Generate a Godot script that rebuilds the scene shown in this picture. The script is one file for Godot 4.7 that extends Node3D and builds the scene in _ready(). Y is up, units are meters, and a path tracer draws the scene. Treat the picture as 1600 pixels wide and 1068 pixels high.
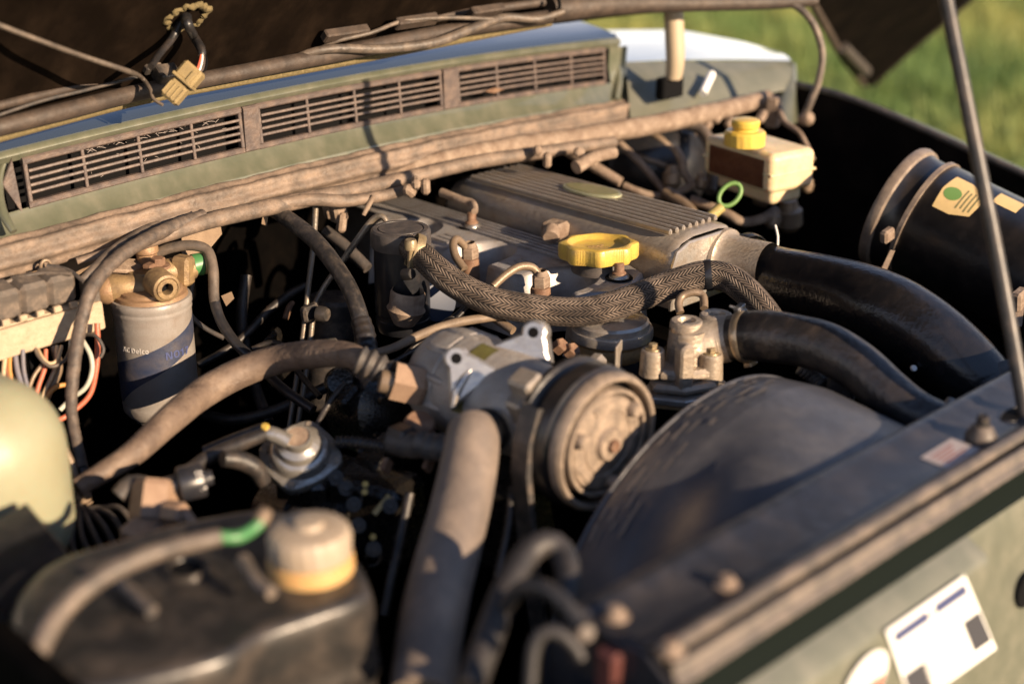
extends Node3D
# An engine bay under a raised bonnet, low evening sun. X runs across the car, +Z to its nose, Y up, metres.

var M := {}
var group_id := 0
var used := {}
var rng := RandomNumberGenerator.new()

const DUST := Color(0.25, 0.196, 0.152)
const PALE := Color(0.4, 0.315, 0.24)

# ---------------------------------------------------------------- materials
func srgb(c: Color) -> Color:
	return c.linear_to_srgb()

func noise_texture(seed_: int, freq: float, ramp: Gradient, size := 256, normal := false, strength := 4.0, octaves := 5) -> NoiseTexture2D:
	var n := FastNoiseLite.new()
	n.seed = seed_
	n.noise_type = FastNoiseLite.TYPE_SIMPLEX_SMOOTH
	n.frequency = freq
	n.fractal_octaves = octaves
	n.fractal_gain = 0.6
	var t := NoiseTexture2D.new()
	t.width = size
	t.height = size
	t.seamless = true
	t.noise = n
	if normal:
		t.as_normal_map = true
		t.bump_strength = strength
	elif ramp:
		t.color_ramp = ramp
	return t

var grain: NoiseTexture2D
var lumps: NoiseTexture2D
var gloss: NoiseTexture2D
var speckle: NoiseTexture2D

func gradient(stops: Array) -> Gradient:
	var g := Gradient.new()
	var o := PackedFloat32Array()
	var c := PackedColorArray()
	for s in stops:
		o.append(s[0])
		c.append(s[1])
	g.offsets = o
	g.colors = c
	return g

# base colour with a film of dust and dirt of its own pattern
func dirty(key: String, base: Color, dust: Color, amount: float, rough: float, scale := 7.0, metal := 0.0, bump := 0.35, freq := 0.02) -> StandardMaterial3D:
	var m := StandardMaterial3D.new()
	m.resource_name = key
	var t := clampf(1.0 - amount, 0.02, 0.98)
	var stops := [[0.0, srgb(base * 0.9)], [clampf(t - 0.3, 0.01, 0.9), srgb(base)], [clampf(t + 0.08, 0.03, 0.96), srgb(base.lerp(dust, 0.42))], [clampf(t + 0.36, 0.06, 1.0), srgb(base.lerp(dust, 0.85))]]
	m.albedo_texture = noise_texture(key.hash() % 1000, freq, gradient(stops))
	m.roughness = rough
	m.roughness_texture = gloss
	m.metallic = metal
	if maxf(base.r, base.b) < 0.0135 and metal == 0.0 and rough > 0.6:
		m.metallic_specular = 0.08
	m.uv1_triplanar = true
	m.uv1_scale = Vector3.ONE * scale
	if bump > 0.0:
		m.normal_enabled = true
		m.normal_texture = grain
		m.normal_scale = bump * 0.55
	if bump > 0.15:
		m.detail_enabled = true
		m.detail_uv_layer = BaseMaterial3D.DETAIL_UV_2
		m.uv2_triplanar = true
		m.uv2_scale = Vector3.ONE * 27.0
		m.detail_blend_mode = BaseMaterial3D.BLEND_MODE_MUL
		m.detail_albedo = speckle
	M[key] = m
	return m

func plain(key: String, base: Color, rough: float, metal := 0.0) -> StandardMaterial3D:
	var m := StandardMaterial3D.new()
	m.resource_name = key
	m.albedo_color = srgb(base)
	m.roughness = rough
	m.metallic = metal
	M[key] = m
	return m

# woven outer braid of a hose: chevron strands, one texture across the hose's own coordinates
func braid_material() -> void:
	var w := 64
	var hgt := Image.create(w, w, false, Image.FORMAT_RGBA8)
	var col := Image.create(w, w, false, Image.FORMAT_RGBA8)
	for y in w:
		for x in w:
			var u := float(x) / w
			var v := float(y) / w
			var k := absf(fposmod(u * 2.0, 2.0) - 1.0)
			var s := fposmod(v * 4.0 + k * 2.0, 1.0)
			var strand := pow(sin(s * PI), 0.7)
			var edge := clampf(minf(k, 1.0 - k) * 9.0, 0.0, 1.0)
			var hh := strand * (0.35 + 0.65 * edge)
			hgt.set_pixel(x, y, Color(hh, hh, hh))
			var c := Color(0.02, 0.016, 0.014).lerp(Color(0.23, 0.175, 0.135), hh * hh)
			col.set_pixel(x, y, srgb(c))
	var m := StandardMaterial3D.new()
	m.resource_name = "braid"
	m.albedo_texture = ImageTexture.create_from_image(col)
	hgt.bump_map_to_normal_map(5.0)
	m.normal_enabled = true
	m.normal_texture = ImageTexture.create_from_image(hgt)
	m.normal_scale = 2.2
	m.roughness = 0.75
	m.uv1_scale = Vector3(8, 4.4, 1)
	m.detail_enabled = true
	m.detail_uv_layer = BaseMaterial3D.DETAIL_UV_2
	m.uv2_triplanar = true
	m.uv2_scale = Vector3.ONE * 5.0
	m.detail_blend_mode = BaseMaterial3D.BLEND_MODE_MUL
	m.detail_albedo = noise_texture(31, 0.02, gradient([[0.0, Color(0.3, 0.28, 0.27)], [0.42, Color(0.7, 0.68, 0.66)], [0.6, Color(1, 1, 1)], [1.0, Color(1, 1, 1)]]))
	M.braid = m

func make_materials() -> void:
	grain = noise_texture(11, 0.06, null, 256, true, 5.0)
	lumps = noise_texture(12, 0.018, null, 256, true, 8.0)
	speckle = noise_texture(14, 0.09, gradient([[0.0, Color(0.5, 0.48, 0.46)], [0.38, Color(0.82, 0.81, 0.8)], [0.55, Color(1, 1, 1)], [1.0, Color(1, 1, 1)]]), 512)
	gloss = noise_texture(13, 0.03, gradient([[0.0, Color(0.72, 0.72, 0.72)], [0.6, Color(0.92, 0.92, 0.92)], [1.0, Color(1, 1, 1)]]))
	dirty("rubber", Color(0.016, 0.015, 0.0155), Color(0.12, 0.09, 0.07), 0.34, 0.55, 7.0)
	dirty("rubber_clean", Color(0.016, 0.016, 0.018), Color(0.075, 0.055, 0.042), 0.3, 0.42, 9.0, 0.0, 0.3)
	dirty("rubber_grey", Color(0.042, 0.04, 0.04), Color(0.16, 0.125, 0.1), 0.4, 0.65, 9.0)
	dirty("hose_dusty", Color(0.06, 0.05, 0.043), DUST, 0.48, 0.62, 6.0, 0.0, 0.4)
	dirty("dust_brown", Color(0.17, 0.115, 0.08), PALE, 0.5, 0.9, 9.0, 0.0, 0.7)
	dirty("seal", Color(0.1, 0.078, 0.062), Color(0.31, 0.225, 0.165), 0.54, 0.75, 5.0, 0.0, 0.7)
	dirty("plastic_dark", Color(0.03, 0.028, 0.028), DUST, 0.3, 0.55, 7.0)
	dirty("plastic_grille", Color(0.085, 0.066, 0.062), Color(0.2, 0.145, 0.115), 0.42, 0.6, 8.0)
	dirty("plastic_relay", Color(0.085, 0.072, 0.062), DUST, 0.42, 0.7, 9.0)
	dirty("shroud", Color(0.052, 0.054, 0.064), Color(0.1, 0.095, 0.095), 0.34, 0.48, 3.0, 0.0, 0.12)
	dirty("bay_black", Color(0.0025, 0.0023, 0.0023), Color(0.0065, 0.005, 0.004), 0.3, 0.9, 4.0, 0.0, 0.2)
	dirty("steel_black", Color(0.017, 0.018, 0.023), Color(0.052, 0.046, 0.045), 0.34, 0.36, 2.5, 0.0, 0.1)
	dirty("bulkhead_tan", Color(0.2, 0.135, 0.085), Color(0.36, 0.26, 0.17), 0.5, 0.85, 5.0)  # tan of the bulkhead where sun falls, sunlight put into the colour
	dirty("alloy", Color(0.4, 0.38, 0.36), Color(0.29, 0.235, 0.19), 0.4, 0.5, 6.0, 0.25, 0.35)
	dirty("alloy_bright", Color(0.55, 0.54, 0.53), Color(0.34, 0.27, 0.2), 0.26, 0.36, 9.0, 0.75, 0.45)
	dirty("alloy_brown", Color(0.4, 0.36, 0.31), Color(0.34, 0.27, 0.21), 0.42, 0.42, 6.0, 0.4, 0.35)
	dirty("brass", Color(0.36, 0.25, 0.125), Color(0.15, 0.1, 0.065), 0.46, 0.6, 12.0, 0.25, 0.6)
	dirty("zinc", Color(0.38, 0.3, 0.17), Color(0.22, 0.16, 0.11), 0.46, 0.5, 14.0, 0.45)
	dirty("steel", Color(0.4, 0.39, 0.37), Color(0.25, 0.18, 0.13), 0.4, 0.4, 14.0, 0.8)
	dirty("rust", Color(0.14, 0.07, 0.04), Color(0.3, 0.19, 0.12), 0.5, 0.85, 14.0)
	dirty("filter_can", Color(0.3, 0.28, 0.26), Color(0.22, 0.175, 0.14), 0.42, 0.5, 5.0, 0.0, 0.2)
	dirty("filter_navy", Color(0.03, 0.042, 0.085), Color(0.11, 0.095, 0.095), 0.36, 0.55, 6.0, 0.0, 0.2)
	dirty("cream_tray", Color(0.5, 0.4, 0.28), Color(0.36, 0.26, 0.17), 0.38, 0.6, 7.0)
	dirty("yellow", Color(0.66, 0.47, 0.09), Color(0.5, 0.3, 0.09), 0.42, 0.45, 10.0, 0.0, 0.25)
	dirty("yellow_far", Color(0.75, 0.52, 0.09), Color(0.6, 0.4, 0.1), 0.3, 0.4, 10.0)
	dirty("reservoir_cream", Color(0.76, 0.63, 0.4), Color(0.62, 0.46, 0.24), 0.34, 0.4, 6.0)
	dirty("fluid", Color(0.1, 0.032, 0.015), Color(0.2, 0.09, 0.04), 0.3, 0.4, 6.0)  # red of the fluid, darkened by the shade on that side
	dirty("washer_plastic", Color(0.27, 0.27, 0.18), Color(0.25, 0.23, 0.145), 0.4, 0.5, 3.5, 0.0, 0.15)
	dirty("cap_cream", Color(0.62, 0.38, 0.15), Color(0.5, 0.34, 0.18), 0.4, 0.45, 8.0)
	dirty("pulley_dust", Color(0.2, 0.16, 0.125), Color(0.44, 0.345, 0.26), 0.56, 0.6, 9.0, 0.2)
	dirty("connector", Color(0.34, 0.26, 0.125), Color(0.26, 0.19, 0.1), 0.4, 0.5, 14.0)
	dirty("bonnet_inside", Color(0.0085, 0.006, 0.0045), Color(0.03, 0.02, 0.0135), 0.35, 0.9, 3.0, 0.0, 0.2)  # near-black: shade under the bonnet is put into the colour
	dirty("bonnet_frame", Color(0.04, 0.029, 0.023), Color(0.12, 0.086, 0.064), 0.42, 0.75, 5.0)
	dirty("wing_black", Color(0.006, 0.005, 0.0048), Color(0.016, 0.012, 0.0095), 0.3, 0.7, 2.0, 0.0, 0.0)
	dirty("gasket", Color(0.35, 0.22, 0.09), Color(0.09, 0.06, 0.04), 0.4, 0.8, 14.0)
	dirty("olive_label", Color(0.17, 0.16, 0.05), Color(0.09, 0.075, 0.035), 0.4, 0.5, 16.0, 0.0, 0.2)
	dirty("paper", Color(0.55, 0.4, 0.18), Color(0.45, 0.32, 0.16), 0.3, 0.6, 10.0, 0.0, 0.1)
	dirty("felt", Color(0.12, 0.095, 0.04), Color(0.22, 0.17, 0.08), 0.5, 1.0, 30.0, 0.0, 1.0)
	dirty("alloy_rocker", Color(0.4, 0.39, 0.39), Color(0.25, 0.2, 0.16), 0.36, 0.55, 8.0, 0.3, 0.3)
	dirty("alloy_pale", Color(0.5, 0.47, 0.43), Color(0.38, 0.29, 0.21), 0.36, 0.36, 9.0, 0.55, 0.4)
	dirty("alloy_olive", Color(0.22, 0.2, 0.15), Color(0.25, 0.19, 0.13), 0.3, 0.5, 9.0, 0.3, 0.4)
	dirty("alloy_cast", Color(0.42, 0.36, 0.29), Color(0.3, 0.22, 0.15), 0.36, 0.5, 10.0, 0.35, 0.7)
	dirty("badge_rim", Color(0.4, 0.42, 0.28), Color(0.3, 0.25, 0.16), 0.3, 0.4, 14.0, 0.3)
	dirty("badge_green", Color(0.2, 0.2, 0.085), Color(0.26, 0.21, 0.12), 0.4, 0.5, 14.0)
	dirty("olive_bright", Color(0.5, 0.42, 0.16), Color(0.35, 0.25, 0.12), 0.3, 0.35, 14.0)
	dirty("pipe_tan", Color(0.24, 0.175, 0.12), Color(0.34, 0.26, 0.18), 0.4, 0.5, 14.0, 0.3)
	dirty("plastic_lid", Color(0.055, 0.05, 0.05), Color(0.14, 0.115, 0.1), 0.4, 0.55, 12.0)
	dirty("black_gloss", Color(0.01, 0.011, 0.014), Color(0.04, 0.032, 0.028), 0.25, 0.35, 9.0, 0.0, 0.1)
	dirty("hose_gloss", Color(0.009, 0.009, 0.0105), Color(0.03, 0.024, 0.021), 0.34, 0.27, 8.0, 0.0, 0.3)
	dirty("hose_dull", Color(0.015, 0.0145, 0.016), Color(0.075, 0.057, 0.046), 0.36, 0.42, 5.0, 0.0, 0.4)
	dirty("steel_tan", Color(0.5, 0.4, 0.28), Color(0.3, 0.22, 0.15), 0.3, 0.35, 14.0, 0.7)
	dirty("shroud_scuff", Color(0.16, 0.14, 0.125), Color(0.25, 0.21, 0.18), 0.4, 0.7, 12.0)
	dirty("bead_dusty", Color(0.09, 0.078, 0.07), Color(0.23, 0.185, 0.15), 0.42, 0.6, 5.0, 0.0, 0.25)
	dirty("paint_front", Color(0.135, 0.14, 0.108), Color(0.22, 0.21, 0.165), 0.32, 0.4, 4.0, 0.2, 0.1)
	dirty("red_faded", Color(0.34, 0.15, 0.13), Color(0.34, 0.25, 0.22), 0.35, 0.7, 14.0)
	dirty("strut_paint", Color(0.024, 0.022, 0.022), Color(0.12, 0.09, 0.07), 0.34, 0.5, 6.0, 0.0, 0.1)
	dirty("rubber_fore", Color(0.018, 0.0175, 0.019), Color(0.055, 0.046, 0.042), 0.42, 0.65, 6.0)
	dirty("brass_dusty", Color(0.34, 0.22, 0.12), Color(0.3, 0.18, 0.12), 0.5, 0.65, 12.0, 0.3, 0.6)
	dirty("red_salmon", Color(0.5, 0.13, 0.07), Color(0.4, 0.18, 0.1), 0.3, 0.55, 14.0)
	dirty("wire_pale", Color(0.5, 0.52, 0.44), Color(0.4, 0.33, 0.24), 0.3, 0.55, 14.0)
	dirty("wire_slate", Color(0.17, 0.17, 0.21), Color(0.26, 0.21, 0.17), 0.34, 0.55, 14.0)
	dirty("wire_orange", Color(0.55, 0.27, 0.07), Color(0.4, 0.24, 0.1), 0.34, 0.55, 14.0)
	dirty("wire_cream", Color(0.55, 0.42, 0.26), Color(0.36, 0.25, 0.16), 0.36, 0.55, 14.0)
	dirty("wire_yellow", Color(0.6, 0.42, 0.08), Color(0.4, 0.28, 0.1), 0.3, 0.55, 14.0)
	dirty("loom_wrap", Color(0.05, 0.041, 0.036), Color(0.2, 0.15, 0.115), 0.5, 0.7, 12.0, 0.0, 0.5)
	dirty("tank_black", Color(0.016, 0.0155, 0.0155), Color(0.085, 0.068, 0.055), 0.36, 0.38, 4.0, 0.0, 0.1)
	dirty("hose_worn", Color(0.1, 0.07, 0.054), Color(0.28, 0.205, 0.15), 0.55, 0.75, 5.0, 0.0, 0.7)
	dirty("nut_dusty", Color(0.28, 0.18, 0.12), Color(0.4, 0.28, 0.19), 0.5, 0.75, 10.0, 0.1, 0.4)
	dirty("hose_fore", Color(0.14, 0.118, 0.105), Color(0.33, 0.26, 0.205), 0.5, 0.65, 3.5, 0.0, 0.3)
	dirty("alloy_silver", Color(0.5, 0.48, 0.44), Color(0.4, 0.34, 0.27), 0.36, 0.33, 9.0, 0.7, 0.5)
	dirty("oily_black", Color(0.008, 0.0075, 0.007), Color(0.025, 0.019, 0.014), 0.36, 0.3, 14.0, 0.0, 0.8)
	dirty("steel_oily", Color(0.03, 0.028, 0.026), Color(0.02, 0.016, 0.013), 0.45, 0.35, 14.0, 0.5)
	dirty("zinc_oily", Color(0.3, 0.22, 0.09), Color(0.08, 0.06, 0.03), 0.4, 0.35, 14.0, 0.6)
	dirty("black_satin", Color(0.012, 0.011, 0.011), Color(0.045, 0.034, 0.028), 0.3, 0.36, 5.0, 0.0, 0.12)
	dirty("hoop_dusty", Color(0.16, 0.125, 0.1), Color(0.34, 0.27, 0.21), 0.5, 0.55, 8.0)
	dirty("rubber_speck", Color(0.02, 0.019, 0.02), Color(0.17, 0.135, 0.105), 0.3, 0.5, 14.0, 0.0, 0.5)
	dirty("pipe_grey", Color(0.2, 0.18, 0.15), Color(0.3, 0.22, 0.15), 0.4, 0.45, 10.0, 0.4)
	dirty("pipe_mud", Color(0.17, 0.125, 0.09), Color(0.32, 0.24, 0.16), 0.45, 0.7, 10.0)
	dirty("cap_pale", Color(0.4, 0.33, 0.25), Color(0.34, 0.26, 0.18), 0.4, 0.6, 8.0)
	# car paint: green metallic under clear lacquer
	var p := dirty("paint", Color(0.098, 0.106, 0.072), Color(0.2, 0.188, 0.14), 0.34, 0.4, 4.0, 0.2, 0.06)
	p.clearcoat_enabled = true
	p.clearcoat = 1.0
	p.clearcoat_roughness = 0.06
	var e := plain("paint_glare", Color(0.5, 0.53, 0.5), 0.16, 0.85)  # paler metallic copy for the scuttle end: sky glare put into the colour
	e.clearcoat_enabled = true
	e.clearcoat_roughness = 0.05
	var q := plain("paint_top", Color(0.04, 0.05, 0.055), 0.22, 0.3)
	q.clearcoat_enabled = true
	q.clearcoat = 1.0
	q.clearcoat_roughness = 0.05
	for k in ["washer_plastic", "reservoir_cream", "cap_cream"]:
		M[k].subsurf_scatter_enabled = true
		M[k].subsurf_scatter_strength = 0.25
	plain("black", Color(0.005, 0.005, 0.0055), 0.8).metallic_specular = 0.2
	plain("shut_black", Color(0.006, 0.009, 0.008), 0.7).metallic_specular = 0.15  # near-black, for the band between rubber strip and green skin
	plain("tag_red", Color(0.09, 0.025, 0.02), 0.7)
	plain("hinge_tan", Color(0.36, 0.29, 0.2), 0.6)
	plain("white_print", Color(0.7, 0.68, 0.64), 0.6)
	plain("navy_print", Color(0.05, 0.06, 0.14), 0.5)
	plain("blue_print", Color(0.05, 0.065, 0.16), 0.5)
	plain("grey_print", Color(0.42, 0.4, 0.38), 0.5)
	plain("block_grey", Color(0.045, 0.045, 0.055), 0.5)
	plain("faded_print", Color(0.4, 0.38, 0.36), 0.6)
	plain("red_print", Color(0.5, 0.1, 0.06), 0.5)
	plain("sticker_white", Color(0.8, 0.79, 0.76), 0.4)
	plain("sticker_dusty", Color(0.36, 0.31, 0.29), 0.5)
	plain("green_plastic", Color(0.05, 0.17, 0.06), 0.4)
	plain("green_print", Color(0.11, 0.21, 0.055), 0.5)
	plain("blue_plastic", Color(0.008, 0.02, 0.05), 0.5)
	plain("chrome", Color(0.75, 0.74, 0.72), 0.22, 0.95)
	braid_material()

# ---------------------------------------------------------------- naming
func num(called: String) -> String:
	var n: int = used.get(called, 0)
	used[called] = n + 1
	return called if n == 0 else "%s_%03d" % [called, n]

func thing(called: String, label: String, category: String, at: Vector3, group := "") -> Node3D:
	var o := Node3D.new()
	o.name = num(called)
	add_child(o, true)
	o.position = at
	meta(o, label, category, group)
	return o

func meta(o: Node3D, label: String, category := "", group := "") -> void:
	if label:
		o.set_meta("label", label)
	if category:
		o.set_meta("category", category)
	if group:
		o.set_meta("group", group)

func place_of(o: Node) -> Vector3:
	var p := Vector3.ZERO
	while o is Node3D and o != self:
		p += o.position
		o = o.get_parent()
	return p

# commits a shape as one named mesh under its thing or part
func part(parent: Node3D, called: String, st: SurfaceTool, material: Variant, label := "") -> MeshInstance3D:
	var mi := MeshInstance3D.new()
	st.generate_normals()
	st.index()
	var mesh := st.commit()
	var base := place_of(parent)
	if base != Vector3.ZERO:
		var moved := SurfaceTool.new()
		moved.append_from(mesh, 0, Transform3D(Basis(), -base))
		mesh = moved.commit()
	mi.mesh = mesh
	mi.material_override = material if material is Material else M[material]
	var k := 0
	var wanted := called
	while parent.has_node(NodePath(wanted)):
		k += 1
		wanted = "%s_%03d" % [called, k]
	mi.name = wanted
	parent.add_child(mi, true)
	if label:
		mi.set_meta("label", label)
	return mi

func solo(called: String, label: String, category: String, st: SurfaceTool, material: Variant, group := "", kind := "") -> MeshInstance3D:
	var mi := MeshInstance3D.new()
	st.generate_normals()
	st.index()
	var mesh := st.commit()
	var box_ := mesh.get_aabb()
	var base := box_.position + Vector3(box_.size.x / 2, 0, box_.size.z / 2)
	var moved := SurfaceTool.new()
	moved.append_from(mesh, 0, Transform3D(Basis(), -base))
	mi.mesh = moved.commit()
	mi.position = base
	mi.material_override = material if material is Material else M[material]
	mi.name = num(called)
	add_child(mi, true)
	meta(mi, label, category, group)
	if kind:
		mi.set_meta("kind", kind)
	return mi

# ---------------------------------------------------------------- shapes
func S() -> SurfaceTool:
	var st := SurfaceTool.new()
	st.begin(Mesh.PRIMITIVE_TRIANGLES)
	return st

func fresh_group() -> int:
	group_id += 1
	return group_id

func tri(st: SurfaceTool, a: Vector3, b: Vector3, c: Vector3, g := -1) -> void:
	for p in [a, b, c]:
		st.set_smooth_group(g)
		st.set_uv(Vector2(p.x + p.z, p.y))
		st.add_vertex(p)

func quad(st: SurfaceTool, a: Vector3, b: Vector3, c: Vector3, d: Vector3, g := -1) -> void:
	tri(st, a, b, c, g)
	tri(st, a, c, d, g)

# rows of points joined into a skin; wrap closes each row
func skin(st: SurfaceTool, rows: Array, wrap := false, uvs := [], g := 0) -> void:
	if g == 0:
		g = fresh_group()
	for i in rows.size() - 1:
		var a: PackedVector3Array = rows[i]
		var b: PackedVector3Array = rows[i + 1]
		var n := a.size()
		for j in (n if wrap else n - 1):
			var k := (j + 1) % n
			var idx := [[i, j], [i + 1, j], [i + 1, k], [i, j], [i + 1, k], [i, k]]
			var at := [[i, j], [i + 1, j], [i + 1, j + 1], [i, j], [i + 1, j + 1], [i, j + 1]]
			for q in 6:
				st.set_smooth_group(g)
				if uvs.size():
					st.set_uv(Vector2(float(at[q][1]) / n * uvs[0], uvs[1][at[q][0]]))
				else:
					st.set_uv(Vector2(float(at[q][1]) / n, float(at[q][0]) / rows.size()))
				st.add_vertex((rows[idx[q][0]] as PackedVector3Array)[idx[q][1]])

func curve(path: Array, step: float) -> Array:
	var out: Array = []
	var n := path.size()
	for i in n - 1:
		var p0: Vector4 = path[maxi(i - 1, 0)]
		var p1: Vector4 = path[i]
		var p2: Vector4 = path[i + 1]
		var p3: Vector4 = path[mini(i + 2, n - 1)]
		var d := Vector3(p2.x - p1.x, p2.y - p1.y, p2.z - p1.z).length()
		var k := maxi(1, ceili(d / step))
		for j in k:
			var t := float(j) / k
			out.append(0.5 * ((2.0 * p1) + (p2 - p0) * t + (2.0 * p0 - 5.0 * p1 + 4.0 * p2 - p3) * t * t + (3.0 * p1 - p0 - 3.0 * p2 + p3) * t * t * t))
	out.append(path[n - 1])
	return out

# a round hose, pipe or wire along points whose w is the radius
func tube(st: SurfaceTool, path: Array, sides := 12, opt := {}) -> void:
	var r0: float = (path[0] as Vector4).w
	var pts := curve(path, opt.get("step", maxf(0.004, r0 * 0.7)))
	var rows: Array = []
	var lens: Array = []
	var up := Vector3.ZERO
	var run := 0.0
	var last := Vector3.ZERO
	var ends: Array = []
	for i in pts.size():
		var p := Vector3(pts[i].x, pts[i].y, pts[i].z)
		var a: Vector4 = pts[maxi(i - 1, 0)]
		var b: Vector4 = pts[mini(i + 1, pts.size() - 1)]
		var t := Vector3(b.x - a.x, b.y - a.y, b.z - a.z).normalized()
		if i == 0:
			up = t.cross(Vector3(0.31, 0.9, 0.2)).normalized()
		else:
			run += p.distance_to(last)
			up = (up - t * up.dot(t)).normalized()
		last = p
		var side := t.cross(up)
		var r: float = pts[i].w
		if opt.has("ribs"):
			r *= 1.0 + opt.ribs * sin(run / opt.pitch * TAU)
		var row := PackedVector3Array()
		for j in sides:
			var an := TAU * j / sides
			var rr := r
			if opt.has("wrap"):
				rr *= 0.96 + 0.09 * fposmod(run / opt.pitch + float(j) / sides, 1.0)
			if opt.has("wob"):
				rr *= 1.0 + opt.wob * (sin(run * 90.0 + 2.0 * an) * 0.5 + sin(run * 41.0 - an) * 0.5)
			row.append(p + (up * cos(an) + side * sin(an)) * rr)
		rows.append(row)
		lens.append(run / (TAU * r0))
		if i == 0 or i == pts.size() - 1:
			ends.append([row, p, t if i else -t])
	skin(st, rows, true, [1.0, lens])
	if opt.get("caps", true):
		for e in 2:
			var row: PackedVector3Array = ends[e][0]
			for j in sides:
				var k := (j + 1) % sides
				if e == 1:
					tri(st, ends[e][1], row[k], row[j], -1)
				else:
					tri(st, ends[e][1], row[j], row[k], -1)

func r4(p: Vector3, r: float) -> Vector4:
	return Vector4(p.x, p.y, p.z, r)

# a frame whose Y axis runs along dir, with X as near as may be to hint
func axis(at: Vector3, dir: Vector3, hint := Vector3(1, 0, 0)) -> Transform3D:
	var y := dir.normalized()
	if absf(y.dot(hint.normalized())) > 0.97:
		hint = Vector3(0.1, 0.2, 1)
	var z := hint.cross(y).normalized()
	return Transform3D(Basis(y.cross(z), y, z), at)

# turned shape: profile points are (radius, height); wave shapes the outline round the axis
func lathe(st: SurfaceTool, xf: Transform3D, prof: Array, sides := 24, wave: Variant = null, flat := false) -> void:
	var strips: Array = [[]]
	for i in prof.size():
		strips[-1].append(prof[i])
		if i > 0 and i < prof.size() - 1:
			var d0: Vector2 = (prof[i] - prof[i - 1]).normalized()
			var d1: Vector2 = (prof[i + 1] - prof[i]).normalized()
			if d0.dot(d1) < 0.82:
				strips.append([prof[i]])
	for s in strips:
		var rows: Array = []
		for p in s:
			var row := PackedVector3Array()
			for j in sides:
				var an := TAU * j / sides
				var r: float = p.x
				if wave != null and r > 0.0001:
					r = wave.call(an, r, p.y)
				row.append(xf * Vector3(r * cos(an), p.y, r * sin(an)))
			rows.append(row)
		skin(st, rows, true, [], -1 if flat else 0)

func hexagon(st: SurfaceTool, xf: Transform3D, r: float, h: float) -> void:
	lathe(st, xf, [Vector2(0, h), Vector2(r * 0.86, h), Vector2(r, h * 0.86), Vector2(r, 0)], 6, null, true)

func bolt(st: SurfaceTool, at: Vector3, dir: Vector3, r: float) -> void:
	var x := axis(at, dir, Vector3(1, 0.2, 0.5))
	lathe(st, x, [Vector2(r * 0.3, r * 0.28), Vector2(r * 1.65, r * 0.28), Vector2(r * 1.75, r * 0.1), Vector2(r * 1.75, 0)], 16)
	hexagon(st, Transform3D(x.basis, at + dir.normalized() * r * 0.28), r, r * 1.0)

# box with chamfered edges; xf places its centre
func box(st: SurfaceTool, xf: Transform3D, size: Vector3, b := 0.0) -> void:
	var h := size / 2
	b = minf(b, minf(h.x, minf(h.y, h.z)) * 0.9)
	var corner := func(sx: float, sy: float, sz: float, k: int) -> Vector3:
		var p := Vector3(sx * h.x, sy * h.y, sz * h.z)
		for a in 3:
			if a != k:
				p[a] -= signf(p[a]) * b
		return xf * p
	for k in 3:
		for s in [-1.0, 1.0]:
			var u := (k + 1) % 3
			var v := (k + 2) % 3
			var q: Array = []
			for c in [[-1, -1], [-1, 1], [1, 1], [1, -1]]:
				var sg := [0.0, 0.0, 0.0]
				sg[k] = s
				sg[u] = c[0]
				sg[v] = c[1]
				q.append(corner.call(sg[0], sg[1], sg[2], k))
			if s > 0:
				quad(st, q[0], q[1], q[2], q[3])
			else:
				quad(st, q[3], q[2], q[1], q[0])
	if b <= 0.0:
		return
	for k in 3:
		var u := (k + 1) % 3
		var v := (k + 2) % 3
		for c in [[-1, -1], [-1, 1], [1, 1], [1, -1]]:
			var q: Array = []
			for e in [[-1, u], [1, u], [1, v], [-1, v]]:
				var sg := [0.0, 0.0, 0.0]
				sg[k] = e[0]
				sg[u] = c[0]
				sg[v] = c[1]
				q.append(corner.call(sg[0], sg[1], sg[2], e[1]))
			if c[0] * c[1] > 0:
				quad(st, q[3], q[2], q[1], q[0])
			else:
				quad(st, q[0], q[1], q[2], q[3])
	for sx in [-1.0, 1.0]:
		for sy in [-1.0, 1.0]:
			for sz in [-1.0, 1.0]:
				var q := [corner.call(sx, sy, sz, 0), corner.call(sx, sy, sz, 1), corner.call(sx, sy, sz, 2)]
				if sx * sy * sz > 0:
					tri(st, q[0], q[2], q[1])
				else:
					tri(st, q[0], q[1], q[2])

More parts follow.
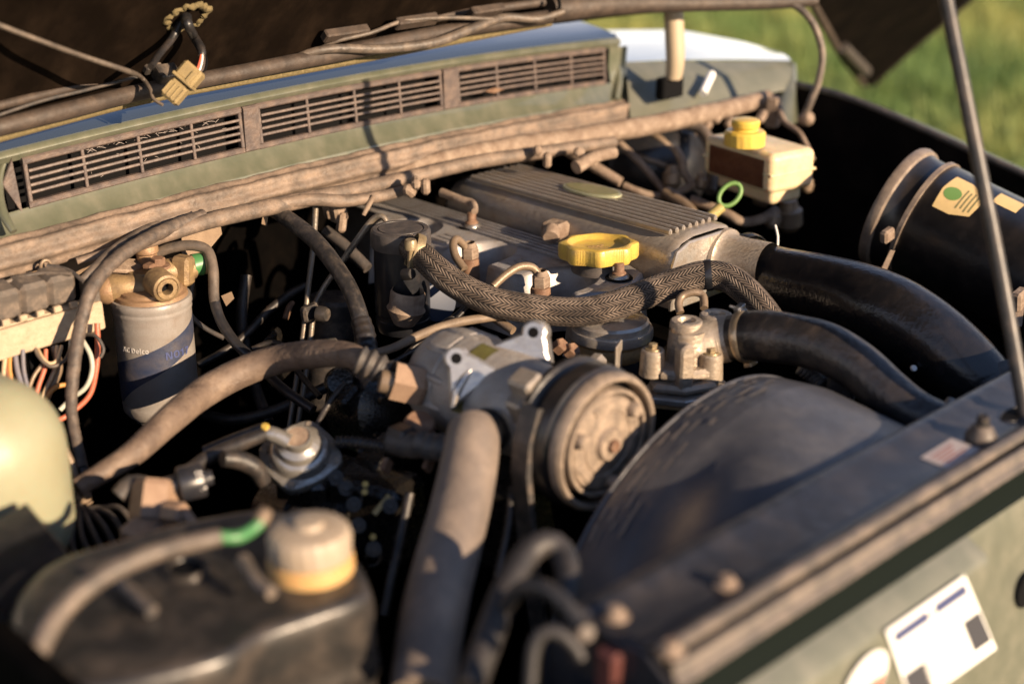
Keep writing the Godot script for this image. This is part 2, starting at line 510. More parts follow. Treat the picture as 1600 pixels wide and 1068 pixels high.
# polygon in the frame's XY plane, thickened along its Z from 0 to depth, both rims chamfered
func slab(st: SurfaceTool, xf: Transform3D, poly: Array, depth: float, b := 0.0) -> void:
	var pts := PackedVector2Array(poly)
	if Geometry2D.is_polygon_clockwise(pts):
		pts.reverse()
	var n := pts.size()
	var inner := PackedVector2Array()
	for i in n:
		var d0 := (pts[i] - pts[(i + n - 1) % n]).normalized()
		var d1 := (pts[(i + 1) % n] - pts[i]).normalized()
		var n0 := Vector2(-d0.y, d0.x)
		var n1 := Vector2(-d1.y, d1.x)
		var mid := (n0 + n1).normalized()
		inner.append(pts[i] + mid * b / maxf(0.4, mid.dot(n0)))
	var rings: Array = [[pts, 0.0], [pts, depth]]
	if b > 0.0:
		rings = [[inner, 0.0], [pts, b], [pts, depth - b], [inner, depth]]
	for k in rings.size() - 1:
		for i in n:
			var j := (i + 1) % n
			var a0: Vector2 = rings[k][0][i]
			var a1: Vector2 = rings[k][0][j]
			var b0: Vector2 = rings[k + 1][0][i]
			var b1: Vector2 = rings[k + 1][0][j]
			quad(st, xf * Vector3(a0.x, a0.y, rings[k][1]), xf * Vector3(b0.x, b0.y, rings[k + 1][1]), xf * Vector3(b1.x, b1.y, rings[k + 1][1]), xf * Vector3(a1.x, a1.y, rings[k][1]))
	var cap: PackedVector2Array = rings[0][0]
	var t := Geometry2D.triangulate_polygon(cap)
	for i in range(0, t.size(), 3):
		var a := cap[t[i]]
		var c := cap[t[i + 1]]
		var d := cap[t[i + 2]]
		if (c - a).cross(d - a) < 0:
			var e := c
			c = d
			d = e
		tri(st, xf * Vector3(a.x, a.y, 0), xf * Vector3(c.x, c.y, 0), xf * Vector3(d.x, d.y, 0))
		tri(st, xf * Vector3(a.x, a.y, depth), xf * Vector3(d.x, d.y, depth), xf * Vector3(c.x, c.y, depth))

# frame with X and Y given, for slabs
func frame(at: Vector3, x: Vector3, y: Vector3) -> Transform3D:
	var bx := x.normalized()
	var bz := bx.cross(y).normalized()
	return Transform3D(Basis(bx, bz.cross(bx), bz), at)

# flat sheet with thickness between points given in order, front face first
func plate(st: SurfaceTool, pts: Array, thick: float, b := 0.0) -> void:
	var o: Vector3 = pts[0]
	var far: Vector3 = pts[pts.size() / 2]
	var xf := frame(o, pts[1] - o, far - o)
	var inv := xf.affine_inverse()
	var poly: Array = []
	for p in pts:
		var q: Vector3 = inv * p
		poly.append(Vector2(q.x, q.y))
	slab(st, xf.translated_local(Vector3(0, 0, -thick / 2)), poly, thick, b)

# a block of print too small to read: dashes of uneven length in lines, lying on a sheet given by two edges
func small_print(parent: Node3D, a: Vector3, right: Vector3, down: Vector3, lines: int, material: String, lift: Vector3) -> void:
	var st := S()
	for k in lines:
		var u := 0.0
		while u < 1.0 - 0.12 * (k % 3):
			var w := rng.randf_range(0.04, 0.13)
			var p := a + right * u + down * (float(k) / lines) + lift
			var q := right * minf(w, 1.0 - u)
			var v := down * 0.5 / lines
			quad(st, p, p + q, p + q + v, p + v)
			u += w + 0.025
	part(parent, "small_print", st, material).set_meta("kind", "stuff")

# lettering set on a surface: upright along y, reading along x, a hair proud; bend wraps it round a cylinder of that radius
func letters(parent: Node3D, called: String, text: String, at: Vector3, x: Vector3, y: Vector3, height: float, material: String, bold := false, bend := 0.0, face := "Droid Sans") -> MeshInstance3D:
	var tm := TextMesh.new()
	var font := SystemFont.new()
	font.font_names = PackedStringArray([face])
	font.font_weight = 700 if bold else 400
	tm.font = font
	tm.text = text
	tm.font_size = 32
	tm.pixel_size = height / 24.0
	tm.depth = 0.0006
	tm.curve_step = 1.0
	var src := tm.get_mesh_arrays()
	var v: PackedVector3Array = src[Mesh.ARRAY_VERTEX]
	var ix: PackedInt32Array = src[Mesh.ARRAY_INDEX]
	var xf := frame(at, x, y)
	for i in v.size():
		if bend > 0.0:
			var an := v[i].x / bend
			v[i] = xf * Vector3(sin(an) * (bend + v[i].z), v[i].y, (cos(an) - 1.0) * bend + v[i].z)
		else:
			v[i] = xf * v[i]
	var st := S()
	for i in range(0, ix.size(), 3):
		tri(st, v[ix[i]], v[ix[i + 1]], v[ix[i + 2]])
	return part(parent, called, st, material)

func hose(called: String, label: String, path: Array, material: String, group := "", sides := 14, opt := {}, category := "hose") -> MeshInstance3D:
	var st := S()
	tube(st, path, sides, opt)
	return solo(called, label, category, st, material, group)

# spring band or screw clamp round a hose
func clamp_ring(parent: Node3D, called: String, at: Vector3, dir: Vector3, r: float, wide: float, material: String, screw := true) -> void:
	var st := S()
	var x := axis(at, dir)
	lathe(st, x, [Vector2(r, -wide / 2), Vector2(r * 1.03, -wide / 2), Vector2(r * 1.05, -wide * 0.3), Vector2(r * 1.05, wide * 0.3), Vector2(r * 1.03, wide / 2), Vector2(r, wide / 2)], 32)
	if screw:
		var s := x * Vector3(0, 0, r * 1.12)
		box(st, Transform3D(x.basis, s), Vector3(r * 0.5, wide * 1.05, r * 0.2), 0.0008)
		hexagon(st, axis(x * Vector3(r * 0.25, 0, r * 1.16), x.basis.x), wide * 0.4, wide * 0.6)
	part(parent, called, st, material)

func _ready() -> void:
	rng.seed = 7
	# ---- camera, sky, sun, exposure
	var cam := Camera3D.new()
	cam.name = "camera"
	add_child(cam)
	cam.look_at_from_position(Vector3(-1, 1.6, 1), Vector3(-1, 1.6, 1) + Vector3(0.6455, -0.366, -0.6703))
	var lens := CameraAttributesPhysical.new()
	lens.frustum_focal_length = 50.0
	lens.frustum_focus_distance = 1.72
	lens.exposure_aperture = 2.0
	lens.frustum_near = 0.05
	lens.frustum_far = 500.0
	cam.attributes = lens
	cam.near = 0.05
	cam.far = 500.0
	var env := Environment.new()
	env.background_mode = Environment.BG_SKY
	var sky := Sky.new()
	var sm := ProceduralSkyMaterial.new()
	sm.sky_top_color = Color(0.35, 0.43, 0.57)
	sm.sky_horizon_color = Color(1.0, 0.96, 0.9)
	sm.sky_curve = 0.13
	sm.ground_bottom_color = Color(0.12, 0.13, 0.06)
	sm.ground_horizon_color = Color(0.3, 0.32, 0.17)
	sm.sky_energy_multiplier = 1.0
	sm.sun_angle_max = 12.0
	sky.sky_material = sm
	env.sky = sky
	env.tonemap_mode = Environment.TONE_MAPPER_LINEAR
	env.tonemap_exposure = 2.3
	env.sdfgi_enabled = true
	env.ssao_enabled = true
	env.ssil_enabled = true
	var we := WorldEnvironment.new()
	we.name = "world"
	we.environment = env
	add_child(we)
	var sun := DirectionalLight3D.new()
	sun.name = "sun"
	sun.light_color = Color(1.0, 0.885, 0.75)
	sun.light_energy = 1.6
	sun.light_angular_distance = 0.5
	sun.shadow_enabled = true
	add_child(sun)
	sun.look_at_from_position(Vector3.ZERO, Vector3(-0.099, -0.309, -0.946))
	make_materials()
	ground()
	bodywork()
	grilles()
	bonnet()
	cowl_rubber()
	engine()
	front_panel()
	left_side()
	middle()
	right_side()
	small_things()

# ---------------------------------------------------------------- ground
func ground() -> void:
	var st := S()
	quad(st, Vector3(-150, 0, -150), Vector3(150, 0, -150), Vector3(150, 0, 150), Vector3(-150, 0, 150))
	var m := dirty("grass_ground", Color(0.06, 0.1, 0.025), Color(0.16, 0.16, 0.045), 0.45, 0.95, 0.35, 0.0, 0.0, 0.03)
	solo("ground", "", "", st, m, "", "structure")
	# blades of grass out to where the lens can no longer tell them apart
	var blade := S()
	for k in 7:
		var an := k * 2.4
		var lean := Vector3(cos(an), 0, sin(an))
		var side := Vector3(-lean.z, 0, lean.x) * 0.007
		var foot := lean * 0.03
		var mid := foot + lean * 0.03 + Vector3(0, 0.09, 0)
		var tip := foot + lean * (0.07 + 0.02 * (k % 3)) + Vector3(0, 0.15 + 0.02 * (k % 4), 0)
		quad(blade, foot - side, foot + side, mid + side * 0.7, mid - side * 0.7)
		tri(blade, mid - side * 0.7, mid + side * 0.7, tip)
	blade.generate_normals()
	var mat := plain("grass_blade", Color(1, 1, 1), 0.7)
	mat.vertex_color_use_as_albedo = true
	mat.backlight_enabled = true
	mat.backlight = Color(0.35, 0.4, 0.12)
	var mm := MultiMesh.new()
	mm.transform_format = MultiMesh.TRANSFORM_3D
	mm.use_colors = true
	mm.mesh = blade.commit()
	mm.instance_count = 26000
	var patch := FastNoiseLite.new()
	patch.seed = 4
	patch.frequency = 0.35
	for i in mm.instance_count:
		var p := Vector3(rng.randf_range(1.7, 15.0), 0, rng.randf_range(-11.0, 3.5))
		var s := rng.randf_range(0.6, 1.35)
		mm.set_instance_transform(i, Transform3D(Basis(Vector3.UP, rng.randf() * TAU).scaled(Vector3(s, s * rng.randf_range(0.7, 1.2), s)), p))
		var v := clampf(patch.get_noise_2d(p.x, p.z) * 1.3 + 0.45 + rng.randf_range(-0.2, 0.2), 0, 1)
		mm.set_instance_color(i, Color(0.11, 0.18, 0.042).lerp(Color(0.37, 0.35, 0.1), v))
	var gm := MultiMeshInstance3D.new()
	gm.name = "grass"
	gm.multimesh = mm
	gm.material_override = mat
	add_child(gm)
	meta(gm, "long green and yellowing grass of the meadow beyond the car", "grass")
	gm.set_meta("kind", "stuff")

# the scuttle bows upwards in the middle of the car
func arch(x: float) -> float:
	return -0.06 * (x - 0.25) * (x - 0.25)

# a square bar along X that follows that bow; tilt turns its section
func bar_x(st: SurfaceTool, x0: float, x1: float, y: float, z: float, tall: float, deep: float, tilt := 0.0) -> void:
	var sec: Array = []
	var c := minf(tall, deep) * 0.22
	for q in [[-1, -1, 1, 0], [-1, -1, 0, 1], [-1, 1, 0, -1], [-1, 1, 1, 0], [1, 1, -1, 0], [1, 1, 0, -1], [1, -1, 0, 1], [1, -1, -1, 0]]:
		sec.append(Vector2(q[0] * deep / 2 + q[2] * c, q[1] * tall / 2 + q[3] * c).rotated(tilt))
	var rows: Array = []
	for p in sec:
		var row := PackedVector3Array()
		for k in 9:
			var x := lerpf(x0, x1, k / 8.0)
			row.append(Vector3(x, y + arch(x) + p.y, z + p.x))
		rows.append(row)
	rows.append(rows[0])
	for k in 8:
		skin(st, [rows[k], rows[k + 1]])
	for e in [0, 8]:
		for k in range(1, 7):
			tri(st, rows[0][e], rows[k][e], rows[k + 1][e])

# profile in (z, y) drawn along X; each run of points between sharp corners is smooth
func along_x(st: SurfaceTool, prof: Array, x0: float, x1: float, cuts := 12, sag := 0.0, wob := 0.0, arched := 0.0) -> void:
	var strips: Array = [[prof[0]]]
	for i in range(1, prof.size()):
		strips[-1].append(prof[i])
		if i < prof.size() - 1:
			var a: Vector2 = (prof[i] - prof[i - 1]).normalized()
			var b: Vector2 = (prof[i + 1] - prof[i]).normalized()
			if a.dot(b) < 0.75:
				strips.append([prof[i]])
	for s in strips:
		var rows: Array = []
		for p in s:
			var row := PackedVector3Array()
			for k in cuts + 1:
				var t := float(k) / cuts
				var x := lerpf(x0, x1, t)
				var w := arched * arch(x) + wob * (sin(x * 37.0 + p.x * 60.0) + sin(x * 91.0 + p.y * 80.0) * 0.6)
				row.append(Vector3(x, p.y - sag * sin(t * PI) + w, p.x))
			rows.append(row)
		skin(st, rows)

# ---------------------------------------------------------------- bodywork
func bodywork() -> void:
	# scuttle: painted face round the grilles, lip, rounded top going back to the screen
	var t := thing("scuttle", "dark green painted scuttle carrying the three black vent grilles below the bonnet hinge", "body panel", Vector3(0.2, 1.08, -0.6))
	var st := S()
	along_x(st, [Vector2(-0.505, 1.1), Vector2(-0.4965, 1.136), Vector2(-0.4968, 1.1395), Vector2(-0.4985, 1.1415), Vector2(-0.503, 1.1445), Vector2(-0.514, 1.163), Vector2(-0.516, 1.166)], -0.75, 0.72, 30, 0.0, 0.0, 1.0)
	along_x(st, [Vector2(-0.5205, 1.221), Vector2(-0.5185, 1.2255), Vector2(-0.5165, 1.2285), Vector2(-0.518, 1.2325), Vector2(-0.5225, 1.2352)], -0.75, 0.70, 30, 0.0, 0.0, 1.0)
	along_x(st, [Vector2(-0.516, 1.166), Vector2(-0.522, 1.19), Vector2(-0.5205, 1.221)], -0.75, -0.335, 12, 0.0, 0.0, 1.0)
	along_x(st, [Vector2(-0.516, 1.166), Vector2(-0.522, 1.19), Vector2(-0.5205, 1.221)], 0.678, 0.72, 4, 0.0, 0.0, 1.0)
	part(t, "face", st, "paint")
	st = S()
	along_x(st, [Vector2(-0.5225, 1.2352), Vector2(-0.533, 1.2395), Vector2(-0.55, 1.244), Vector2(-0.6, 1.251), Vector2(-0.7, 1.258), Vector2(-0.86, 1.262)], -0.75, 0.70, 30, 0.0, 0.0, 1.0)
	part(t, "top_skin", st, "paint_top")
	# plain painted end of the scuttle; sky glare is coloured into its top
	st = S()
	skin(st, [PackedVector3Array([Vector3(0.6654, 1.107, -0.4611), Vector3(0.8051, 1.113, -0.4268), Vector3(0.9814, 1.122, -0.3812)]), PackedVector3Array([Vector3(0.7026, 1.153, -0.5029), Vector3(0.8324, 1.151, -0.4513), Vector3(0.9974, 1.148, -0.3949)]), PackedVector3Array([Vector3(0.7375, 1.177, -0.542), Vector3(0.8713, 1.17, -0.4839), Vector3(1.026, 1.159, -0.4189)])])
	part(t, "end_face", st, "paint_front")
	st = S()
	skin(st, [PackedVector3Array([Vector3(0.7375, 1.177, -0.542), Vector3(0.8293, 1.174, -0.504), Vector3(0.9381, 1.167, -0.4555), Vector3(1.026, 1.159, -0.4189)]), PackedVector3Array([Vector3(0.7733, 1.181, -0.5842), Vector3(0.871, 1.175, -0.5389), Vector3(0.9766, 1.166, -0.485), Vector3(1.048, 1.16, -0.442)]), PackedVector3Array([Vector3(0.8702, 1.179, -0.6987), Vector3(0.975, 1.176, -0.6258), Vector3(1.061, 1.161, -0.5497), Vector3(1.109, 1.151, -0.4977)]), PackedVector3Array([Vector3(0.9514, 1.174, -0.7969), Vector3(1.074, 1.172, -0.7079), Vector3(1.137, 1.155, -0.6073), Vector3(1.146, 1.145, -0.5339)])])
	part(t, "end_top", st, "paint_glare")
	st = S()
	var rim := [Vector4(0.6587, 1.208, -0.5752, 0.004597), Vector4(0.7002, 1.211, -0.5664, 0.006184), Vector4(0.7161, 1.2, -0.5528, 0.008263), Vector4(0.7083, 1.179, -0.5338, 0.008741), Vector4(0.6923, 1.153, -0.5128, 0.007151), Vector4(0.6678, 1.133, -0.4953, 0.004557)]
	tube(st, rim, 12)
	part(t, "recess_rim", st, "paint")
	st = S()
	tube(st, [Vector4(0.7931, 1.136, -0.4212, 0.00667), Vector4(0.8351, 1.159, -0.438, 0.006757)], 8)
	part(t, "lamp_bracket", st, "sticker_white")
	# left end where the recess turns the corner
	st = S()
	var outer: Array = [Vector4(-0.2758, 1.215, -0.524, 0.002934), Vector4(-0.3081, 1.209, -0.5295, 0.003998), Vector4(-0.3235, 1.198, -0.5309, 0.005072), Vector4(-0.3389, 1.176, -0.519, 0.005761), Vector4(-0.3469, 1.154, -0.4994, 0.005725), Vector4(-0.3455, 1.134, -0.4798, 0.00428)]
	tube(st, outer, 12)
	part(t, "corner_rim", st, "paint")
	# firewall, dark behind the engine
	st = S()
	along_x(st, [Vector2(-0.5, 1.084), Vector2(-0.6, 1.08), Vector2(-0.64, 1.0), Vector2(-0.66, 0.45)], -0.75, 1.1, 8)
	var fw := thing("bulkhead", "black sheet metal bulkhead closing the back of the engine bay", "bulkhead", Vector3(0.2, 0.45, -0.63))
	part(fw, "panel", st, "bay_black")
	st = S()
	plate(st, [Vector3(-0.3579, 1.09, -0.5499), Vector3(-0.2949, 1.089, -0.5184), Vector3(-0.2345, 1.078, -0.4988), Vector3(-0.2619, 1.054, -0.512), Vector3(-0.3171, 1.046, -0.5013), Vector3(-0.3783, 1.05, -0.518)], 0.002)
	part(fw, "bracket", st, "bulkhead_tan", "tan flat plate above the relays with sunlit bulkhead put into its colour")
	st = S()
	plate(st, [Vector3(-0.1267, 1.093, -0.4927), Vector3(-0.08059, 1.097, -0.4807), Vector3(-0.08339, 1.077, -0.4721), Vector3(-0.1174, 1.056, -0.4638), Vector3(-0.1393, 1.064, -0.474)], 0.002)
	part(fw, "bracket", st, "bulkhead_tan")  # another sunlit patch of bulkhead, set as a tan plate
	st = S()
	plate(st, [Vector3(-0.09831, 1.002, -0.4606), Vector3(-0.08766, 1.007, -0.4532), Vector3(-0.08758, 0.9991, -0.4487), Vector3(-0.09695, 0.9902, -0.4528)], 0.002)
	part(fw, "clip", st, "bulkhead_tan")  # small tan plates from here: sunlit bulkhead put into their colour
	st = S()
	plate(st, [Vector3(-0.02475, 1.089, -0.467), Vector3(-0.01847, 1.093, -0.463), Vector3(-0.02413, 1.078, -0.4607), Vector3(-0.02838, 1.08, -0.4656)], 0.002)
	part(fw, "clip", st, "bulkhead_tan")
	# inner wings, unseen floor added to block light from below, outer wings
	var lw := thing("left_inner_wing", "black inner wing along the near side of the bay", "inner wing", Vector3(-0.62, 0.4, -0.05))
	st = S()
	box(st, Transform3D(Basis(), Vector3(-0.66, 0.72, -0.1)), Vector3(0.02, 0.64, 1.1), 0.004)
	part(lw, "panel", st, "bay_black")
	st = S()
	box(st, Transform3D(Basis(), Vector3(0.2, 0.42, -0.08)), Vector3(1.9, 0.02, 1.15), 0.004)
	solo("added_floor", "", "", st, "bay_black", "", "structure")
	st = S()
	box(st, Transform3D(Basis(), Vector3(-0.55, 0.64, 0.475)), Vector3(0.4, 0.44, 0.02), 0.004)
	part(lw, "front_wall", st, "bay_black")
	var rw := thing("inner_wing", "tall black inner wing with a thin bright top lip below the grass", "inner wing", Vector3(1.0, 0.4, -0.1))
	st = S()
	var lip: Array = [Vector3(1.0, 1.13, -0.68), Vector3(1.0, 1.128, -0.5), Vector3(1, 1.124, -0.3458), Vector3(1, 1.115, -0.2652), Vector3(1, 1.095, -0.1682), Vector3(1, 1.074, -0.07558), Vector3(1, 1.049, 0.03406), Vector3(1, 0.9965, 0.2363)]
	var rows: Array = [PackedVector3Array(), PackedVector3Array(), PackedVector3Array()]
	for p in lip:
		rows[0].append(Vector3(p.x, 0.42, p.z))
		rows[1].append(Vector3(p.x, p.y - 0.03, p.z))
		rows[2].append(p)
	skin(st, rows)
	part(rw, "panel", st, "wing_black")
	st = S()
	var lp: Array = []
	for p in lip:
		lp.append(r4(p + Vector3(0.004, 0, 0), 0.006))
	tube(st, lp, 10)
	part(rw, "top_lip", st, "rubber_grey")
	st = S()
	rows = [PackedVector3Array(), PackedVector3Array(), PackedVector3Array(), PackedVector3Array()]
	for p in lip:
		rows[0].append(p + Vector3(0.012, -0.004, 0))
		rows[1].append(p + Vector3(0.06, -0.012, 0))
		rows[2].append(p + Vector3(0.11, -0.05, 0))
		rows[3].append(Vector3(p.x + 0.13, 0.5, p.z))
	skin(st, rows)
	part(rw, "outer_skin", st, "paint")
	# post at the far end of the scuttle
	st = S()
	skin(st, [PackedVector3Array([Vector3(0.9341, 1.086, -0.3776), Vector3(0.9251, 1.078, -0.337), Vector3(0.9921, 1.067, -0.3711)]), PackedVector3Array([Vector3(0.9691, 1.122, -0.3931), Vector3(0.9663, 1.126, -0.3681), Vector3(1.022, 1.119, -0.3998)]), PackedVector3Array([Vector3(1.008, 1.156, -0.4191), Vector3(1.018, 1.16, -0.4112), Vector3(1.047, 1.15, -0.423)])])
	solo("wing_corner_post", "pale green painted post at the far end of the scuttle above the brake reservoir", "body panel", st, "paint")

# ---------------------------------------------------------------- vent grilles
func grilles() -> void:
	var z := -0.5185
	var spans := [[Vector3(-0.3079, 1.164, -0.52), Vector3(-0.01368, 1.188, -0.52)], [Vector3(0.009681, 1.188, -0.52), Vector3(0.3222, 1.189, -0.52)], [Vector3(0.3503, 1.192, -0.52), Vector3(0.6644, 1.182, -0.52)]]
	var labels := ["vent grille at the near end of the scuttle with frayed fibres caught behind its slats", "middle vent grille crossed by the thin shadow of the bonnet strut", "far vent grille next to the bright end of the scuttle, out of focus"]
	var low := 1.1645
	var h := 0.0585
	for g in 3:
		var x0: float = spans[g][0].x
		var x1: float = spans[g][1].x
		var t := thing("vent_grille", labels[g], "vent grille", Vector3((x0 + x1) / 2, low, z), "black vent grilles in the scuttle")
		var st := S()
		bar_x(st, x0, x1, low + 0.0035, z + 0.001, 0.0075, 0.009)
		bar_x(st, x0, x1, low + h - 0.0042, z - 0.002, 0.0085, 0.009)
		for x in [x0 + 0.0025, x1 - 0.0025]:
			box(st, Transform3D(Basis(Vector3(1, 0, 0), -0.08), Vector3(x, low + h / 2 + arch(x), z)), Vector3(0.005, h - 0.013, 0.0085), 0.001)
		part(t, "frame", st, "plastic_grille")
		for k in 4:
			st = S()
			bar_x(st, x0 + 0.005, x1 - 0.005, low + 0.0075 + (h - 0.0165) * (k + 1) / 5.0, z - 0.003, 0.0036, 0.015, 0.28)
			part(t, "slat", st, "plastic_grille")
		for k in 3:
			st = S()
			var x := lerpf(x0, x1, (k + 1) / 4.0)
			box(st, Transform3D(Basis(Vector3(1, 0, 0), -0.08), Vector3(x, low + h / 2 + arch(x), z + 0.0015)), Vector3(0.0042, h - 0.013, 0.006), 0.0008)
			part(t, "divider", st, "plastic_grille")
		if g < 2:
			st = S()
			var x2: float = spans[g + 1][0].x
			bar_x(st, x1 + 0.0005, x2 - 0.0005, low + h / 2, z + 0.001, h, 0.0105)
			part(t, "joining_strip", st, "plastic_grille")
		if g == 0:
			st = S()
			plate(st, [Vector3(-0.3158, 1.139, -0.517), Vector3(-0.3197, 1.206, -0.519), Vector3(-0.3354, 1.179, -0.516)], 0.005, 0.001)
			part(t, "end_cap", st, "plastic_grille", "triangular end cap")
	var dt := S()
	bar_x(dt, -0.4, 0.72, low + h / 2, z - 0.028, h * 1.5, 0.003)
	bar_x(dt, -0.4, 0.72, low - 0.006, z - 0.016, 0.003, 0.026)
	solo("air_duct", "black air duct behind the three vent grilles", "duct", dt, "black")
	# frayed grey fibres behind the near grille's slats
	var fib := S()
	for k in 60:
		var x := rng.randf_range(-0.23, -0.02)
		var v := 0.047 + rng.randf_range(-0.003, 0.003) if k < 42 else rng.randf_range(0.008, 0.04)
		var p := Vector3(x, low + v + arch(x), z - 0.008)
		var d := Vector3(rng.randf_range(-1, 1), rng.randf_range(-0.4, 0.4), rng.randf_range(-0.4, 0.4)) * 0.006
		tube(fib, [r4(p - d, 0.0002), r4(p + Vector3(0, 0.0006, 0), 0.0003), r4(p + d, 0.0002)], 4)
	var f := solo("fibre_tuft", "tuft of frayed grey fibres caught behind the near vent grille", "fibres", fib, "sticker_dusty")
	f.set_meta("kind", "stuff")
	var leaf := S()
	plate(leaf, [Vector3(0.398, 1.182, -0.508), Vector3(0.4149, 1.185, -0.507), Vector3(0.4365, 1.18, -0.508), Vector3(0.4174, 1.176, -0.507)], 0.001)
	solo("dry_leaf", "small brown dry leaf stuck on the far vent grille", "leaf", leaf, "rust")

# ---------------------------------------------------------------- bonnet
func bonnet() -> void:
	var t := thing("bonnet", "raised bonnet seen from below, dark inside with dusty brown rear frame", "bonnet", Vector3(0.2, 1.27, -0.46))
	var a := Vector3(0, sin(deg_to_rad(43.0)), cos(deg_to_rad(43.0)))
	var nn := Vector3(0, -a.z, a.y)
	# inner skin: dished, with the corner tab hanging beyond the hinge
	var st := S()
	var rows: Array = []
	for k in 13:
		var row := PackedVector3Array()
		for j in 15:
			var x := lerpf(-0.75, 0.82, j / 14.0)
			var arch := 0.028 * (1.0 - pow((x - 0.25) / 0.85, 2.0))
			var v := lerpf(-0.05, 1.15, k / 12.0)
			row.append(Vector3(x, 1.262 + arch, -0.47) + a * v - nn * (0.012 + 0.023 * sin(clampf(v * 9.0, 0.0, 1.0) * PI / 2)))
		rows.append(row)
	skin(st, rows)
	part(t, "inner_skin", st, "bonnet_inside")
	st = S()
	rows = []
	for k in 4:
		var row := PackedVector3Array()
		for j in 15:
			var x := lerpf(-0.75, 0.82, j / 14.0)
			var arch := 0.028 * (1.0 - pow((x - 0.25) / 0.85, 2.0))
			row.append(Vector3(x, 1.275 + arch, -0.492) + a * (1.17 * k / 3.0) - nn * 0.055)
		rows.append(row)
	skin(st, rows)
	part(t, "outer_skin", st, "paint_top")
	# corner tab
	st = S()
	plate(st, [Vector3(0.9924, 1.328, -0.3983), Vector3(1.198, 1.229, -0.5045), Vector3(1.349, 1.166, -0.5719), Vector3(1.589, 1.063, -0.6818), Vector3(1.89, 0.9423, -0.8114), Vector3(1.934, 0.9476, -0.8058), Vector3(1.885, 1.047, -0.6989), Vector3(1.879, 1.125, -0.6154), Vector3(1.81, 1.257, -0.4743)], 0.014, 0.003)
	part(t, "corner_panel", st, "wing_black", "black rear corner of the bonnet hanging over the far wing")
	st = S()
	tube(st, [BP4(Vector3(1.137, 1.253, -0.472), 0.008), BP4(Vector3(1.349, 1.161, -0.5711), 0.009), BP4(Vector3(1.607, 1.05, -0.6896), 0.008), BP4(Vector3(1.862, 0.9495, -0.7979), 0.007)], 8)
	tube(st, [BP4(Vector3(1.912, 0.9396, -0.8085), 0.006), BP4(Vector3(1.896, 1.037, -0.7044), 0.006), BP4(Vector3(1.891, 1.128, -0.6069), 0.006), BP4(Vector3(1.868, 1.238, -0.4886), 0.006)], 8)
	part(t, "corner_seam", st, "bonnet_frame")
	st = S()
	tube(st, [BP4(Vector3(1.493, 1.101, -0.6241), 0.012), BP4(Vector3(1.753, 1.003, -0.7289), 0.013)], 12)
	part(t, "bump_stop", st, "rubber_grey")
	# rear frame rails
	var rail := func(called: String, list: Array, mat_: String, sides: int) -> void:
		var s := S()
		tube(s, list, sides, {"step": 0.02})
		part(t, called, s, mat_)
	rail.call("frame_rail", [Vector4(-0.3951, 1.252, -0.4651, 0.009451), Vector4(-0.2782, 1.262, -0.4625, 0.009892), Vector4(-0.1659, 1.267, -0.4764, 0.009653), Vector4(-0.01228, 1.271, -0.4798, 0.009845), Vector4(0.1405, 1.278, -0.4708, 0.01077), Vector4(0.29, 1.285, -0.4648, 0.01042), Vector4(0.4605, 1.29, -0.438, 0.01)], "bonnet_frame", 12)
	rail.call("seam_rail", [Vector4(-0.3811, 1.269, -0.4908, 0.005131), Vector4(-0.2582, 1.278, -0.4969, 0.005401), Vector4(-0.1446, 1.283, -0.5096, 0.005293), Vector4(0.01014, 1.285, -0.5109, 0.005608), Vector4(0.165, 1.295, -0.501, 0.005891), Vector4(0.329, 1.303, -0.4819, 0.006175), Vector4(0.4662, 1.308, -0.4567, 0.006395)], "bonnet_frame", 8)
	rail.call("seam_rail", [Vector4(-0.4028, 1.266, -0.4432, 0.00166), Vector4(-0.3118, 1.279, -0.4517, 0.002072), Vector4(-0.2548, 1.282, -0.4584, 0.002126), Vector4(-0.1798, 1.286, -0.4704, 0.002201)], "rubber_grey", 6)
	rail.call("lower_edge", [Vector4(-0.3941, 1.238, -0.4717, 0.004757), Vector4(-0.2716, 1.248, -0.4785, 0.005009), Vector4(-0.1584, 1.253, -0.4915, 0.004885), Vector4(-0.004031, 1.256, -0.4936, 0.004779), Vector4(0.1556, 1.26, -0.4912, 0.00505), Vector4(0.2998, 1.268, -0.4763, 0.005266), Vector4(0.4726, 1.279, -0.4498, 0.005509)], "felt", 8)
	rail.call("frame_rail", [Vector4(0.47, 1.297, -0.4475, 0.01827), Vector4(0.5756, 1.297, -0.4202, 0.01591), Vector4(0.683, 1.291, -0.3883, 0.01246), Vector4(0.8303, 1.284, -0.3323, 0.01084), Vector4(0.9017, 1.285, -0.2937, 0.009946)], "bonnet_frame", 10)
	for q in [[Vector3(0.1217, 1.301, -0.4718), 0.07], [Vector3(0.2298, 1.306, -0.46), 0.07], [Vector3(0.3484, 1.308, -0.4509), 0.06]]:
		var pts: Vector3 = q[0]
		st = S()
		box(st, Transform3D(Basis(Vector3(1, 0, 0), 0.8), pts), Vector3(q[1], 0.016, 0.012), 0.002)
		part(t, "stiffener_tab", st, "bonnet_frame")
	for q in [[Vector3(-0.1943, 1.261, -0.4931), Vector3(0.022, 0.008, 0.01)], [Vector3(-0.1401, 1.282, -0.4745), Vector3(0.026, 0.02, 0.02)], [Vector3(-0.1497, 1.29, -0.4883), Vector3(0.022, 0.012, 0.012)]]:
		st = S()
		box(st, Transform3D(Basis(Vector3(1, 0, 0), 0.7), q[0]), q[1], 0.0015)
		part(t, "retaining_clip", st, "plastic_dark")
	# ragged hole in the lining where the loom comes through
	st = S()
	var c: Vector3 = Vector3(-0.127, 1.351, -0.4407)
	var hx := frame(c, Vector3(1, 0, 0), a)
	var ring: Array = []
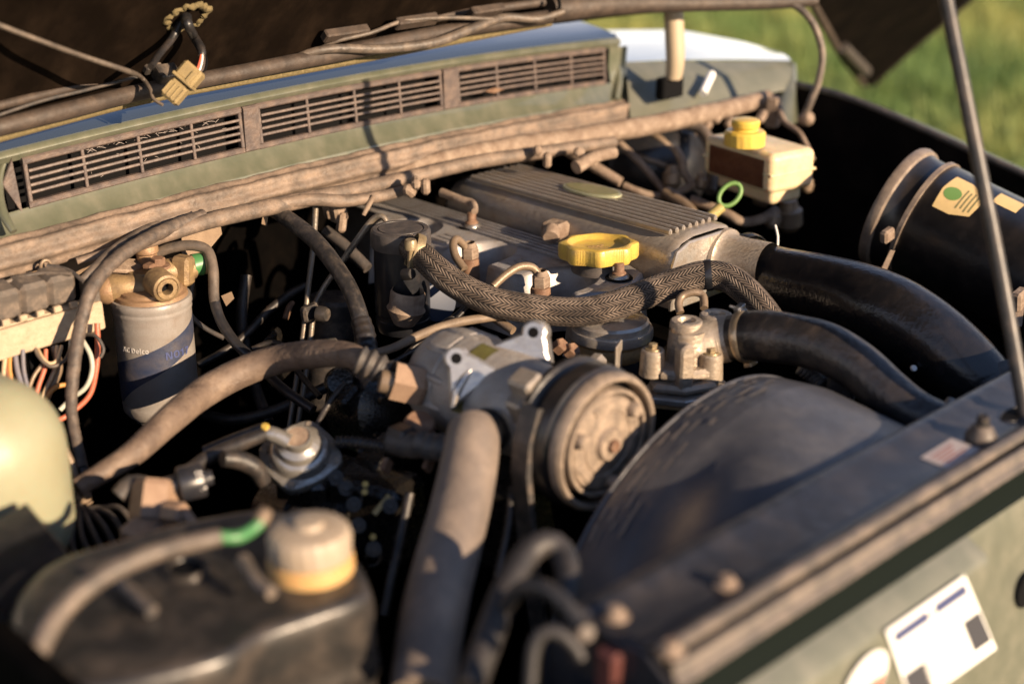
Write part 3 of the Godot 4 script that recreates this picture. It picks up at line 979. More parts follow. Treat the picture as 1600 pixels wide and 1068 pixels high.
	for k in 40:
		var an := TAU * k / 40
		var rr := 0.021 + rng.randf_range(-0.003, 0.003)
		ring.append(r4(hx * Vector3(cos(an) * rr * 1.25, sin(an) * rr * 1.0, 0.0), 0.0035 + rng.randf_range(-0.001, 0.0015)))
	ring.append(ring[0])
	tube(st, ring, 6)
	part(t, "hole_edge", st, "felt", "frayed edge of the hole in the lining")
	# hinge strap on the far side
	st = S()
	tube(st, [Vector4(0.7377, 1.305, -0.4476, 0.01485), Vector4(0.7326, 1.248, -0.4364, 0.01542), Vector4(0.7292, 1.2, -0.4283, 0.01499), Vector4(0.7305, 1.168, -0.4316, 0.01308)], 8)
	part(t, "hinge", st, "hinge_tan", "dusty tan hinge strap at the far end of the scuttle")
	st = S()
	box(st, Transform3D(Basis(Vector3(0, 1, 0), 0.0), Vector3(0.7342, 1.151, -0.4417)), Vector3(0.05, 0.034, 0.02), 0.003)
	solo("hinge_pocket", "black pocket below the tan bonnet hinge strap", "pocket", st, "black")

	# loom, connector and cables on the bonnet
	var con := thing("wiring_connector", "yellowed plastic wiring connector dangling from the bonnet loom", "connector", Vector3(-0.172, 1.262, -0.4048))
	st = S()
	var cx := axis(Vector3(-0.1608, 1.284, -0.4061), Vector3(-0.1478, 1.297, -0.4009) - Vector3(-0.1778, 1.265, -0.4122), Vector3(0.7, 0, 0.7))
	box(st, cx.translated_local(Vector3(0, -0.011, 0)), Vector3(0.022, 0.026, 0.018), 0.003)
	part(con, "socket", st, "connector")
	st = S()
	box(st, cx.translated_local(Vector3(0, 0.014, 0)), Vector3(0.026, 0.021, 0.021), 0.003)
	box(st, cx.translated_local(Vector3(0, 0.004, 0.0015)), Vector3(0.028, 0.004, 0.022), 0.001)
	box(st, cx.translated_local(Vector3(0.006, 0.012, 0.011)), Vector3(0.006, 0.016, 0.004), 0.001)
	part(con, "plug", st, "connector")
	st = S()
	for k in 4:
		tube(st, [r4(cx * Vector3(-0.009 + k * 0.006, -0.02, 0.0092), 0.0012), r4(cx * Vector3(-0.009 + k * 0.006, -0.004, 0.0092), 0.0012)], 6)
	part(con, "latch_rib", st, "connector")
	hose("bonnet_loom", "black taped loom hanging out of the hole in the bonnet lining", [r4(Vector3(-0.1233, 1.353, -0.4517), 0.0075), r4(Vector3(-0.1372, 1.346, -0.4223), 0.0062), Vector4(-0.1212, 1.328, -0.4371, 0.005502), Vector4(-0.1247, 1.318, -0.4197, 0.005104), Vector4(-0.1266, 1.311, -0.4151, 0.004369)], "rubber_clean", "", 12, {"wob": 0.08}, "wiring loom")
	var wm := ["red_print", "white_print", "plastic_grille", "black"]
	var wl := ["thin red wire of the connector dangling from the bonnet", "thin white wire of the connector dangling from the bonnet", "thin brown wire of the connector dangling from the bonnet", "thin black wire of the connector dangling from the bonnet"]
	for k in 4:
		hose("connector_wire", wl[k], [r4(Vector3(-0.1264, 1.314, -0.4163) + Vector3(k * 0.0012, 0, 0), 0.0013), r4(Vector3(-0.1315, 1.306, -0.4081) + Vector3(k * 0.003 - 0.003, 0, 0), 0.0013), r4(Vector3(-0.1396, 1.297, -0.402) + Vector3(k * 0.004 - 0.006, 0, 0.002), 0.0013), r4(Vector3(-0.1475, 1.294, -0.4032) + Vector3(k * 0.003 - 0.004, 0, 0), 0.0013)], wm[k], "wires of the bonnet connector", 6, {}, "wire")
	hose("bonnet_cable", "black cable behind the connector running along the bonnet lining", [r4(Vector3(-0.1318, 1.346, -0.4445), 0.005), r4(Vector3(-0.1486, 1.328, -0.4418), 0.0045), r4(Vector3(-0.1733, 1.317, -0.4272), 0.004), r4(Vector3(-0.1975, 1.308, -0.407), 0.004)], "rubber_clean", "", 10, {}, "cable")
	hose("washer_tube", "thin brown washer tube slung under the bonnet lining to the connector", [r4(Vector3(-0.3861, 1.381, -0.3848), 0.0026), r4(Vector3(-0.3352, 1.356, -0.3849), 0.0027), r4(Vector3(-0.2838, 1.332, -0.3934), 0.0028), r4(Vector3(-0.2289, 1.308, -0.4021), 0.0029), Vector4(-0.1826, 1.287, -0.4556, 0.002549), Vector4(-0.1831, 1.276, -0.4385, 0.002536), Vector4(-0.1873, 1.268, -0.426, 0.002163), Vector4(-0.1822, 1.262, -0.415, 0.0018)], "hose_dusty", "", 8, {}, "tube")
	hose("bonnet_hose", "dusty grey hose clipped along the bonnet's rear rail", [Vector4(0.0232, 1.26, -0.4992, 0.003222), Vector4(0.05521, 1.279, -0.479, 0.005236), Vector4(0.09254, 1.286, -0.4615, 0.005671), Vector4(0.1647, 1.279, -0.4483, 0.006211), Vector4(0.241, 1.28, -0.435, 0.006346), Vector4(0.3095, 1.291, -0.4346, 0.006481), Vector4(0.3722, 1.298, -0.4376, 0.006175), Vector4(0.4178, 1.293, -0.4209, 0.005347), Vector4(0.4608, 1.3, -0.4131, 0.0045)], "hose_dusty", "", 10)
	hose("bonnet_hose", "slim paired hose looping above the dusty grey bonnet hose", [Vector4(0.09149, 1.275, -0.5015, 0.002883), Vector4(0.1039, 1.291, -0.4761, 0.002859), Vector4(0.1516, 1.3, -0.457, 0.002883), Vector4(0.2044, 1.309, -0.4559, 0.00293), Vector4(0.2747, 1.307, -0.447, 0.002993), Vector4(0.3452, 1.299, -0.4346, 0.003056)], "hose_dusty", "", 8)
	hose("bonnet_lead", "short black lead curling down from the bonnet rail", [Vector4(0.4609, 1.319, -0.4236, 0.0027), Vector4(0.4583, 1.305, -0.4183, 0.0027), Vector4(0.4473, 1.293, -0.4225, 0.0027), Vector4(0.4244, 1.294, -0.43, 0.002687)], "black", "", 8, {}, "cable")
	hose("washer_loop", "long brown washer hose looping down from the far bonnet corner", [Vector4(0.8498, 1.285, -0.3286, 0.005446), Vector4(0.8694, 1.276, -0.3047, 0.005941), Vector4(0.88, 1.252, -0.2814, 0.005941), Vector4(0.888, 1.211, -0.2665, 0.005968), Vector4(0.883, 1.17, -0.264, 0.005995), Vector4(0.8717, 1.133, -0.2694, 0.006022), Vector4(0.8672, 1.11, -0.2762, 0.006049)], "hose_dusty", "", 10)
	st = S()
	lathe(st, axis(Vector3(0.8693, 1.107, -0.2726), Vector3(-0.3, 0.5, 1)), [Vector2(0, 0.012), Vector2(0.007, 0.011), Vector2(0.011, 0.006), Vector2(0.012, 0), Vector2(0.01, -0.01)], 14)
	solo("hose_end_fitting", "round dusty end fitting of the long brown washer hose", "fitting", st, "dust_brown")

func BP4(p: Vector3, r: float) -> Vector4:
	return Vector4(p.x, p.y, p.z, r)

# ---------------------------------------------------------------- rubber and cables under the scuttle
func cowl_rubber() -> void:
	var st := S()
	var prof: Array = []
	for k in 27:
		var t := k / 26.0
		var an := lerpf(-1.15, 2.0, t)
		var ridge := 0.0021 * sin(t * TAU * 3.5)
		prof.append(Vector2(-0.492 + cos(an) * (0.019 + ridge), 1.115 + sin(an) * (0.021 + ridge)))
	var rows: Array = []
	for p in prof:
		var row := PackedVector3Array()
		for k in 90:
			var x := lerpf(-0.72, 1.09, k / 89.0)
			var w := 0.0009 * (sin(x * 47.0 + p.x * 90.0) + sin(x * 113.0 + p.y * 190.0))
			row.append(Vector3(x, p.y + w + arch(x) * 0.62, p.x + w))
		rows.append(row)
	skin(st, rows)
	solo("bonnet_seal", "long ridged dusty brown rubber seal along the scuttle's front edge", "seal", st, "seal")
	hose("loom_hose", "upper dusty hose running along under the bonnet seal", [Vector4(-0.2837, 1.089, -0.463, 0.004401), Vector4(-0.2175, 1.097, -0.448, 0.007471), Vector4(-0.1146, 1.107, -0.4439, 0.01006), Vector4(-0.003444, 1.107, -0.4413, 0.01047), Vector4(0.1065, 1.105, -0.4387, 0.01005), Vector4(0.1897, 1.106, -0.4337, 0.009885), Vector4(0.2964, 1.11, -0.4229, 0.009752), Vector4(0.426, 1.108, -0.4014, 0.009181), Vector4(0.5394, 1.106, -0.3805, 0.008506)], "seal", "hoses under the bonnet seal", 12, {"wob": 0.03})
	hose("loom_hose", "lower dusty hose under the bonnet seal ending above the rocker cover", [Vector4(-0.1428, 1.107, -0.4416, 0.005356), Vector4(-0.05028, 1.109, -0.443, 0.006733), Vector4(0.02086, 1.108, -0.4338, 0.008101), Vector4(0.07305, 1.099, -0.423, 0.008236), Vector4(0.1285, 1.097, -0.4132, 0.007534), Vector4(0.1866, 1.097, -0.4171, 0.005986)], "seal", "hoses under the bonnet seal", 12, {"wob": 0.04})
	hose("loom_hose", "thick taped loom under the far half of the bonnet seal", [Vector4(0.1365, 1.089, -0.5058, 0.003474), Vector4(0.1907, 1.1, -0.4895, 0.006582), Vector4(0.2856, 1.112, -0.4641, 0.01075), Vector4(0.395, 1.112, -0.4486, 0.01384), Vector4(0.5002, 1.112, -0.4216, 0.01512), Vector4(0.6173, 1.113, -0.3991, 0.01555), Vector4(0.7471, 1.116, -0.3802, 0.01505), Vector4(0.891, 1.122, -0.3641, 0.01351)], "dust_brown", "hoses under the bonnet seal", 12, {"wob": 0.05})
	# dusty clips and lumps on the far loom
	var lc := thing("loom_clips", "cluster of dusty clips hanging under the loom behind the engine", "clips", Vector3(0.3049, 1.102, -0.3804))
	for q in [Vector3(0.3853, 1.118, -0.3866), Vector3(0.3846, 1.108, -0.3668), Vector3(0.441, 1.111, -0.3588), Vector3(0.4513, 1.101, -0.3433), Vector3(0.1631, 1.113, -0.3888), Vector3(0.1707, 1.108, -0.3786), Vector3(0.1543, 1.103, -0.3918)]:
		st = S()
		box(st, Transform3D(Basis(Vector3(0, 0, 1), rng.randf() * 2.0).rotated(Vector3(0, 1, 0), rng.randf()), q), Vector3(0.014, 0.022, 0.012), 0.004)
		part(lc, "clip", st, "dust_brown")
	hose("vent_pipe", "bent dusty pipe lying behind the rocker cover's far end", [Vector4(0.2414, 1.077, -0.4282, 0.006143), Vector4(0.2447, 1.073, -0.3928, 0.005646), Vector4(0.2482, 1.071, -0.3734, 0.005617), Vector4(0.235, 1.067, -0.354, 0.004703)], "dust_brown", "", 10, {}, "pipe")
	hose("loom_strap", "thin strap tying the hoses above the rocker cover", [Vector4(0.1068, 1.102, -0.4072, 0.003726), Vector4(0.09688, 1.088, -0.4088, 0.003726), Vector4(0.09099, 1.079, -0.4099, 0.002898)], "dust_brown", "", 6, {}, "strap")
	hose("heater_hose", "short dusty hose stub behind the intake plenum", [Vector4(0.418, 1.096, -0.3428, 0.009901), Vector4(0.4558, 1.105, -0.3413, 0.009091), Vector4(0.4917, 1.106, -0.3372, 0.008263)], "dust_brown", "", 12)

# ---------------------------------------------------------------- engine top
func arc2(c: Vector2, rx: float, ry: float, a0: float, a1: float, n: int) -> Array:
	var out: Array = []
	for k in n + 1:
		var an := lerpf(a0, a1, float(k) / n)
		out.append(c + Vector2(cos(an) * rx, sin(an) * ry))
	return out

func engine() -> void:
	# rocker cover: cast lid with injector pockets along its near side; outline in (x, z)
	var t := thing("rocker_cover", "cast alloy rocker cover with ribbed top and scooped pockets under the yellow cap", "engine cover", Vector3(0.24, 0.95, -0.34))
	var ring: Array = [Vector2(0.292, -0.62), Vector2(0.296, -0.13), Vector2(0.284, -0.098), Vector2(0.246, -0.078), Vector2(0.2, -0.074), Vector2(0.17, -0.098)]
	for k in 3:
		var zc := -0.152 - k * 0.147
		ring.append(Vector2(0.166, zc + 0.044))
		ring.append_array(arc2(Vector2(0.178, zc), 0.066, 0.042, PI * 0.5 - 0.15, -PI * 0.5 + 0.15, 14))
		ring.append(Vector2(0.166, zc - 0.044))
	ring.append(Vector2(0.206, -0.51))
	ring.append(Vector2(0.21, -0.62))
	var st := S()
	var tops := PackedVector3Array()
	# sides flare outwards as they go down, top rim is rolled
	var rows: Array = []
	for lv in [[0.0045, 1.0318], [0.0018, 1.0308], [0.0, 1.028], [-0.004, 1.0], [-0.011, 0.945]]:
		var row := PackedVector3Array()
		for i in ring.size():
			var d0: Vector2 = (ring[i] - ring[(i + ring.size() - 1) % ring.size()]).normalized()
			var d1: Vector2 = (ring[(i + 1) % ring.size()] - ring[i]).normalized()
			var nn := Vector2(-d0.y - d1.y, d0.x + d1.x).normalized()
			var q: Vector2 = ring[i] + nn * lv[0]
			row.append(Vector3(q.x, lv[1], q.y))
		rows.append(row)
	# which way is inwards: make the first row the smaller one
	if rows[0][1].x > rows[2][1].x:
		for r in 2:
			for i in ring.size():
				rows[r][i] = Vector3(2 * ring[i].x - rows[r][i].x, rows[r][i].y, 2 * ring[i].y - rows[r][i].z)
		for r in [3, 4]:
			for i in ring.size():
				rows[r][i] = Vector3(2 * ring[i].x - rows[r][i].x, rows[r][i].y, 2 * ring[i].y - rows[r][i].z)
	skin(st, rows, true)
	var flat := PackedVector2Array()
	for p in rows[0]:
		flat.append(Vector2(p.x, p.z))
	var ix := Geometry2D.triangulate_polygon(flat)
	for i in range(0, ix.size(), 3):
		tri(st, rows[0][ix[i]], rows[0][ix[i + 1]], rows[0][ix[i + 2]])
	part(t, "cover", st, "alloy_rocker")
	for k in 5:
		st = S()
		box(st, Transform3D(Basis(), Vector3(0.2485 + k * 0.0095, 1.0332, -0.385)), Vector3(0.0042, 0.0058, 0.42), 0.0016)
		part(t, "rib", st, "alloy_rocker")
	for k in 3:
		st = S()
		box(st, Transform3D(Basis(), Vector3(0.188 + k * 0.012, 1.0322, -0.226)), Vector3(0.003, 0.003, 0.034 - k * 0.002), 0.001)
		box(st, Transform3D(Basis(), Vector3(0.188 + k * 0.012, 1.0322, -0.373)), Vector3(0.003, 0.003, 0.034 - k * 0.002), 0.001)
		part(t, "rib", st, "alloy_rocker")
	for q in [Vector3(0.2438, 1.033, -0.102), Vector3(0.2595, 1.033, -0.3877)]:
		st = S()
		lathe(st, axis(q, Vector3.UP), [Vector2(0.0, 0.0014), Vector2(0.0165, 0.0014), Vector2(0.0172, 0.0)], 28)
		var sl := part(t, "bolt_seal", st, "black")
		st = S()
		lathe(st, axis(q + Vector3(0, 0.0012, 0), Vector3.UP), [Vector2(0.0, 0.004), Vector2(0.0105, 0.004), Vector2(0.0125, 0.002), Vector2(0.013, 0.0)], 24)
		part(sl, "bolt_washer", st, "steel")
		st = S()
		lathe(st, axis(q + Vector3(0, 0.005, 0), Vector3.UP), [Vector2(0.0, 0.0145), Vector2(0.0052, 0.0145), Vector2(0.0062, 0.013), Vector2(0.0062, 0.004), Vector2(0.0088, 0.002), Vector2(0.009, 0)], 14)
		part(sl, "bolt", st, "rust")
	# engine block under it
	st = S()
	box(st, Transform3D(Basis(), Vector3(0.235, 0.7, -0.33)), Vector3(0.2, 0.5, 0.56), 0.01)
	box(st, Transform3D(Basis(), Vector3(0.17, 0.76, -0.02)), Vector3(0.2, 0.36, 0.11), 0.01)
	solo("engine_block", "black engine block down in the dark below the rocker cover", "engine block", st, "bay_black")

	# oil filler cap
	t = thing("oil_filler_cap", "bright yellow scalloped oil filler cap on the rocker cover", "oil cap", Vector3(0.2546, 1.046, -0.1468))
	var cap := axis(Vector3(0.2546, 1.046, -0.1468), Vector3(0.03, 1, -0.05))
	var lobes := func(an: float, r: float, y: float) -> float:
		if r < 0.039:
			return r
		var s := fposmod(an / TAU * 8.0, 1.0)
		var dip := 1.0 - 0.115 * pow(maxf(0.0, sin(s * PI)), 1.6) * clampf((r - 0.039) / 0.008, 0, 1)
		var knurl := 1.0
		if y < 0.0195 and y > 0.003 and s > 0.18 and s < 0.82:
			knurl = 1.0 - 0.014 * (0.5 + 0.5 * sin(an * 150.0))
		return r * dip * knurl
	st = S()
	lathe(st, cap, [Vector2(0.03, -0.004), Vector2(0.0485, 0.0), Vector2(0.0505, 0.0035), Vector2(0.0505, 0.018), Vector2(0.0495, 0.02), Vector2(0.0465, 0.021), Vector2(0.0395, 0.0214), Vector2(0.0385, 0.021), Vector2(0.0345, 0.016), Vector2(0.032, 0.0148), Vector2(0.012, 0.0144), Vector2(0.0, 0.0144)], 480, lobes)
	part(t, "cap", st, "yellow")
	st = S()
	lathe(st, axis(Vector3(cap.origin.x, 1.03, cap.origin.z), Vector3.UP), [Vector2(0.034, 0.0), Vector2(0.031, 0.004), Vector2(0.03, 0.022)], 32)
	part(t, "filler_neck", st, "rubber_grey")
	for k in 3:
		st = S()
		for q in 4 - (k % 2):
			box(st, Transform3D(Basis(Vector3(0, 1, 0), -0.45), cap * Vector3(0, 0.0146, 0) + Vector3(0.92, 0, 0.38) * (-0.011 + q * 0.0058 + k * 0.0015) + Vector3(-0.38, 0, 0.92) * (k * 0.0052 - 0.004)), Vector3(0.0042, 0.0006, 0.0024), 0.0)
		part(t, "marking", st, "gasket").set_meta("kind", "stuff")

	# intake plenum beyond the rocker cover, ribbed lid
	t = thing("intake_plenum", "long ribbed grey alloy intake plenum with oval badge behind the rocker cover", "intake plenum", Vector3(0.37, 0.98, -0.27))
	st = S()
	var sect: Array = []
	for q in [Vector2(0.304, 0.985), Vector2(0.304, 1.04), Vector2(0.309, 1.06), Vector2(0.322, 1.071), Vector2(0.345, 1.076), Vector2(0.395, 1.076), Vector2(0.416, 1.072), Vector2(0.428, 1.06), Vector2(0.433, 1.04), Vector2(0.434, 0.985)]:
		sect.append(q)
	rows = []
	for z in [[-0.5, 0.5], [-0.497, 0.8], [-0.487, 0.94], [-0.465, 1.0], [-0.3, 1.0], [-0.082, 1.0], [-0.073, 0.985], [-0.07, 0.95]]:
		var row := PackedVector3Array()
		for q in sect:
			row.append(Vector3(0.367 + (q.x - 0.367) * lerpf(0.75, 1.0, z[1]), 0.99 + (q.y - 0.99) * z[1], z[0]))
		rows.append(row)
	skin(st, rows)
	part(t, "body", st, "alloy_brown")
	for k in 8:
		st = S()
		var x := 0.323 + k * 0.0128
		box(st, Transform3D(Basis(), Vector3(x, 1.0775, -0.272)), Vector3(0.0062, 0.0078, 0.37), 0.002)
		part(t, "rib", st, "alloy_brown")
	st = S()
	slab(st, frame(Vector3(0.367, 0.99, -0.0705), Vector3(1, 0, 0), Vector3(0, 1, 0)), [Vector2(-0.066, -0.006), Vector2(-0.066, 0.05), Vector2(-0.058, 0.07), Vector2(-0.035, 0.079), Vector2(0.035, 0.079), Vector2(0.057, 0.07), Vector2(0.067, 0.05), Vector2(0.067, -0.006)], 0.007, 0.002)
	part(t, "end_plate", st, "alloy_pale")
	st = S()
	lathe(st, axis(Vector3(0.405, 1.029, -0.066), Vector3(0.1, 0.03, 1)), [Vector2(0.041, 0.0), Vector2(0.04, 0.005), Vector2(0.036, 0.008), Vector2(0.0335, 0.014), Vector2(0.0325, 0.03), Vector2(0.0325, 0.066)], 36)
	part(t, "outlet_neck", st, "alloy_cast")
	# badge on the lid: pale oval rim, green field, a band of dark script
	var bc: Vector3 = Vector3(0.3801, 1.081, -0.2761)
	st = S()
	var oval := func(rx: float, ry: float) -> Array:
		return arc2(Vector2.ZERO, rx, ry, 0, TAU * 35.0 / 36.0, 35)
	var bx := frame(bc, Vector3(0.12, 0, 1), Vector3(1, 0, -0.12))
	slab(st, bx.translated_local(Vector3(0, 0, 0)), oval.call(0.047, 0.023), 0.004, 0.001)
	var bd := part(t, "badge", st, "badge_rim")
	st = S()
	slab(st, bx.translated_local(Vector3(0, 0, -0.0008 if bx.basis.z.y < 0 else 0.004)), oval.call(0.042, 0.0185), 0.0008)
	part(bd, "badge_field", st, "badge_green")
	# bolts along the far rim of the lid
	for k in 9:
		st = S()
		var q: Vector3 = Vector3(0.3548, 1.075, -0.4844) + Vector3(0.016 * k, 0.004, -0.006 + 0.004 * k)
		bolt(st, q, Vector3.UP, 0.0048)
		part(t, "lid_bolt", st, "dust_brown")
	st = S()
	box(st, Transform3D(Basis(Vector3(0, 1, 0), 0.2), Vector3(0.2928, 1.05, -0.2596)), Vector3(0.03, 0.022, 0.03), 0.004)
	lathe(st, axis(Vector3(0.2819, 1.052, -0.2559), Vector3(-0.6, -0.3, 0.5)), [Vector2(0, 0.016), Vector2(0.01, 0.016), Vector2(0.012, 0.012), Vector2(0.012, 0)], 16)
	part(t, "sensor_boss", st, "dust_brown")

	# dipstick
	t = thing("dipstick", "dipstick with green ring handle and cream sleeve behind the intake plenum", "dipstick", Vector3(0.5003, 1.049, -0.1632))
	st = S()
	var loop: Array = []
	var dc: Vector3 = Vector3(0.5249, 1.074, -0.1534)
	var dv: Vector3 = (Vector3(0.5337, 1.085, -0.1511) - dc)
	var dw: Vector3 = (Vector3(0.5168, 1.079, -0.1639) - dc)
	for k in 17:
		var an := TAU * k / 16.0
		loop.append(r4(dc + dv.normalized() * cos(an) * 0.018 + dw.normalized() * sin(an) * 0.0125, 0.0034))
	tube(st, loop, 8, {"caps": false})
	part(t, "ring_handle", st, "green_print")
	st = S()
	tube(st, [Vector4(0.5133, 1.059, -0.1565, 0.007459), Vector4(0.5001, 1.048, -0.163, 0.007459), Vector4(0.4915, 1.04, -0.1668, 0.007021)], 12)
	part(t, "sleeve", st, "olive_bright")

	# injectors, their pipes and nuts
	var inj := [["injector nearest the oil cap with its bent pipe", Vector3(0.1653, 1.036, -0.1583)], ["injector in the pocket behind the braided hose's left bend", Vector3(0.1724, 1.039, -0.2947)]]
	for k in 2:
		t = thing("injector", inj[k][0], "injector", inj[k][1] - Vector3(0, 0.03, 0), "fuel injectors in the pockets of the rocker cover")
		var q: Vector3 = inj[k][1]
		st = S()
		lathe(st, axis(q - Vector3(0, 0.045, 0), Vector3(-0.1, 1, 0.05)), [Vector2(0, 0.037), Vector2(0.011, 0.037), Vector2(0.0125, 0.034), Vector2(0.0125, 0)], 18)
		part(t, "body", st, "rust")
		st = S()
		hexagon(st, axis(q - Vector3(0, 0.008, 0), Vector3(-0.1, 1, 0.05)), 0.0115, 0.014)
		lathe(st, axis(q + Vector3(0, 0.006, 0), Vector3(-0.1, 1, 0.05)), [Vector2(0.006, 0.006), Vector2(0.009, 0.0), Vector2(0.0095, -0.001)], 16)
		part(t, "nut", st, "dust_brown")
	hose("injector_pipe", "bent steel injector pipe arching to the injector below the oil cap", [Vector4(0.09755, 1.039, -0.1728, 0.00459), Vector4(0.1186, 1.049, -0.1727, 0.005002), Vector4(0.14, 1.055, -0.1704, 0.005032), Vector4(0.1576, 1.051, -0.1662, 0.005061), Vector4(0.1642, 1.04, -0.1617, 0.005075), Vector4(0.1645, 1.035, -0.1586, 0.005075)], "pipe_tan", "injector pipes", 12, {}, "pipe")
	hose("injector_pipe", "tight steel injector pipe loop behind the braided hose's left bend", [Vector4(0.1295, 1.033, -0.2584, 0.005207), Vector4(0.1318, 1.045, -0.2775, 0.005236), Vector4(0.1395, 1.056, -0.2907, 0.005266), Vector4(0.1504, 1.059, -0.2968, 0.005295), Vector4(0.1608, 1.051, -0.2976, 0.005324), Vector4(0.1706, 1.039, -0.2964, 0.004941)], "pipe_tan", "injector pipes", 12, {}, "pipe")
	hose("injector_pipe", "steel injector pipe passing behind the breather, blurred white", [Vector4(0.1617, 1.02, -0.3391, 0.003767), Vector4(0.1689, 1.025, -0.3651, 0.003807), Vector4(0.1737, 1.027, -0.3914, 0.003848)], "pipe_tan", "injector pipes", 10, {}, "pipe")

	# breather canister
	var bt: Vector3 = Vector3(0.06004, 1.091, -0.2972)
	t = thing("oil_breather", "black cylindrical oil breather canister with a round dusty lid", "breather", bt - Vector3(0, 0.13, 0))
	st = S()
	lathe(st, axis(bt, Vector3.UP), [Vector2(0, 0.002), Vector2(0.027, 0.002), Vector2(0.0275, 0.0005), Vector2(0.0285, 0.0005), Vector2(0.029, 0.002), Vector2(0.034, 0.002), Vector2(0.0365, 0.0), Vector2(0.0372, -0.003), Vector2(0.0372, -0.019), Vector2(0.036, -0.021), Vector2(0.0335, -0.021)], 48)
	part(t, "lid", st, "plastic_lid")
	st = S()
	lathe(st, axis(bt, Vector3.UP), [Vector2(0.0335, -0.02), Vector2(0.034, -0.035), Vector2(0.0345, -0.105), Vector2(0.033, -0.107), Vector2(0.033, -0.112), Vector2(0.0345, -0.113), Vector2(0.034, -0.122), Vector2(0.031, -0.13), Vector2(0.0, -0.132)], 48)
	part(t, "canister", st, "black_gloss")
	st = S()
	lathe(st, axis(Vector3(0.03742, 1.013, -0.2614), Vector3(0.1, 1, 0.1)), [Vector2(0.02, 0.014), Vector2(0.0215, 0.01), Vector2(0.0215, -0.006), Vector2(0.024, -0.01), Vector2(0.022, -0.014), Vector2(0.013, -0.03), Vector2(0.0, -0.032)], 28)
	part(t, "lower_spigot", st, "dust_brown", "dusty brown lower spigot")
	clamp_ring(t, "screw_clamp", Vector3(0.03616, 1.082, -0.2405), Vector3(0.62, -0.35, 0.45), 0.02, 0.01, "zinc")
	st = S()
	box(st, Transform3D(Basis(Vector3(1, 0, 0), 0.1), Vector3(0.02071, 1.079, -0.2316)), Vector3(0.008, 0.026, 0.005), 0.001)
	lathe(st, axis(Vector3(0.02197, 1.089, -0.2327), Vector3.UP), [Vector2(0, 0.012), Vector2(0.006, 0.012), Vector2(0.0075, 0.009), Vector2(0.0075, 0.0)], 14)
	part(t, "clamp_screw", st, "zinc")
	st = S()
	lathe(st, axis(Vector3(0.01302, 1.061, -0.2291), Vector3(0.1, 0.3, 1)), [Vector2(0, 0.008), Vector2(0.006, 0.008), Vector2(0.007, 0.005), Vector2(0.007, -0.006)], 12)
	part(t, "clamp_bolt", st, "rubber")

	# braided breather hose
	t = thing("braided_hose", "thick woven braided hose sweeping from the black breather past the yellow oil cap", "hose", Vector3(0.1095, 1.02, -0.04638))
	st = S()
	tube(st, [Vector4(0.05035, 1.078, -0.2693, 0.01548), Vector4(0.03903, 1.078, -0.2358, 0.01597), Vector4(0.03053, 1.069, -0.194, 0.01644), Vector4(0.03852, 1.055, -0.1641, 0.01671), Vector4(0.05806, 1.041, -0.1297, 0.01703), Vector4(0.09645, 1.031, -0.0947, 0.01708), Vector4(0.137, 1.025, -0.06757, 0.01718), Vector4(0.174, 1.027, -0.05098, 0.01731), Vector4(0.2176, 1.036, -0.03463, 0.01745), Vector4(0.2604, 1.046, -0.01687, 0.01758), Vector4(0.2829, 1.052, -0.001311, 0.0176), Vector4(0.2976, 1.051, 0.02096, 0.01755), Vector4(0.2974, 1.043, 0.04737, 0.01739), Vector4(0.2952, 1.027, 0.07636, 0.01723), Vector4(0.2899, 1.008, 0.1037, 0.01708)], 40, {"step": 0.004})
	part(t, "hose", st, "braid")
	clamp_ring(t, "hose_band", Vector3(0.2868, 1.052, 0.002403), Vector3(0.29, 1.052, 0.008549) - Vector3(0.2803, 1.05, -0.003031), 0.0182, 0.008, "black_gloss", false)

	# big black intercooler hose
	t = thing("intercooler_hose", "fat glossy black rubber intake hose curving down to the far front corner", "hose", Vector3(0.3993, 0.9818, 0.2385))
	st = S()
	tube(st, [Vector4(0.4386, 1.027, -0.07635, 0.02595), Vector4(0.4353, 1.027, -0.05714, 0.02906), Vector4(0.4261, 1.022, -0.02629, 0.03522), Vector4(0.4217, 1.017, 0.01723, 0.04108), Vector4(0.4209, 1.021, 0.08893, 0.04268), Vector4(0.4149, 1.02, 0.1579, 0.04525), Vector4(0.4153, 1.006, 0.211, 0.04557), Vector4(0.4159, 0.9823, 0.2616, 0.04415), Vector4(0.4189, 0.9541, 0.3023, 0.04083), Vector4(0.404, 0.9299, 0.331, 0.03456)], 48, {"step": 0.008, "wob": 0.006})
	part(t, "hose", st, "hose_gloss")
	clamp_ring(t, "inlet_clamp", Vector3(0.4357, 1.026, -0.05325), Vector3(0.4291, 1.022, -0.02345) - Vector3(0.4406, 1.025, -0.07358), 0.0325, 0.013, "black_gloss", true)
	clamp_ring(t, "outlet_clamp", Vector3(0.4328, 0.9603, 0.3049), Vector3(0.404, 0.9299, 0.331) - Vector3(0.4147, 0.9541, 0.2983), 0.04, 0.014, "plastic_dark", true)
	hose("grey_wire", "short grey wire end sticking up beside the fat intake hose", [Vector4(0.4805, 1.03, -0.03775, 0.001674), Vector4(0.4937, 1.044, -0.04762, 0.001683), Vector4(0.5031, 1.055, -0.05959, 0.001692)], "white_print", "", 6, {}, "wire")

	# thermostat housing
	t = thing("thermostat_housing", "dusty cast alloy thermostat housing with two upright open necks", "thermostat housing", Vector3(0.16, 0.965, 0.07))
	var a: Vector3 = Vector3(0.1733, 1.041, 0.06328)
	var b: Vector3 = Vector3(0.2065, 1.044, 0.07828)
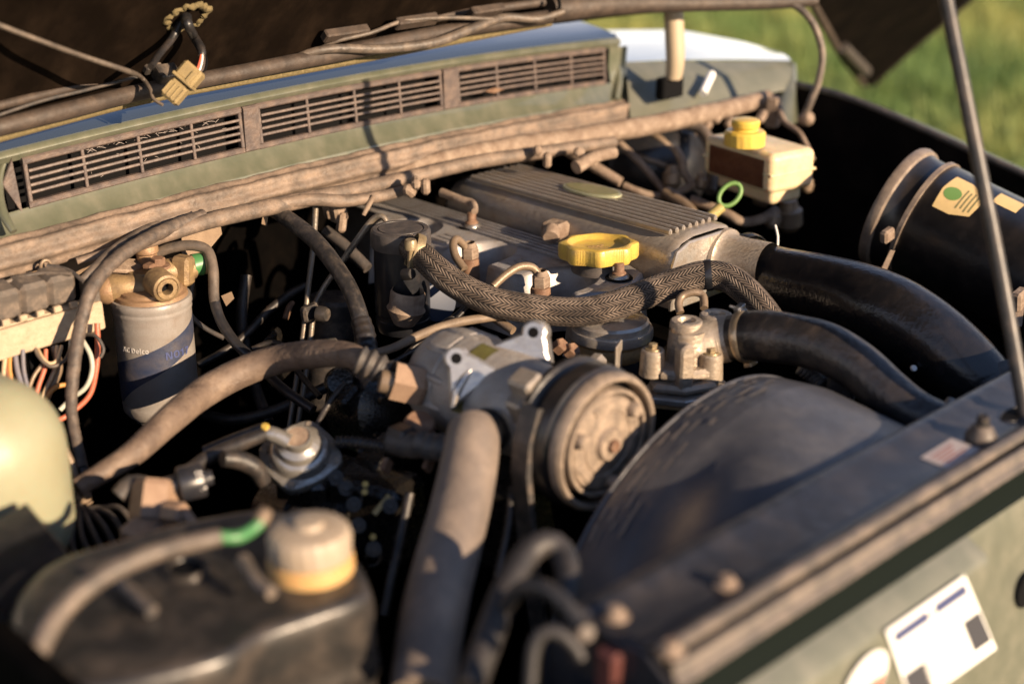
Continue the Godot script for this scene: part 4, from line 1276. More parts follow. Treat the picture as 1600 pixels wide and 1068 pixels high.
	for q in [[a, 0.0185, 0.06], [b, 0.0185, 0.045]]:
		st = S()
		lathe(st, axis(q[0], Vector3(0.0, 1, 0.0)), [Vector2(0.0085, -0.02), Vector2(0.009, -0.003), Vector2(0.0105, 0.0), Vector2(0.0165, 0.0), Vector2(0.0182, -0.0012), Vector2(0.0188, -0.004), Vector2(0.0192, -0.02), Vector2(0.021, -q[2])], 36)
		var nk := part(t, "neck", st, "alloy_cast")
		st = S()
		lathe(st, axis(q[0] - Vector3(0, 0.012, 0), Vector3.UP), [Vector2(0, 0), Vector2(0.0095, 0)], 18)
		part(nk, "bore", st, "black")
	st = S()
	var mid: Vector3 = Vector3(0.1851, 1.002, 0.08075)
	# chamber: stubby horizontal barrel towards the outlet, and the fillets up to the necks
	tube(st, [r4(Vector3(0.1552, 1.011, 0.06982), 0.02), r4(Vector3(0.1759, 1.012, 0.07388), 0.0255), r4(Vector3(0.1966, 1.016, 0.08445), 0.0275), r4(Vector3(0.2065, 1.02, 0.099), 0.0265)], 28, {"step": 0.004})
	lathe(st, axis(Vector3(0.1655, 0.9988, 0.0712), Vector3.UP), [Vector2(0.02, 0.035), Vector2(0.022, 0.01), Vector2(0.025, -0.022), Vector2(0.032, -0.03)], 32)
	part(t, "chamber", st, "alloy_cast")
	# web facing the front, arched
	st = S()
	var wb := frame(Vector3(0.1355, 0.9918, 0.09093), Vector3(0.92, 0, 0.38), Vector3(0, 1, 0))
	var arch: Array = [Vector2(-0.0085, -0.012)]
	arch.append_array(arc2(Vector2(0, 0.032), 0.0085, 0.0085, PI, 0, 10))
	arch.append(Vector2(0.0085, -0.012))
	slab(st, wb.translated_local(Vector3(0, 0, -0.006)), arch, 0.018, 0.0025)
	part(t, "web", st, "alloy_cast")
	# triangular flange with two bolt towers
	st = S()
	var fl: Array = []
	for q in [Vector3(0.1129, 0.9945, 0.05277), Vector3(0.09927, 0.9891, 0.07238), Vector3(0.1205, 0.9866, 0.1091), Vector3(0.1651, 0.9813, 0.1252), Vector3(0.1976, 0.9795, 0.1052), Vector3(0.2207, 0.9781, 0.05359), Vector3(0.1821, 0.9846, 0.02783)]:
		fl.append(Vector2(q.x, q.z))
	var ff := Transform3D(Basis(Vector3(1, 0, 0), Vector3(0, 0, 1), Vector3(0, -1, 0)), Vector3(0, 0.972, 0))
	slab(st, ff, fl, 0.008, 0.0015)
	part(t, "flange", st, "alloy_pale")
	st = S()
	var heart := Vector2.ZERO
	for q in fl:
		heart += q / fl.size()
	for lv in [[0.84, 0.012, 0.011], [0.66, 0.026, 0.013]]:
		var inner: Array = []
		for q in fl:
			inner.append(heart + (q - heart) * lv[0])
		slab(st, ff.translated_local(Vector3(0, 0, -lv[1])), inner, lv[2], 0.004)
	part(t, "lower_body", st, "alloy_cast")
	st = S()
	slab(st, ff.translated_local(Vector3(0, 0, 0.0085)), fl, 0.003)
	part(t, "gasket", st, "gasket")
	for q in [Vector3(0.1235, 1.018, 0.05747), Vector3(0.1722, 1.012, 0.1005)]:
		st = S()
		lathe(st, axis(q, Vector3.UP), [Vector2(0, 0), Vector2(0.0115, 0.0), Vector2(0.0128, -0.0015), Vector2(0.0132, -0.006), Vector2(0.0145, -0.03)], 28)
		part(t, "bolt_tower", st, "alloy_cast")
		st = S()
		bolt(st, q, Vector3.UP, 0.0052)
		part(t, "bolt", st, "zinc")
	st = S()
	slab(st, ff.translated_local(Vector3(0, 0, 0.012)), fl, 0.03, 0.002)
	solo("water_pump_body", "black engine casting below the thermostat housing", "engine casting", st, "bay_black")
	# lower rank hose to the radiator
	t = thing("radiator_hose", "dusty black radiator hose running from the thermostat housing to the slam panel", "hose", Vector3(0.2372, 0.9889, 0.2576))
	st = S()
	tube(st, [Vector4(0.2047, 1.017, 0.09156, 0.02448), Vector4(0.2082, 1.023, 0.1064, 0.02576), Vector4(0.2112, 1.028, 0.1215, 0.02773), Vector4(0.2148, 1.033, 0.1447, 0.02888), Vector4(0.2223, 1.035, 0.1732, 0.0279), Vector4(0.2289, 1.034, 0.2103, 0.02754), Vector4(0.2325, 1.023, 0.2492, 0.0265), Vector4(0.2311, 1.006, 0.2871, 0.02548), Vector4(0.2305, 0.9936, 0.3231, 0.02382), Vector4(0.2358, 0.9879, 0.3612, 0.02153)], 40, {"step": 0.007, "wob": 0.008})
	part(t, "hose", st, "hose_dull")
	clamp_ring(t, "band_clamp", Vector3(0.211, 1.026, 0.1165), Vector3(0.2135, 1.031, 0.1328) - Vector3(0.2082, 1.023, 0.1064), 0.0282, 0.009, "steel_tan", true)
	st = S()
	box(st, Transform3D(Basis(Vector3(0, 0, 1), 0.3), Vector3(0.2151, 1.053, 0.1043)), Vector3(0.014, 0.012, 0.008), 0.001)
	tube(st, [Vector4(0.208, 1.057, 0.09524, 0.001783), Vector4(0.2123, 1.055, 0.1081, 0.001778), Vector4(0.2166, 1.055, 0.1119, 0.001422)], 6)
	part(t, "clamp_screw", st, "steel")
	st = S()
	tube(st, [Vector4(0.2191, 1.002, 0.3525, 0.004212), Vector4(0.2378, 1.007, 0.3525, 0.004568), Vector4(0.2459, 1.009, 0.3519, 0.005893), Vector4(0.2497, 1.011, 0.3517, 0.005246)], 10)
	part(t, "bleed_tail", st, "steel", "bright metal tail at the radiator end")

	# water outlet below the braided hose
	var wn: Vector3 = Vector3(0.1799, 0.9963, -0.05528)
	t = thing("coolant_cover_plate", "round stepped alloy cover with torn orange gasket under the braided hose", "engine cover", wn - Vector3(0, 0.05, 0))
	st = S()
	lathe(st, axis(wn, Vector3.UP), [Vector2(0, 0.013), Vector2(0.042, 0.013), Vector2(0.045, 0.01), Vector2(0.046, 0.003), Vector2(0.049, 0.003), Vector2(0.05, 0.0), Vector2(0.05, -0.008), Vector2(0.048, -0.01)], 48)
	part(t, "cover", st, "alloy_pale")
	st = S()
	lathe(st, axis(wn - Vector3(0, 0.0105, 0), Vector3.UP), [Vector2(0.046, 0.0), Vector2(0.0455, -0.003), Vector2(0.047, -0.006), Vector2(0.0465, -0.016), Vector2(0.044, -0.02)], 48, func(an: float, r: float, y: float) -> float: return r * (1.0 + 0.02 * sin(an * 7.0) + 0.012 * sin(an * 23.0 + y * 300.0)))
	part(t, "torn_gasket", st, "gasket")
	st = S()
	lathe(st, axis(wn - Vector3(0, 0.03, 0), Vector3.UP), [Vector2(0.044, 0.0), Vector2(0.044, -0.06), Vector2(0.04, -0.08)], 32)
	part(t, "drum", st, "steel_black")
	st = S()
	box(st, Transform3D(Basis(Vector3(0, 1, 0), 0.5), Vector3(0.1037, 1.003, 0.02457)), Vector3(0.026, 0.036, 0.003), 0.001)
	solo("dusty_tab", "dusty upright metal tab between compressor and thermostat housing", "bracket", st, "alloy_brown")
	st = S()
	box(st, Transform3D(Basis(Vector3(0, 1, 0), 0.4), Vector3(0.06597, 1.004, 0.02465)), Vector3(0.03, 0.024, 0.02), 0.006)
	solo("plug_cap", "small pale plug behind the compressor's top", "plug", st, "alloy_brown")
	for q in [[Vector3(0.08046, 0.9996, -0.0484), "dusty hex bolt left of the torn gasket"], [Vector3(0.08861, 0.9948, -0.03795), "dusty stub beside the hex bolt left of the torn gasket"]]:
		st = S()
		hexagon(st, axis(q[0], Vector3(0.2, 0.6, 0.6)), 0.009, 0.012)
		solo("hex_bolt", q[1], "bolt", st, "rust", "bolts left of the torn gasket")
	# loop bracket behind the braided hose
	hose("loop_bracket", "tan loop bracket showing under the braided hose by the thermostat necks", [Vector4(0.2218, 1.024, 0.0145, 0.004856), Vector4(0.2265, 1.032, 0.007206, 0.004871), Vector4(0.2357, 1.039, 0.004975, 0.004885), Vector4(0.2466, 1.043, 0.01317, 0.004885), Vector4(0.2531, 1.039, 0.02166, 0.004885), Vector4(0.2429, 1.029, 0.03249, 0.004856)], "pipe_tan", "", 10, {}, "bracket")

# ---------------------------------------------------------------- compressor, pulley, belt, shroud
func middle() -> void:
	var ax := Vector2(-0.062, 1.0)
	var t := thing("compressor", "cast alloy air conditioning compressor with two lugs and a round dusty pulley", "compressor", Vector3(ax.x, 0.94, 0.02))
	var st := S()
	var z := func(zz: float) -> Transform3D:
		return axis(Vector3(ax.x, ax.y, zz), Vector3(0, 0, 1), Vector3(1, 0, 0))
	lathe(st, z.call(-0.1), [Vector2(0, 0), Vector2(0.03, 0.001), Vector2(0.043, 0.006), Vector2(0.052, 0.016), Vector2(0.056, 0.03), Vector2(0.0575, 0.05), Vector2(0.0575, 0.058), Vector2(0.0562, 0.0595), Vector2(0.0562, 0.0625), Vector2(0.0575, 0.064), Vector2(0.057, 0.1), Vector2(0.054, 0.135), Vector2(0.05, 0.17), Vector2(0.044, 0.195)], 56)
	part(t, "body", st, "alloy")
	st = S()
	for k in 5:
		var an := deg_to_rad(60.0 + k * 32.0)
		lathe(st, axis(Vector3(ax.x + cos(an) * 0.053, ax.y + sin(an) * 0.053, -0.068), Vector3(0, 0, 1)), [Vector2(0, 0), Vector2(0.005, 0), Vector2(0.006, 0.002), Vector2(0.006, 0.04), Vector2(0.003, 0.05)], 14)
	part(t, "bolt_ridge", st, "alloy")
	# lugs: tapering plates with an eye
	var lug := func(root_a: Vector3, root_b: Vector3, eye: Vector3, thick: float) -> void:
		var s := S()
		var yv: Vector3 = (eye - (root_a + root_b) / 2).normalized()
		var xf := frame(eye, root_b - root_a, yv)
		var inv := xf.affine_inverse()
		var ra: Vector3 = inv * root_a
		var rb: Vector3 = inv * root_b
		var poly: Array = [Vector2(ra.x, ra.y), Vector2(rb.x, rb.y)]
		poly.append_array(arc2(Vector2.ZERO, 0.0135, 0.0135, -0.2, PI + 0.2, 14))
		slab(s, xf.translated_local(Vector3(0, 0, -thick / 2)), poly, thick, 0.003)
		var lg := part(t, "lug", s, "alloy_bright")
		for sgn in [-1.0, 1.0]:
			s = S()
			lathe(s, axis(eye + xf.basis.z * sgn * (thick / 2 - 0.001), xf.basis.z * sgn), [Vector2(0, 0.0014), Vector2(0.0055, 0.0014), Vector2(0.006, 0.0)], 18)
			part(lg, "lug_hole", s, "black")
	lug.call(Vector3(-0.06375, 1.046, -0.01863), Vector3(-0.02693, 1.042, 0.04867), Vector3(-0.02734, 1.069, 0.02633), 0.026)
	lug.call(Vector3(-0.1237, 1.003, -0.0006173), Vector3(-0.07564, 1.041, 0.02502), Vector3(-0.1057, 1.052, -0.009887), 0.03)
	st = S()
	tube(st, [Vector4(-0.1302, 1.011, 0.01081, 0.00324), Vector4(-0.1215, 1.029, 0.009283, 0.00486), Vector4(-0.104, 1.046, 0.00955, 0.005203)], 10)
	part(t, "casting_rib", st, "alloy_bright")
	# maker's label and terminal block on the near side; both lie on the barrel
	st = S()
	for k in 2:
		var rows: Array = []
		for i in 9:
			var an := deg_to_rad(lerpf(95.0, 135.0, i / 8.0) if k == 0 else lerpf(150.0, 180.0, i / 8.0))
			var row := PackedVector3Array()
			for zz in [-0.012 + k * 0.006, 0.012]:
				row.append(Vector3(ax.x + cos(an) * (0.0578 if zz < 0.0 else 0.0568), ax.y + sin(an) * (0.0578 if zz < 0.0 else 0.0568), zz))
			rows.append(row)
		skin(st, rows)
	part(t, "label", st, "olive_label")
	st = S()
	box(st, Transform3D(Basis(Vector3(0, 0, 1), 0.45), Vector3(-0.09928, 1.044, 0.09001)), Vector3(0.024, 0.042, 0.03), 0.003)
	box(st, Transform3D(Basis(Vector3(0, 0, 1), 0.45), Vector3(-0.1078, 1.025, 0.08441)), Vector3(0.016, 0.03, 0.02), 0.003)
	part(t, "terminal_block", st, "alloy_brown")
	st = S()
	bolt(st, Vector3(-0.07779, 1.049, 0.1005), Vector3(-0.3, 0.4, 0.9), 0.007)
	bolt(st, Vector3(-0.1172, 1.027, 0.1118), Vector3(-0.3, 0.2, 0.9), 0.007)
	part(t, "bolt", st, "pipe_tan")
	# pulley
	st = S()
	lathe(st, z.call(0.0), [Vector2(0.04208, 0.098), Vector2(0.06545, 0.1), Vector2(0.0734, 0.104), Vector2(0.0734, 0.109), Vector2(0.06545, 0.115), Vector2(0.06545, 0.119), Vector2(0.0734, 0.125), Vector2(0.0734, 0.136), Vector2(0.07246, 0.142), Vector2(0.06732, 0.147)], 72)
	part(t, "pulley_rotor", st, "black_satin")
	st = S()
	lathe(st, z.call(0.0), [Vector2(0.06732, 0.146), Vector2(0.07031, 0.149), Vector2(0.07087, 0.156), Vector2(0.06938, 0.1605), Vector2(0.06779, 0.163), Vector2(0.0647, 0.163), Vector2(0.06311, 0.161), Vector2(0.06265, 0.145)], 72)
	part(t, "pulley_rim", st, "pulley_dust")
	st = S()
	lathe(st, z.call(0.0), [Vector2(0.06283, 0.146), Vector2(0.05143, 0.146)], 72)
	part(t, "pulley_groove", st, "black")
	st = S()
	lathe(st, z.call(0.0), [Vector2(0.05563, 0.146), Vector2(0.05563, 0.1605), Vector2(0.0547, 0.162), Vector2(0.05161, 0.162), Vector2(0.05068, 0.1605), Vector2(0.0503, 0.154), Vector2(0.04862, 0.154), Vector2(0.04815, 0.1585), Vector2(0.04675, 0.16), Vector2(0.03366, 0.1605), Vector2(0.03273, 0.1592), Vector2(0.03132, 0.1592), Vector2(0.03039, 0.1605), Vector2(0.01776, 0.161), Vector2(0.01543, 0.1665), Vector2(0, 0.1665)], 72)
	var cl := part(t, "clutch_plate", st, "pulley_dust")
	st = S()
	hexagon(st, axis(Vector3(ax.x, ax.y, 0.166), Vector3(0, 0, 1)), 0.0068, 0.006)
	part(cl, "centre_nut", st, "rust")
	for k in 3:
		var an := deg_to_rad(38.0 + 120.0 * k)
		st = S()
		lathe(st, axis(Vector3(ax.x + cos(an) * 0.0435, ax.y + sin(an) * 0.0435, 0.16), Vector3(0, 0, 1)), [Vector2(0, 0.009), Vector2(0.006078, 0.009), Vector2(0.00748, 0.0065), Vector2(0.00748, 0)], 16)
		part(cl, "rivet", st, "pulley_dust")
	for k in 3:
		var an := deg_to_rad(98.0 + 120.0 * k)
		st = S()
		slab(st, frame(Vector3(ax.x + cos(an) * 0.04, ax.y + sin(an) * 0.04, 0.1604), Vector3(-sin(an), cos(an), 0), Vector3(-cos(an), -sin(an), 0)), [Vector2(-0.016, -0.003), Vector2(0.016, -0.003), Vector2(0.01216, 0.006), Vector2(-0.013, 0.006)], 0.0014, 0.0005)
		part(cl, "spring_leaf", st, "pulley_dust")
	# drive belt: leaves the pulley for the crank below
	st = S()
	rows_belt(st, [Vector3(-0.124, 1.046, 0.119), Vector3(-0.1365, 1.012, 0.119), Vector3(-0.1395, 0.98, 0.119), Vector3(-0.13, 0.9, 0.119), Vector3(-0.1, 0.72, 0.119)], 0.022, 0.007)
	solo("drive_belt", "dusty drive belt running down from the compressor pulley", "belt", st, "rubber_grey")
	# radiator fan shroud: half drum with rolled rear lip, open to the engine
	t = thing("fan_shroud", "large curved black plastic fan shroud with worn dusty patches behind the slam panel", "fan shroud", Vector3(0.09, 0.6, 0.28))
	st = S()
	var rows: Array = []
	var prof := [[0.212, 0.9], [0.2, 0.925], [0.192, 0.948], [0.19, 0.962], [0.193, 0.974], [0.203, 0.985], [0.218, 0.991], [0.236, 0.998], [0.248, 1.0], [0.27, 0.99], [0.295, 0.978], [0.32, 0.966], [0.35, 0.952], [0.374, 0.942]]
	for k in 49:
		var an := deg_to_rad(lerpf(-95.0, 105.0, k / 48.0))
		var row := PackedVector3Array()
		for p in prof:
			# round at the fan, squarer towards the radiator
			var n: float = 2.0 + (2.5 * smoothstep(0.26, 0.38, p[0]) if an > 0.0 else 0.0)
			var s: float = p[1] * pow(pow(absf(sin(an)), n) + pow(absf(cos(an)), n), -1.0 / n)
			row.append(Vector3(0.085 - (0.268 if an > 0.0 else 0.22) * s * sin(an), 0.805 + 0.23 * s * cos(an), p[0]))
		rows.append(row)
	var rear_rows: Array = []
	var front_rows: Array = []
	var edge: Array = []
	for row in rows:
		rear_rows.append((row as PackedVector3Array).slice(0, 9))
		front_rows.append((row as PackedVector3Array).slice(8))
		edge.append(r4(row[4] + Vector3(0, 0, -0.001), 0.0022))
	skin(st, rear_rows)
	part(t, "drum", st, "shroud")
	st = S()
	skin(st, front_rows)
	part(t, "sloping_front", st, "shroud")
	st = S()
	tube(st, edge, 8)
	part(t, "rear_lip", st, "shroud")
	# scraped dusty streaks: worn film lying on the rounded rear lip
	st = S()
	for k in 42:
		var a0 := deg_to_rad(rng.randf_range(-10.0, 52.0))
		var zz: float = [0.2, 0.209, 0.219, 0.231][k % 4] + rng.randf_range(-0.0015, 0.0015)
		var wid := rng.randf_range(0.007, 0.024)
		var gg := fresh_group()
		var ln := rng.randf_range(0.003, 0.0065)
		var pts: Array = []
		for e in [[0, 0], [1, 0.3], [1, 1.0], [0, 0.8]]:
			var an: float = a0 + e[0] * wid / 0.25
			var z2: float = zz + e[1] * ln
			var kk := lerpf(0.9835, 1.0025, clampf((z2 - 0.2) / 0.036, 0.0, 1.0)) + 0.0014
			pts.append(Vector3(0.085 - 0.268 * kk * sin(an), 0.805 + 0.23 * kk * cos(an) + 0.0006, z2))
		quad(st, pts[0], pts[1], pts[2], pts[3], gg)
	var sc := part(t, "scuff_mark", st, "shroud_scuff")
	sc.set_meta("kind", "stuff")

func rows_belt(st: SurfaceTool, path: Array, wide: float, thick: float) -> void:
	var rows: Array = []
	for i in path.size():
		var p: Vector3 = path[i]
		var d: Vector3 = (path[mini(i + 1, path.size() - 1)] - path[maxi(i - 1, 0)]).normalized()
		var s := d.cross(Vector3(0, 0, 1)).normalized() * thick / 2
		var w := Vector3(0, 0, wide / 2)
		rows.append(PackedVector3Array([p - s - w, p + s - w, p + s + w, p - s + w]))
	skin(st, rows, true, [], -1)

# ---------------------------------------------------------------- slam panel and painted nose
func front_panel() -> void:
	var t := thing("slam_panel", "dark dusty steel slam panel across the nose above the green front", "body panel", Vector3(0.2, 0.99, 0.42))
	var x0 := -0.335
	var x1 := 1.0
	var st := S()
	along_x(st, [Vector2(0.372, 1.0), Vector2(0.37, 1.024), Vector2(0.3715, 1.028), Vector2(0.375, 1.03), Vector2(0.386, 1.0295), Vector2(0.39, 1.0265), Vector2(0.44, 1.0265), Vector2(0.446, 1.0275), Vector2(0.452, 1.031)], x0, x1, 40)
	part(t, "top_sheet", st, "steel_black")
	st = S()
	along_x(st, [Vector2(0.452, 1.031), Vector2(0.4545, 1.033), Vector2(0.458, 1.033), Vector2(0.4612, 1.0305), Vector2(0.462, 1.025)], x0, x1, 40, 0.0, 0.0003)
	part(t, "front_bead", st, "bead_dusty")
	st = S()
	along_x(st, [Vector2(0.462, 1.025), Vector2(0.464, 1.019), Vector2(0.466, 1.0225)], x0, x1, 8)
	part(t, "groove", st, "black")
	st = S()
	along_x(st, [Vector2(0.466, 1.0225), Vector2(0.468, 1.0248), Vector2(0.4712, 1.024), Vector2(0.473, 1.0205), Vector2(0.4735, 1.016), Vector2(0.4745, 1.0145), Vector2(0.4775, 1.0135), Vector2(0.479, 1.0105)], x0, x1, 40, 0.0, 0.0003)
	part(t, "rubber_strip", st, "bead_dusty")
	st = S()
	# end of the panel, folded down
	slab(st, frame(Vector3(x0, 1.03, 0.37), Vector3(0, 0, 1), Vector3(0, 1, 0)), [Vector2(0, -0.05), Vector2(0, -0.003), Vector2(0.08, -0.003), Vector2(0.104, -0.018), Vector2(0.106, -0.05)], 0.004, 0.001)
	part(t, "end_fold", st, "steel_black")
	var bolts := [Vector3(-0.2253, 1.028, 0.4324), Vector3(-0.3302, 1.033, 0.4652), Vector3(-0.3203, 1.029, 0.4042)]
	for k in 3:
		st = S()
		lathe(st, axis(bolts[k], Vector3.UP), [Vector2(0, 0.008), Vector2(0.005, 0.008), Vector2(0.0065, 0.0055), Vector2(0.007, 0.002), Vector2(0.01, 0.0015), Vector2(0.0105, 0)], 20)
		part(t, "bolt", st, "dust_brown")
	# oval drain opening with a pale inner lip
	st = S()
	var hx := Transform3D(Basis(Vector3(1, 0, 0), Vector3(0, 0, 1), Vector3(0, -1, 0)), Vector3(0.2305, 1.027, 0.4293))
	slab(st, hx, arc2(Vector2.ZERO, 0.022, 0.0105, 0, TAU * 31.0 / 32.0, 31), 0.0005)
	part(t, "oval_opening", st, "black")
	st = S()
	var lipp: Array = []
	for k in 33:
		var an := TAU * k / 32.0
		lipp.append(r4(hx * Vector3(cos(an) * 0.0222, sin(an) * 0.0107, 0), 0.0008))
	tube(st, lipp, 6)
	part(t, "opening_lip", st, "steel_black")
	# painted nose below
	t = thing("front_panel", "green painted front of the car below the slam panel carrying white stickers", "body panel", Vector3(0.2, 0.5, 0.5))
	st = S()
	along_x(st, [Vector2(0.4785, 1.012), Vector2(0.476, 1.0), Vector2(0.4765, 0.982), Vector2(0.4795, 0.979)], -0.36, x1, 30)
	part(t, "shut_line", st, "shut_black")
	st = S()
	along_x(st, [Vector2(0.4795, 0.979), Vector2(0.483, 0.9765), Vector2(0.4985, 0.968), Vector2(0.5025, 0.96), Vector2(0.5035, 0.93), Vector2(0.508, 0.86), Vector2(0.515, 0.5)], -0.36, Vector3(0.06197, 0.9585, 0.5).x, 30)
	along_x(st, [Vector2(0.4795, 0.979), Vector2(0.4815, 0.974), Vector2(0.489, 0.93), Vector2(0.499, 0.86), Vector2(0.51, 0.5)], Vector3(0.06197, 0.9585, 0.5).x, x1, 20)
	part(t, "skin", st, "paint_front")
	st = S()
	lathe(st, axis(Vector3(0.158, 0.8906, 0.497), Vector3(0, 0.05, 1)), [Vector2(0, 0.002), Vector2(0.018, 0.002), Vector2(0.0185, 0)], 24)
	part(t, "round_opening", st, "black")
	# stickers
	var a: Vector3 = Vector3(-0.1067, 0.9672, 0.5045)
	var b: Vector3 = Vector3(0.01571, 0.9679, 0.5045)
	var c: Vector3 = Vector3(0.08925, 0.8622, 0.508)
	var d: Vector3 = Vector3(-0.05468, 0.8692, 0.508)
	var s := thing("notice_sticker", "large white notice sticker with navy print on the green front", "sticker", d)
	st = S()
	plate(st, [a, b, c, d], 0.001)
	var paper := part(s, "sheet", st, "sticker_white")
	var inside := func(u: float, v: float) -> Vector3:
		return a.lerp(b, u).lerp(d.lerp(c, u), v) + Vector3(0, 0.0002, 0.0009)
	var patch := func(called: String, u0: float, u1: float, v0: float, v1: float, m: String) -> void:
		var q := S()
		plate(q, [inside.call(u0, v0), inside.call(u1, v0), inside.call(u1, v1), inside.call(u0, v1)], 0.0003)
		part(paper, called, q, m)
	patch.call("print_bar", 0.05, 0.46, 0.07, 0.19, "navy_print")
	patch.call("print_bar", 0.55, 0.95, 0.07, 0.19, "navy_print")
	patch.call("print_block", 0.02, 0.25, 0.58, 0.95, "block_grey")
	patch.call("print_block", 0.77, 0.98, 0.46, 0.86, "block_grey")
	patch.call("print_line", 0.12, 0.9, 0.27, 0.285, "grey_print")
	patch.call("print_line", 0.2, 0.8, 0.93, 0.945, "navy_print")
	small_print(paper, inside.call(0.24, 0.36), (b - a) * 0.52, (d - a) * 0.5, 9, "grey_print", Vector3(0, 0, 0.0004))
	patch.call("print_mark", 0.48, 0.53, 0.13, 0.17, "olive_bright")
	s = thing("round_sticker", "white and red round sticker left of the large white notice", "sticker", Vector3(-0.1418, 0.9397, 0.507))
	st = S()
	var rc: Vector3 = Vector3(-0.1336, 0.9331, 0.5065)
	slab(st, frame(rc, Vector3(1, 0, 0), Vector3(0, 1, 0.06)), arc2(Vector2.ZERO, 0.031, 0.027, 0, TAU * 31.0 / 32.0, 31), 0.0006)
	part(s, "sheet", st, "sticker_white")
	st = S()
	slab(st, frame(rc + Vector3(0, -0.004, 0.0007), Vector3(1, 0, 0), Vector3(0, 1, 0.06)), arc2(Vector2(0, 0.0), 0.0265, 0.02, PI, TAU, 16), 0.0003)
	part(s, "red_field", st, "red_print")
	# small notice on the slam panel
	a = Vector3(0.07893, 1.027, 0.4165)
	b = Vector3(0.1359, 1.027, 0.4147)
	c = Vector3(0.134, 1.027, 0.4492)
	d = Vector3(0.07674, 1.027, 0.454)
	s = thing("warning_sticker", "small dusty white warning sticker with faded red lines on the slam panel", "sticker", a)
	st = S()
	plate(st, [a, b, c, d], 0.0008)
	var ws := part(s, "sheet", st, "sticker_dusty")
	for k in 6:
		var v := 0.16 + k * 0.13
		var u1 := 0.82 - 0.1 * (k % 3)
		st = S()
		plate(st, [a.lerp(b, 0.12).lerp(d.lerp(c, 0.12), v) + Vector3(0, 0.0006, 0), a.lerp(b, u1).lerp(d.lerp(c, u1), v) + Vector3(0, 0.0006, 0), a.lerp(b, u1).lerp(d.lerp(c, u1), v + 0.05) + Vector3(0, 0.0006, 0), a.lerp(b, 0.12).lerp(d.lerp(c, 0.12), v + 0.05) + Vector3(0, 0.0006, 0)], 0.0002)
		part(ws, "print_line", st, "red_faded")
	var bo := thing("rubber_buffer", "dusty conical rubber buffer screwed to the slam panel", "buffer", Vector3(0.1566, 1.027, 0.4335))
	st = S()
	lathe(st, axis(Vector3(0.1566, 1.027, 0.4335), Vector3.UP), [Vector2(0.0148, 0), Vector2(0.0145, 0.004), Vector2(0.0095, 0.0125), Vector2(0.0075, 0.014), Vector2(0, 0.014)], 28)
	var cone := part(bo, "cone", st, "hose_dusty")
	st = S()
	lathe(st, axis(Vector3(0.1566, 1.027, 0.4335) + Vector3(0, 0.014, 0), Vector3.UP), [Vector2(0.0062, 0), Vector2(0.006, 0.008), Vector2(0.0035, 0.0095), Vector2(0.003, 0.003), Vector2(0, 0.003)], 16)
	part(cone, "stud", st, "rubber")
	# radiator top tank side, red label below the near corner
	st = S()
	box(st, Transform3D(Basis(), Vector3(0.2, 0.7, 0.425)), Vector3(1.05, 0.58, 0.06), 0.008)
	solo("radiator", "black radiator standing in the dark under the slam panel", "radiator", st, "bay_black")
	st = S()
	box(st, Transform3D(Basis(Vector3(0, 1, 0), 0.0), Vector3(-0.3346, 0.9937, 0.4204)), Vector3(0.03, 0.05, 0.02), 0.003)
	solo("red_tag", "dull red tag below the near bolt of the slam panel", "tag", st, "tag_red")
	# bonnet strut
	t = thing("bonnet_strut", "thin dark bonnet prop strut rising from the slam panel out of the picture", "strut", Vector3(0.2352, 1.017, 0.4416))
	st = S()
	tube(st, [Vector4(0.2699, 1.48, 0.2593, 0.006121), Vector4(0.2644, 1.406, 0.2874, 0.007065), Vector4(0.2548, 1.284, 0.3369, 0.007245), Vector4(0.2489, 1.158, 0.3854, 0.007453), Vector4(0.2347, 1.015, 0.4421, 0.00748)], 14, {"step": 0.05})
	part(t, "rod", st, "strut_paint")
	st = S()
	lathe(st, axis(Vector3(0.2352, 1.01, 0.4439), Vector3(0, 1, 0)), [Vector2(0, 0.014), Vector2(0.01, 0.012), Vector2(0.014, 0.0), Vector2(0.016, -0.004)], 18)
	part(t, "foot", st, "rubber")
	# left of the panel: black hoses by its end
	hose("coolant_hose", "black hose looping up beside the fan shroud's lower left edge", [Vector4(-0.4036, 0.9718, 0.336, 0.01145), Vector4(-0.3679, 0.9883, 0.3167, 0.01177), Vector4(-0.3307, 1.007, 0.2977, 0.01159), Vector4(-0.2933, 1.018, 0.2826, 0.01139), Vector4(-0.2733, 1.023, 0.2845, 0.01122), Vector4(-0.2654, 1.016, 0.2958, 0.01096), Vector4(-0.2799, 1.006, 0.3173, 0.01026), Vector4(-0.3025, 0.9902, 0.3338, 0.009577)], "rubber_fore", "", 22)
	hose("bleed_hose", "thin black hose bending to the slam panel's end", [Vector4(-0.3452, 1.008, 0.3129, 0.006436), Vector4(-0.345, 1.031, 0.3303, 0.006319), Vector4(-0.3451, 1.042, 0.3543, 0.00644), Vector4(-0.3457, 1.038, 0.3782, 0.006114), Vector4(-0.3477, 1.026, 0.3978, 0.006055)], "rubber_fore", "", 16)
	hose("hooked_pipe", "black hooked pipe below the thin hose at the bottom edge", [Vector4(-0.396, 0.9934, 0.3913, 0.00505), Vector4(-0.3864, 1.021, 0.3853, 0.00505), Vector4(-0.378, 1.033, 0.3871, 0.00505), Vector4(-0.3696, 1.032, 0.3957, 0.00505), Vector4(-0.3642, 1.022, 0.406, 0.00505), Vector4(-0.3637, 1.015, 0.4107, 0.00459)], "rubber_fore", "", 14, {}, "pipe")
	st = S()
	lathe(st, axis(Vector3(-0.3508, 1.028, 0.4007), Vector3(-0.4, 0.3, 0.6)), [Vector2(0, 0.01), Vector2(0.006, 0.009), Vector2(0.008, 0.004), Vector2(0.008, -0.004)], 14)
	solo("hose_clip", "small clip where the thin black hose meets the slam panel", "clip", st, "hose_dusty")

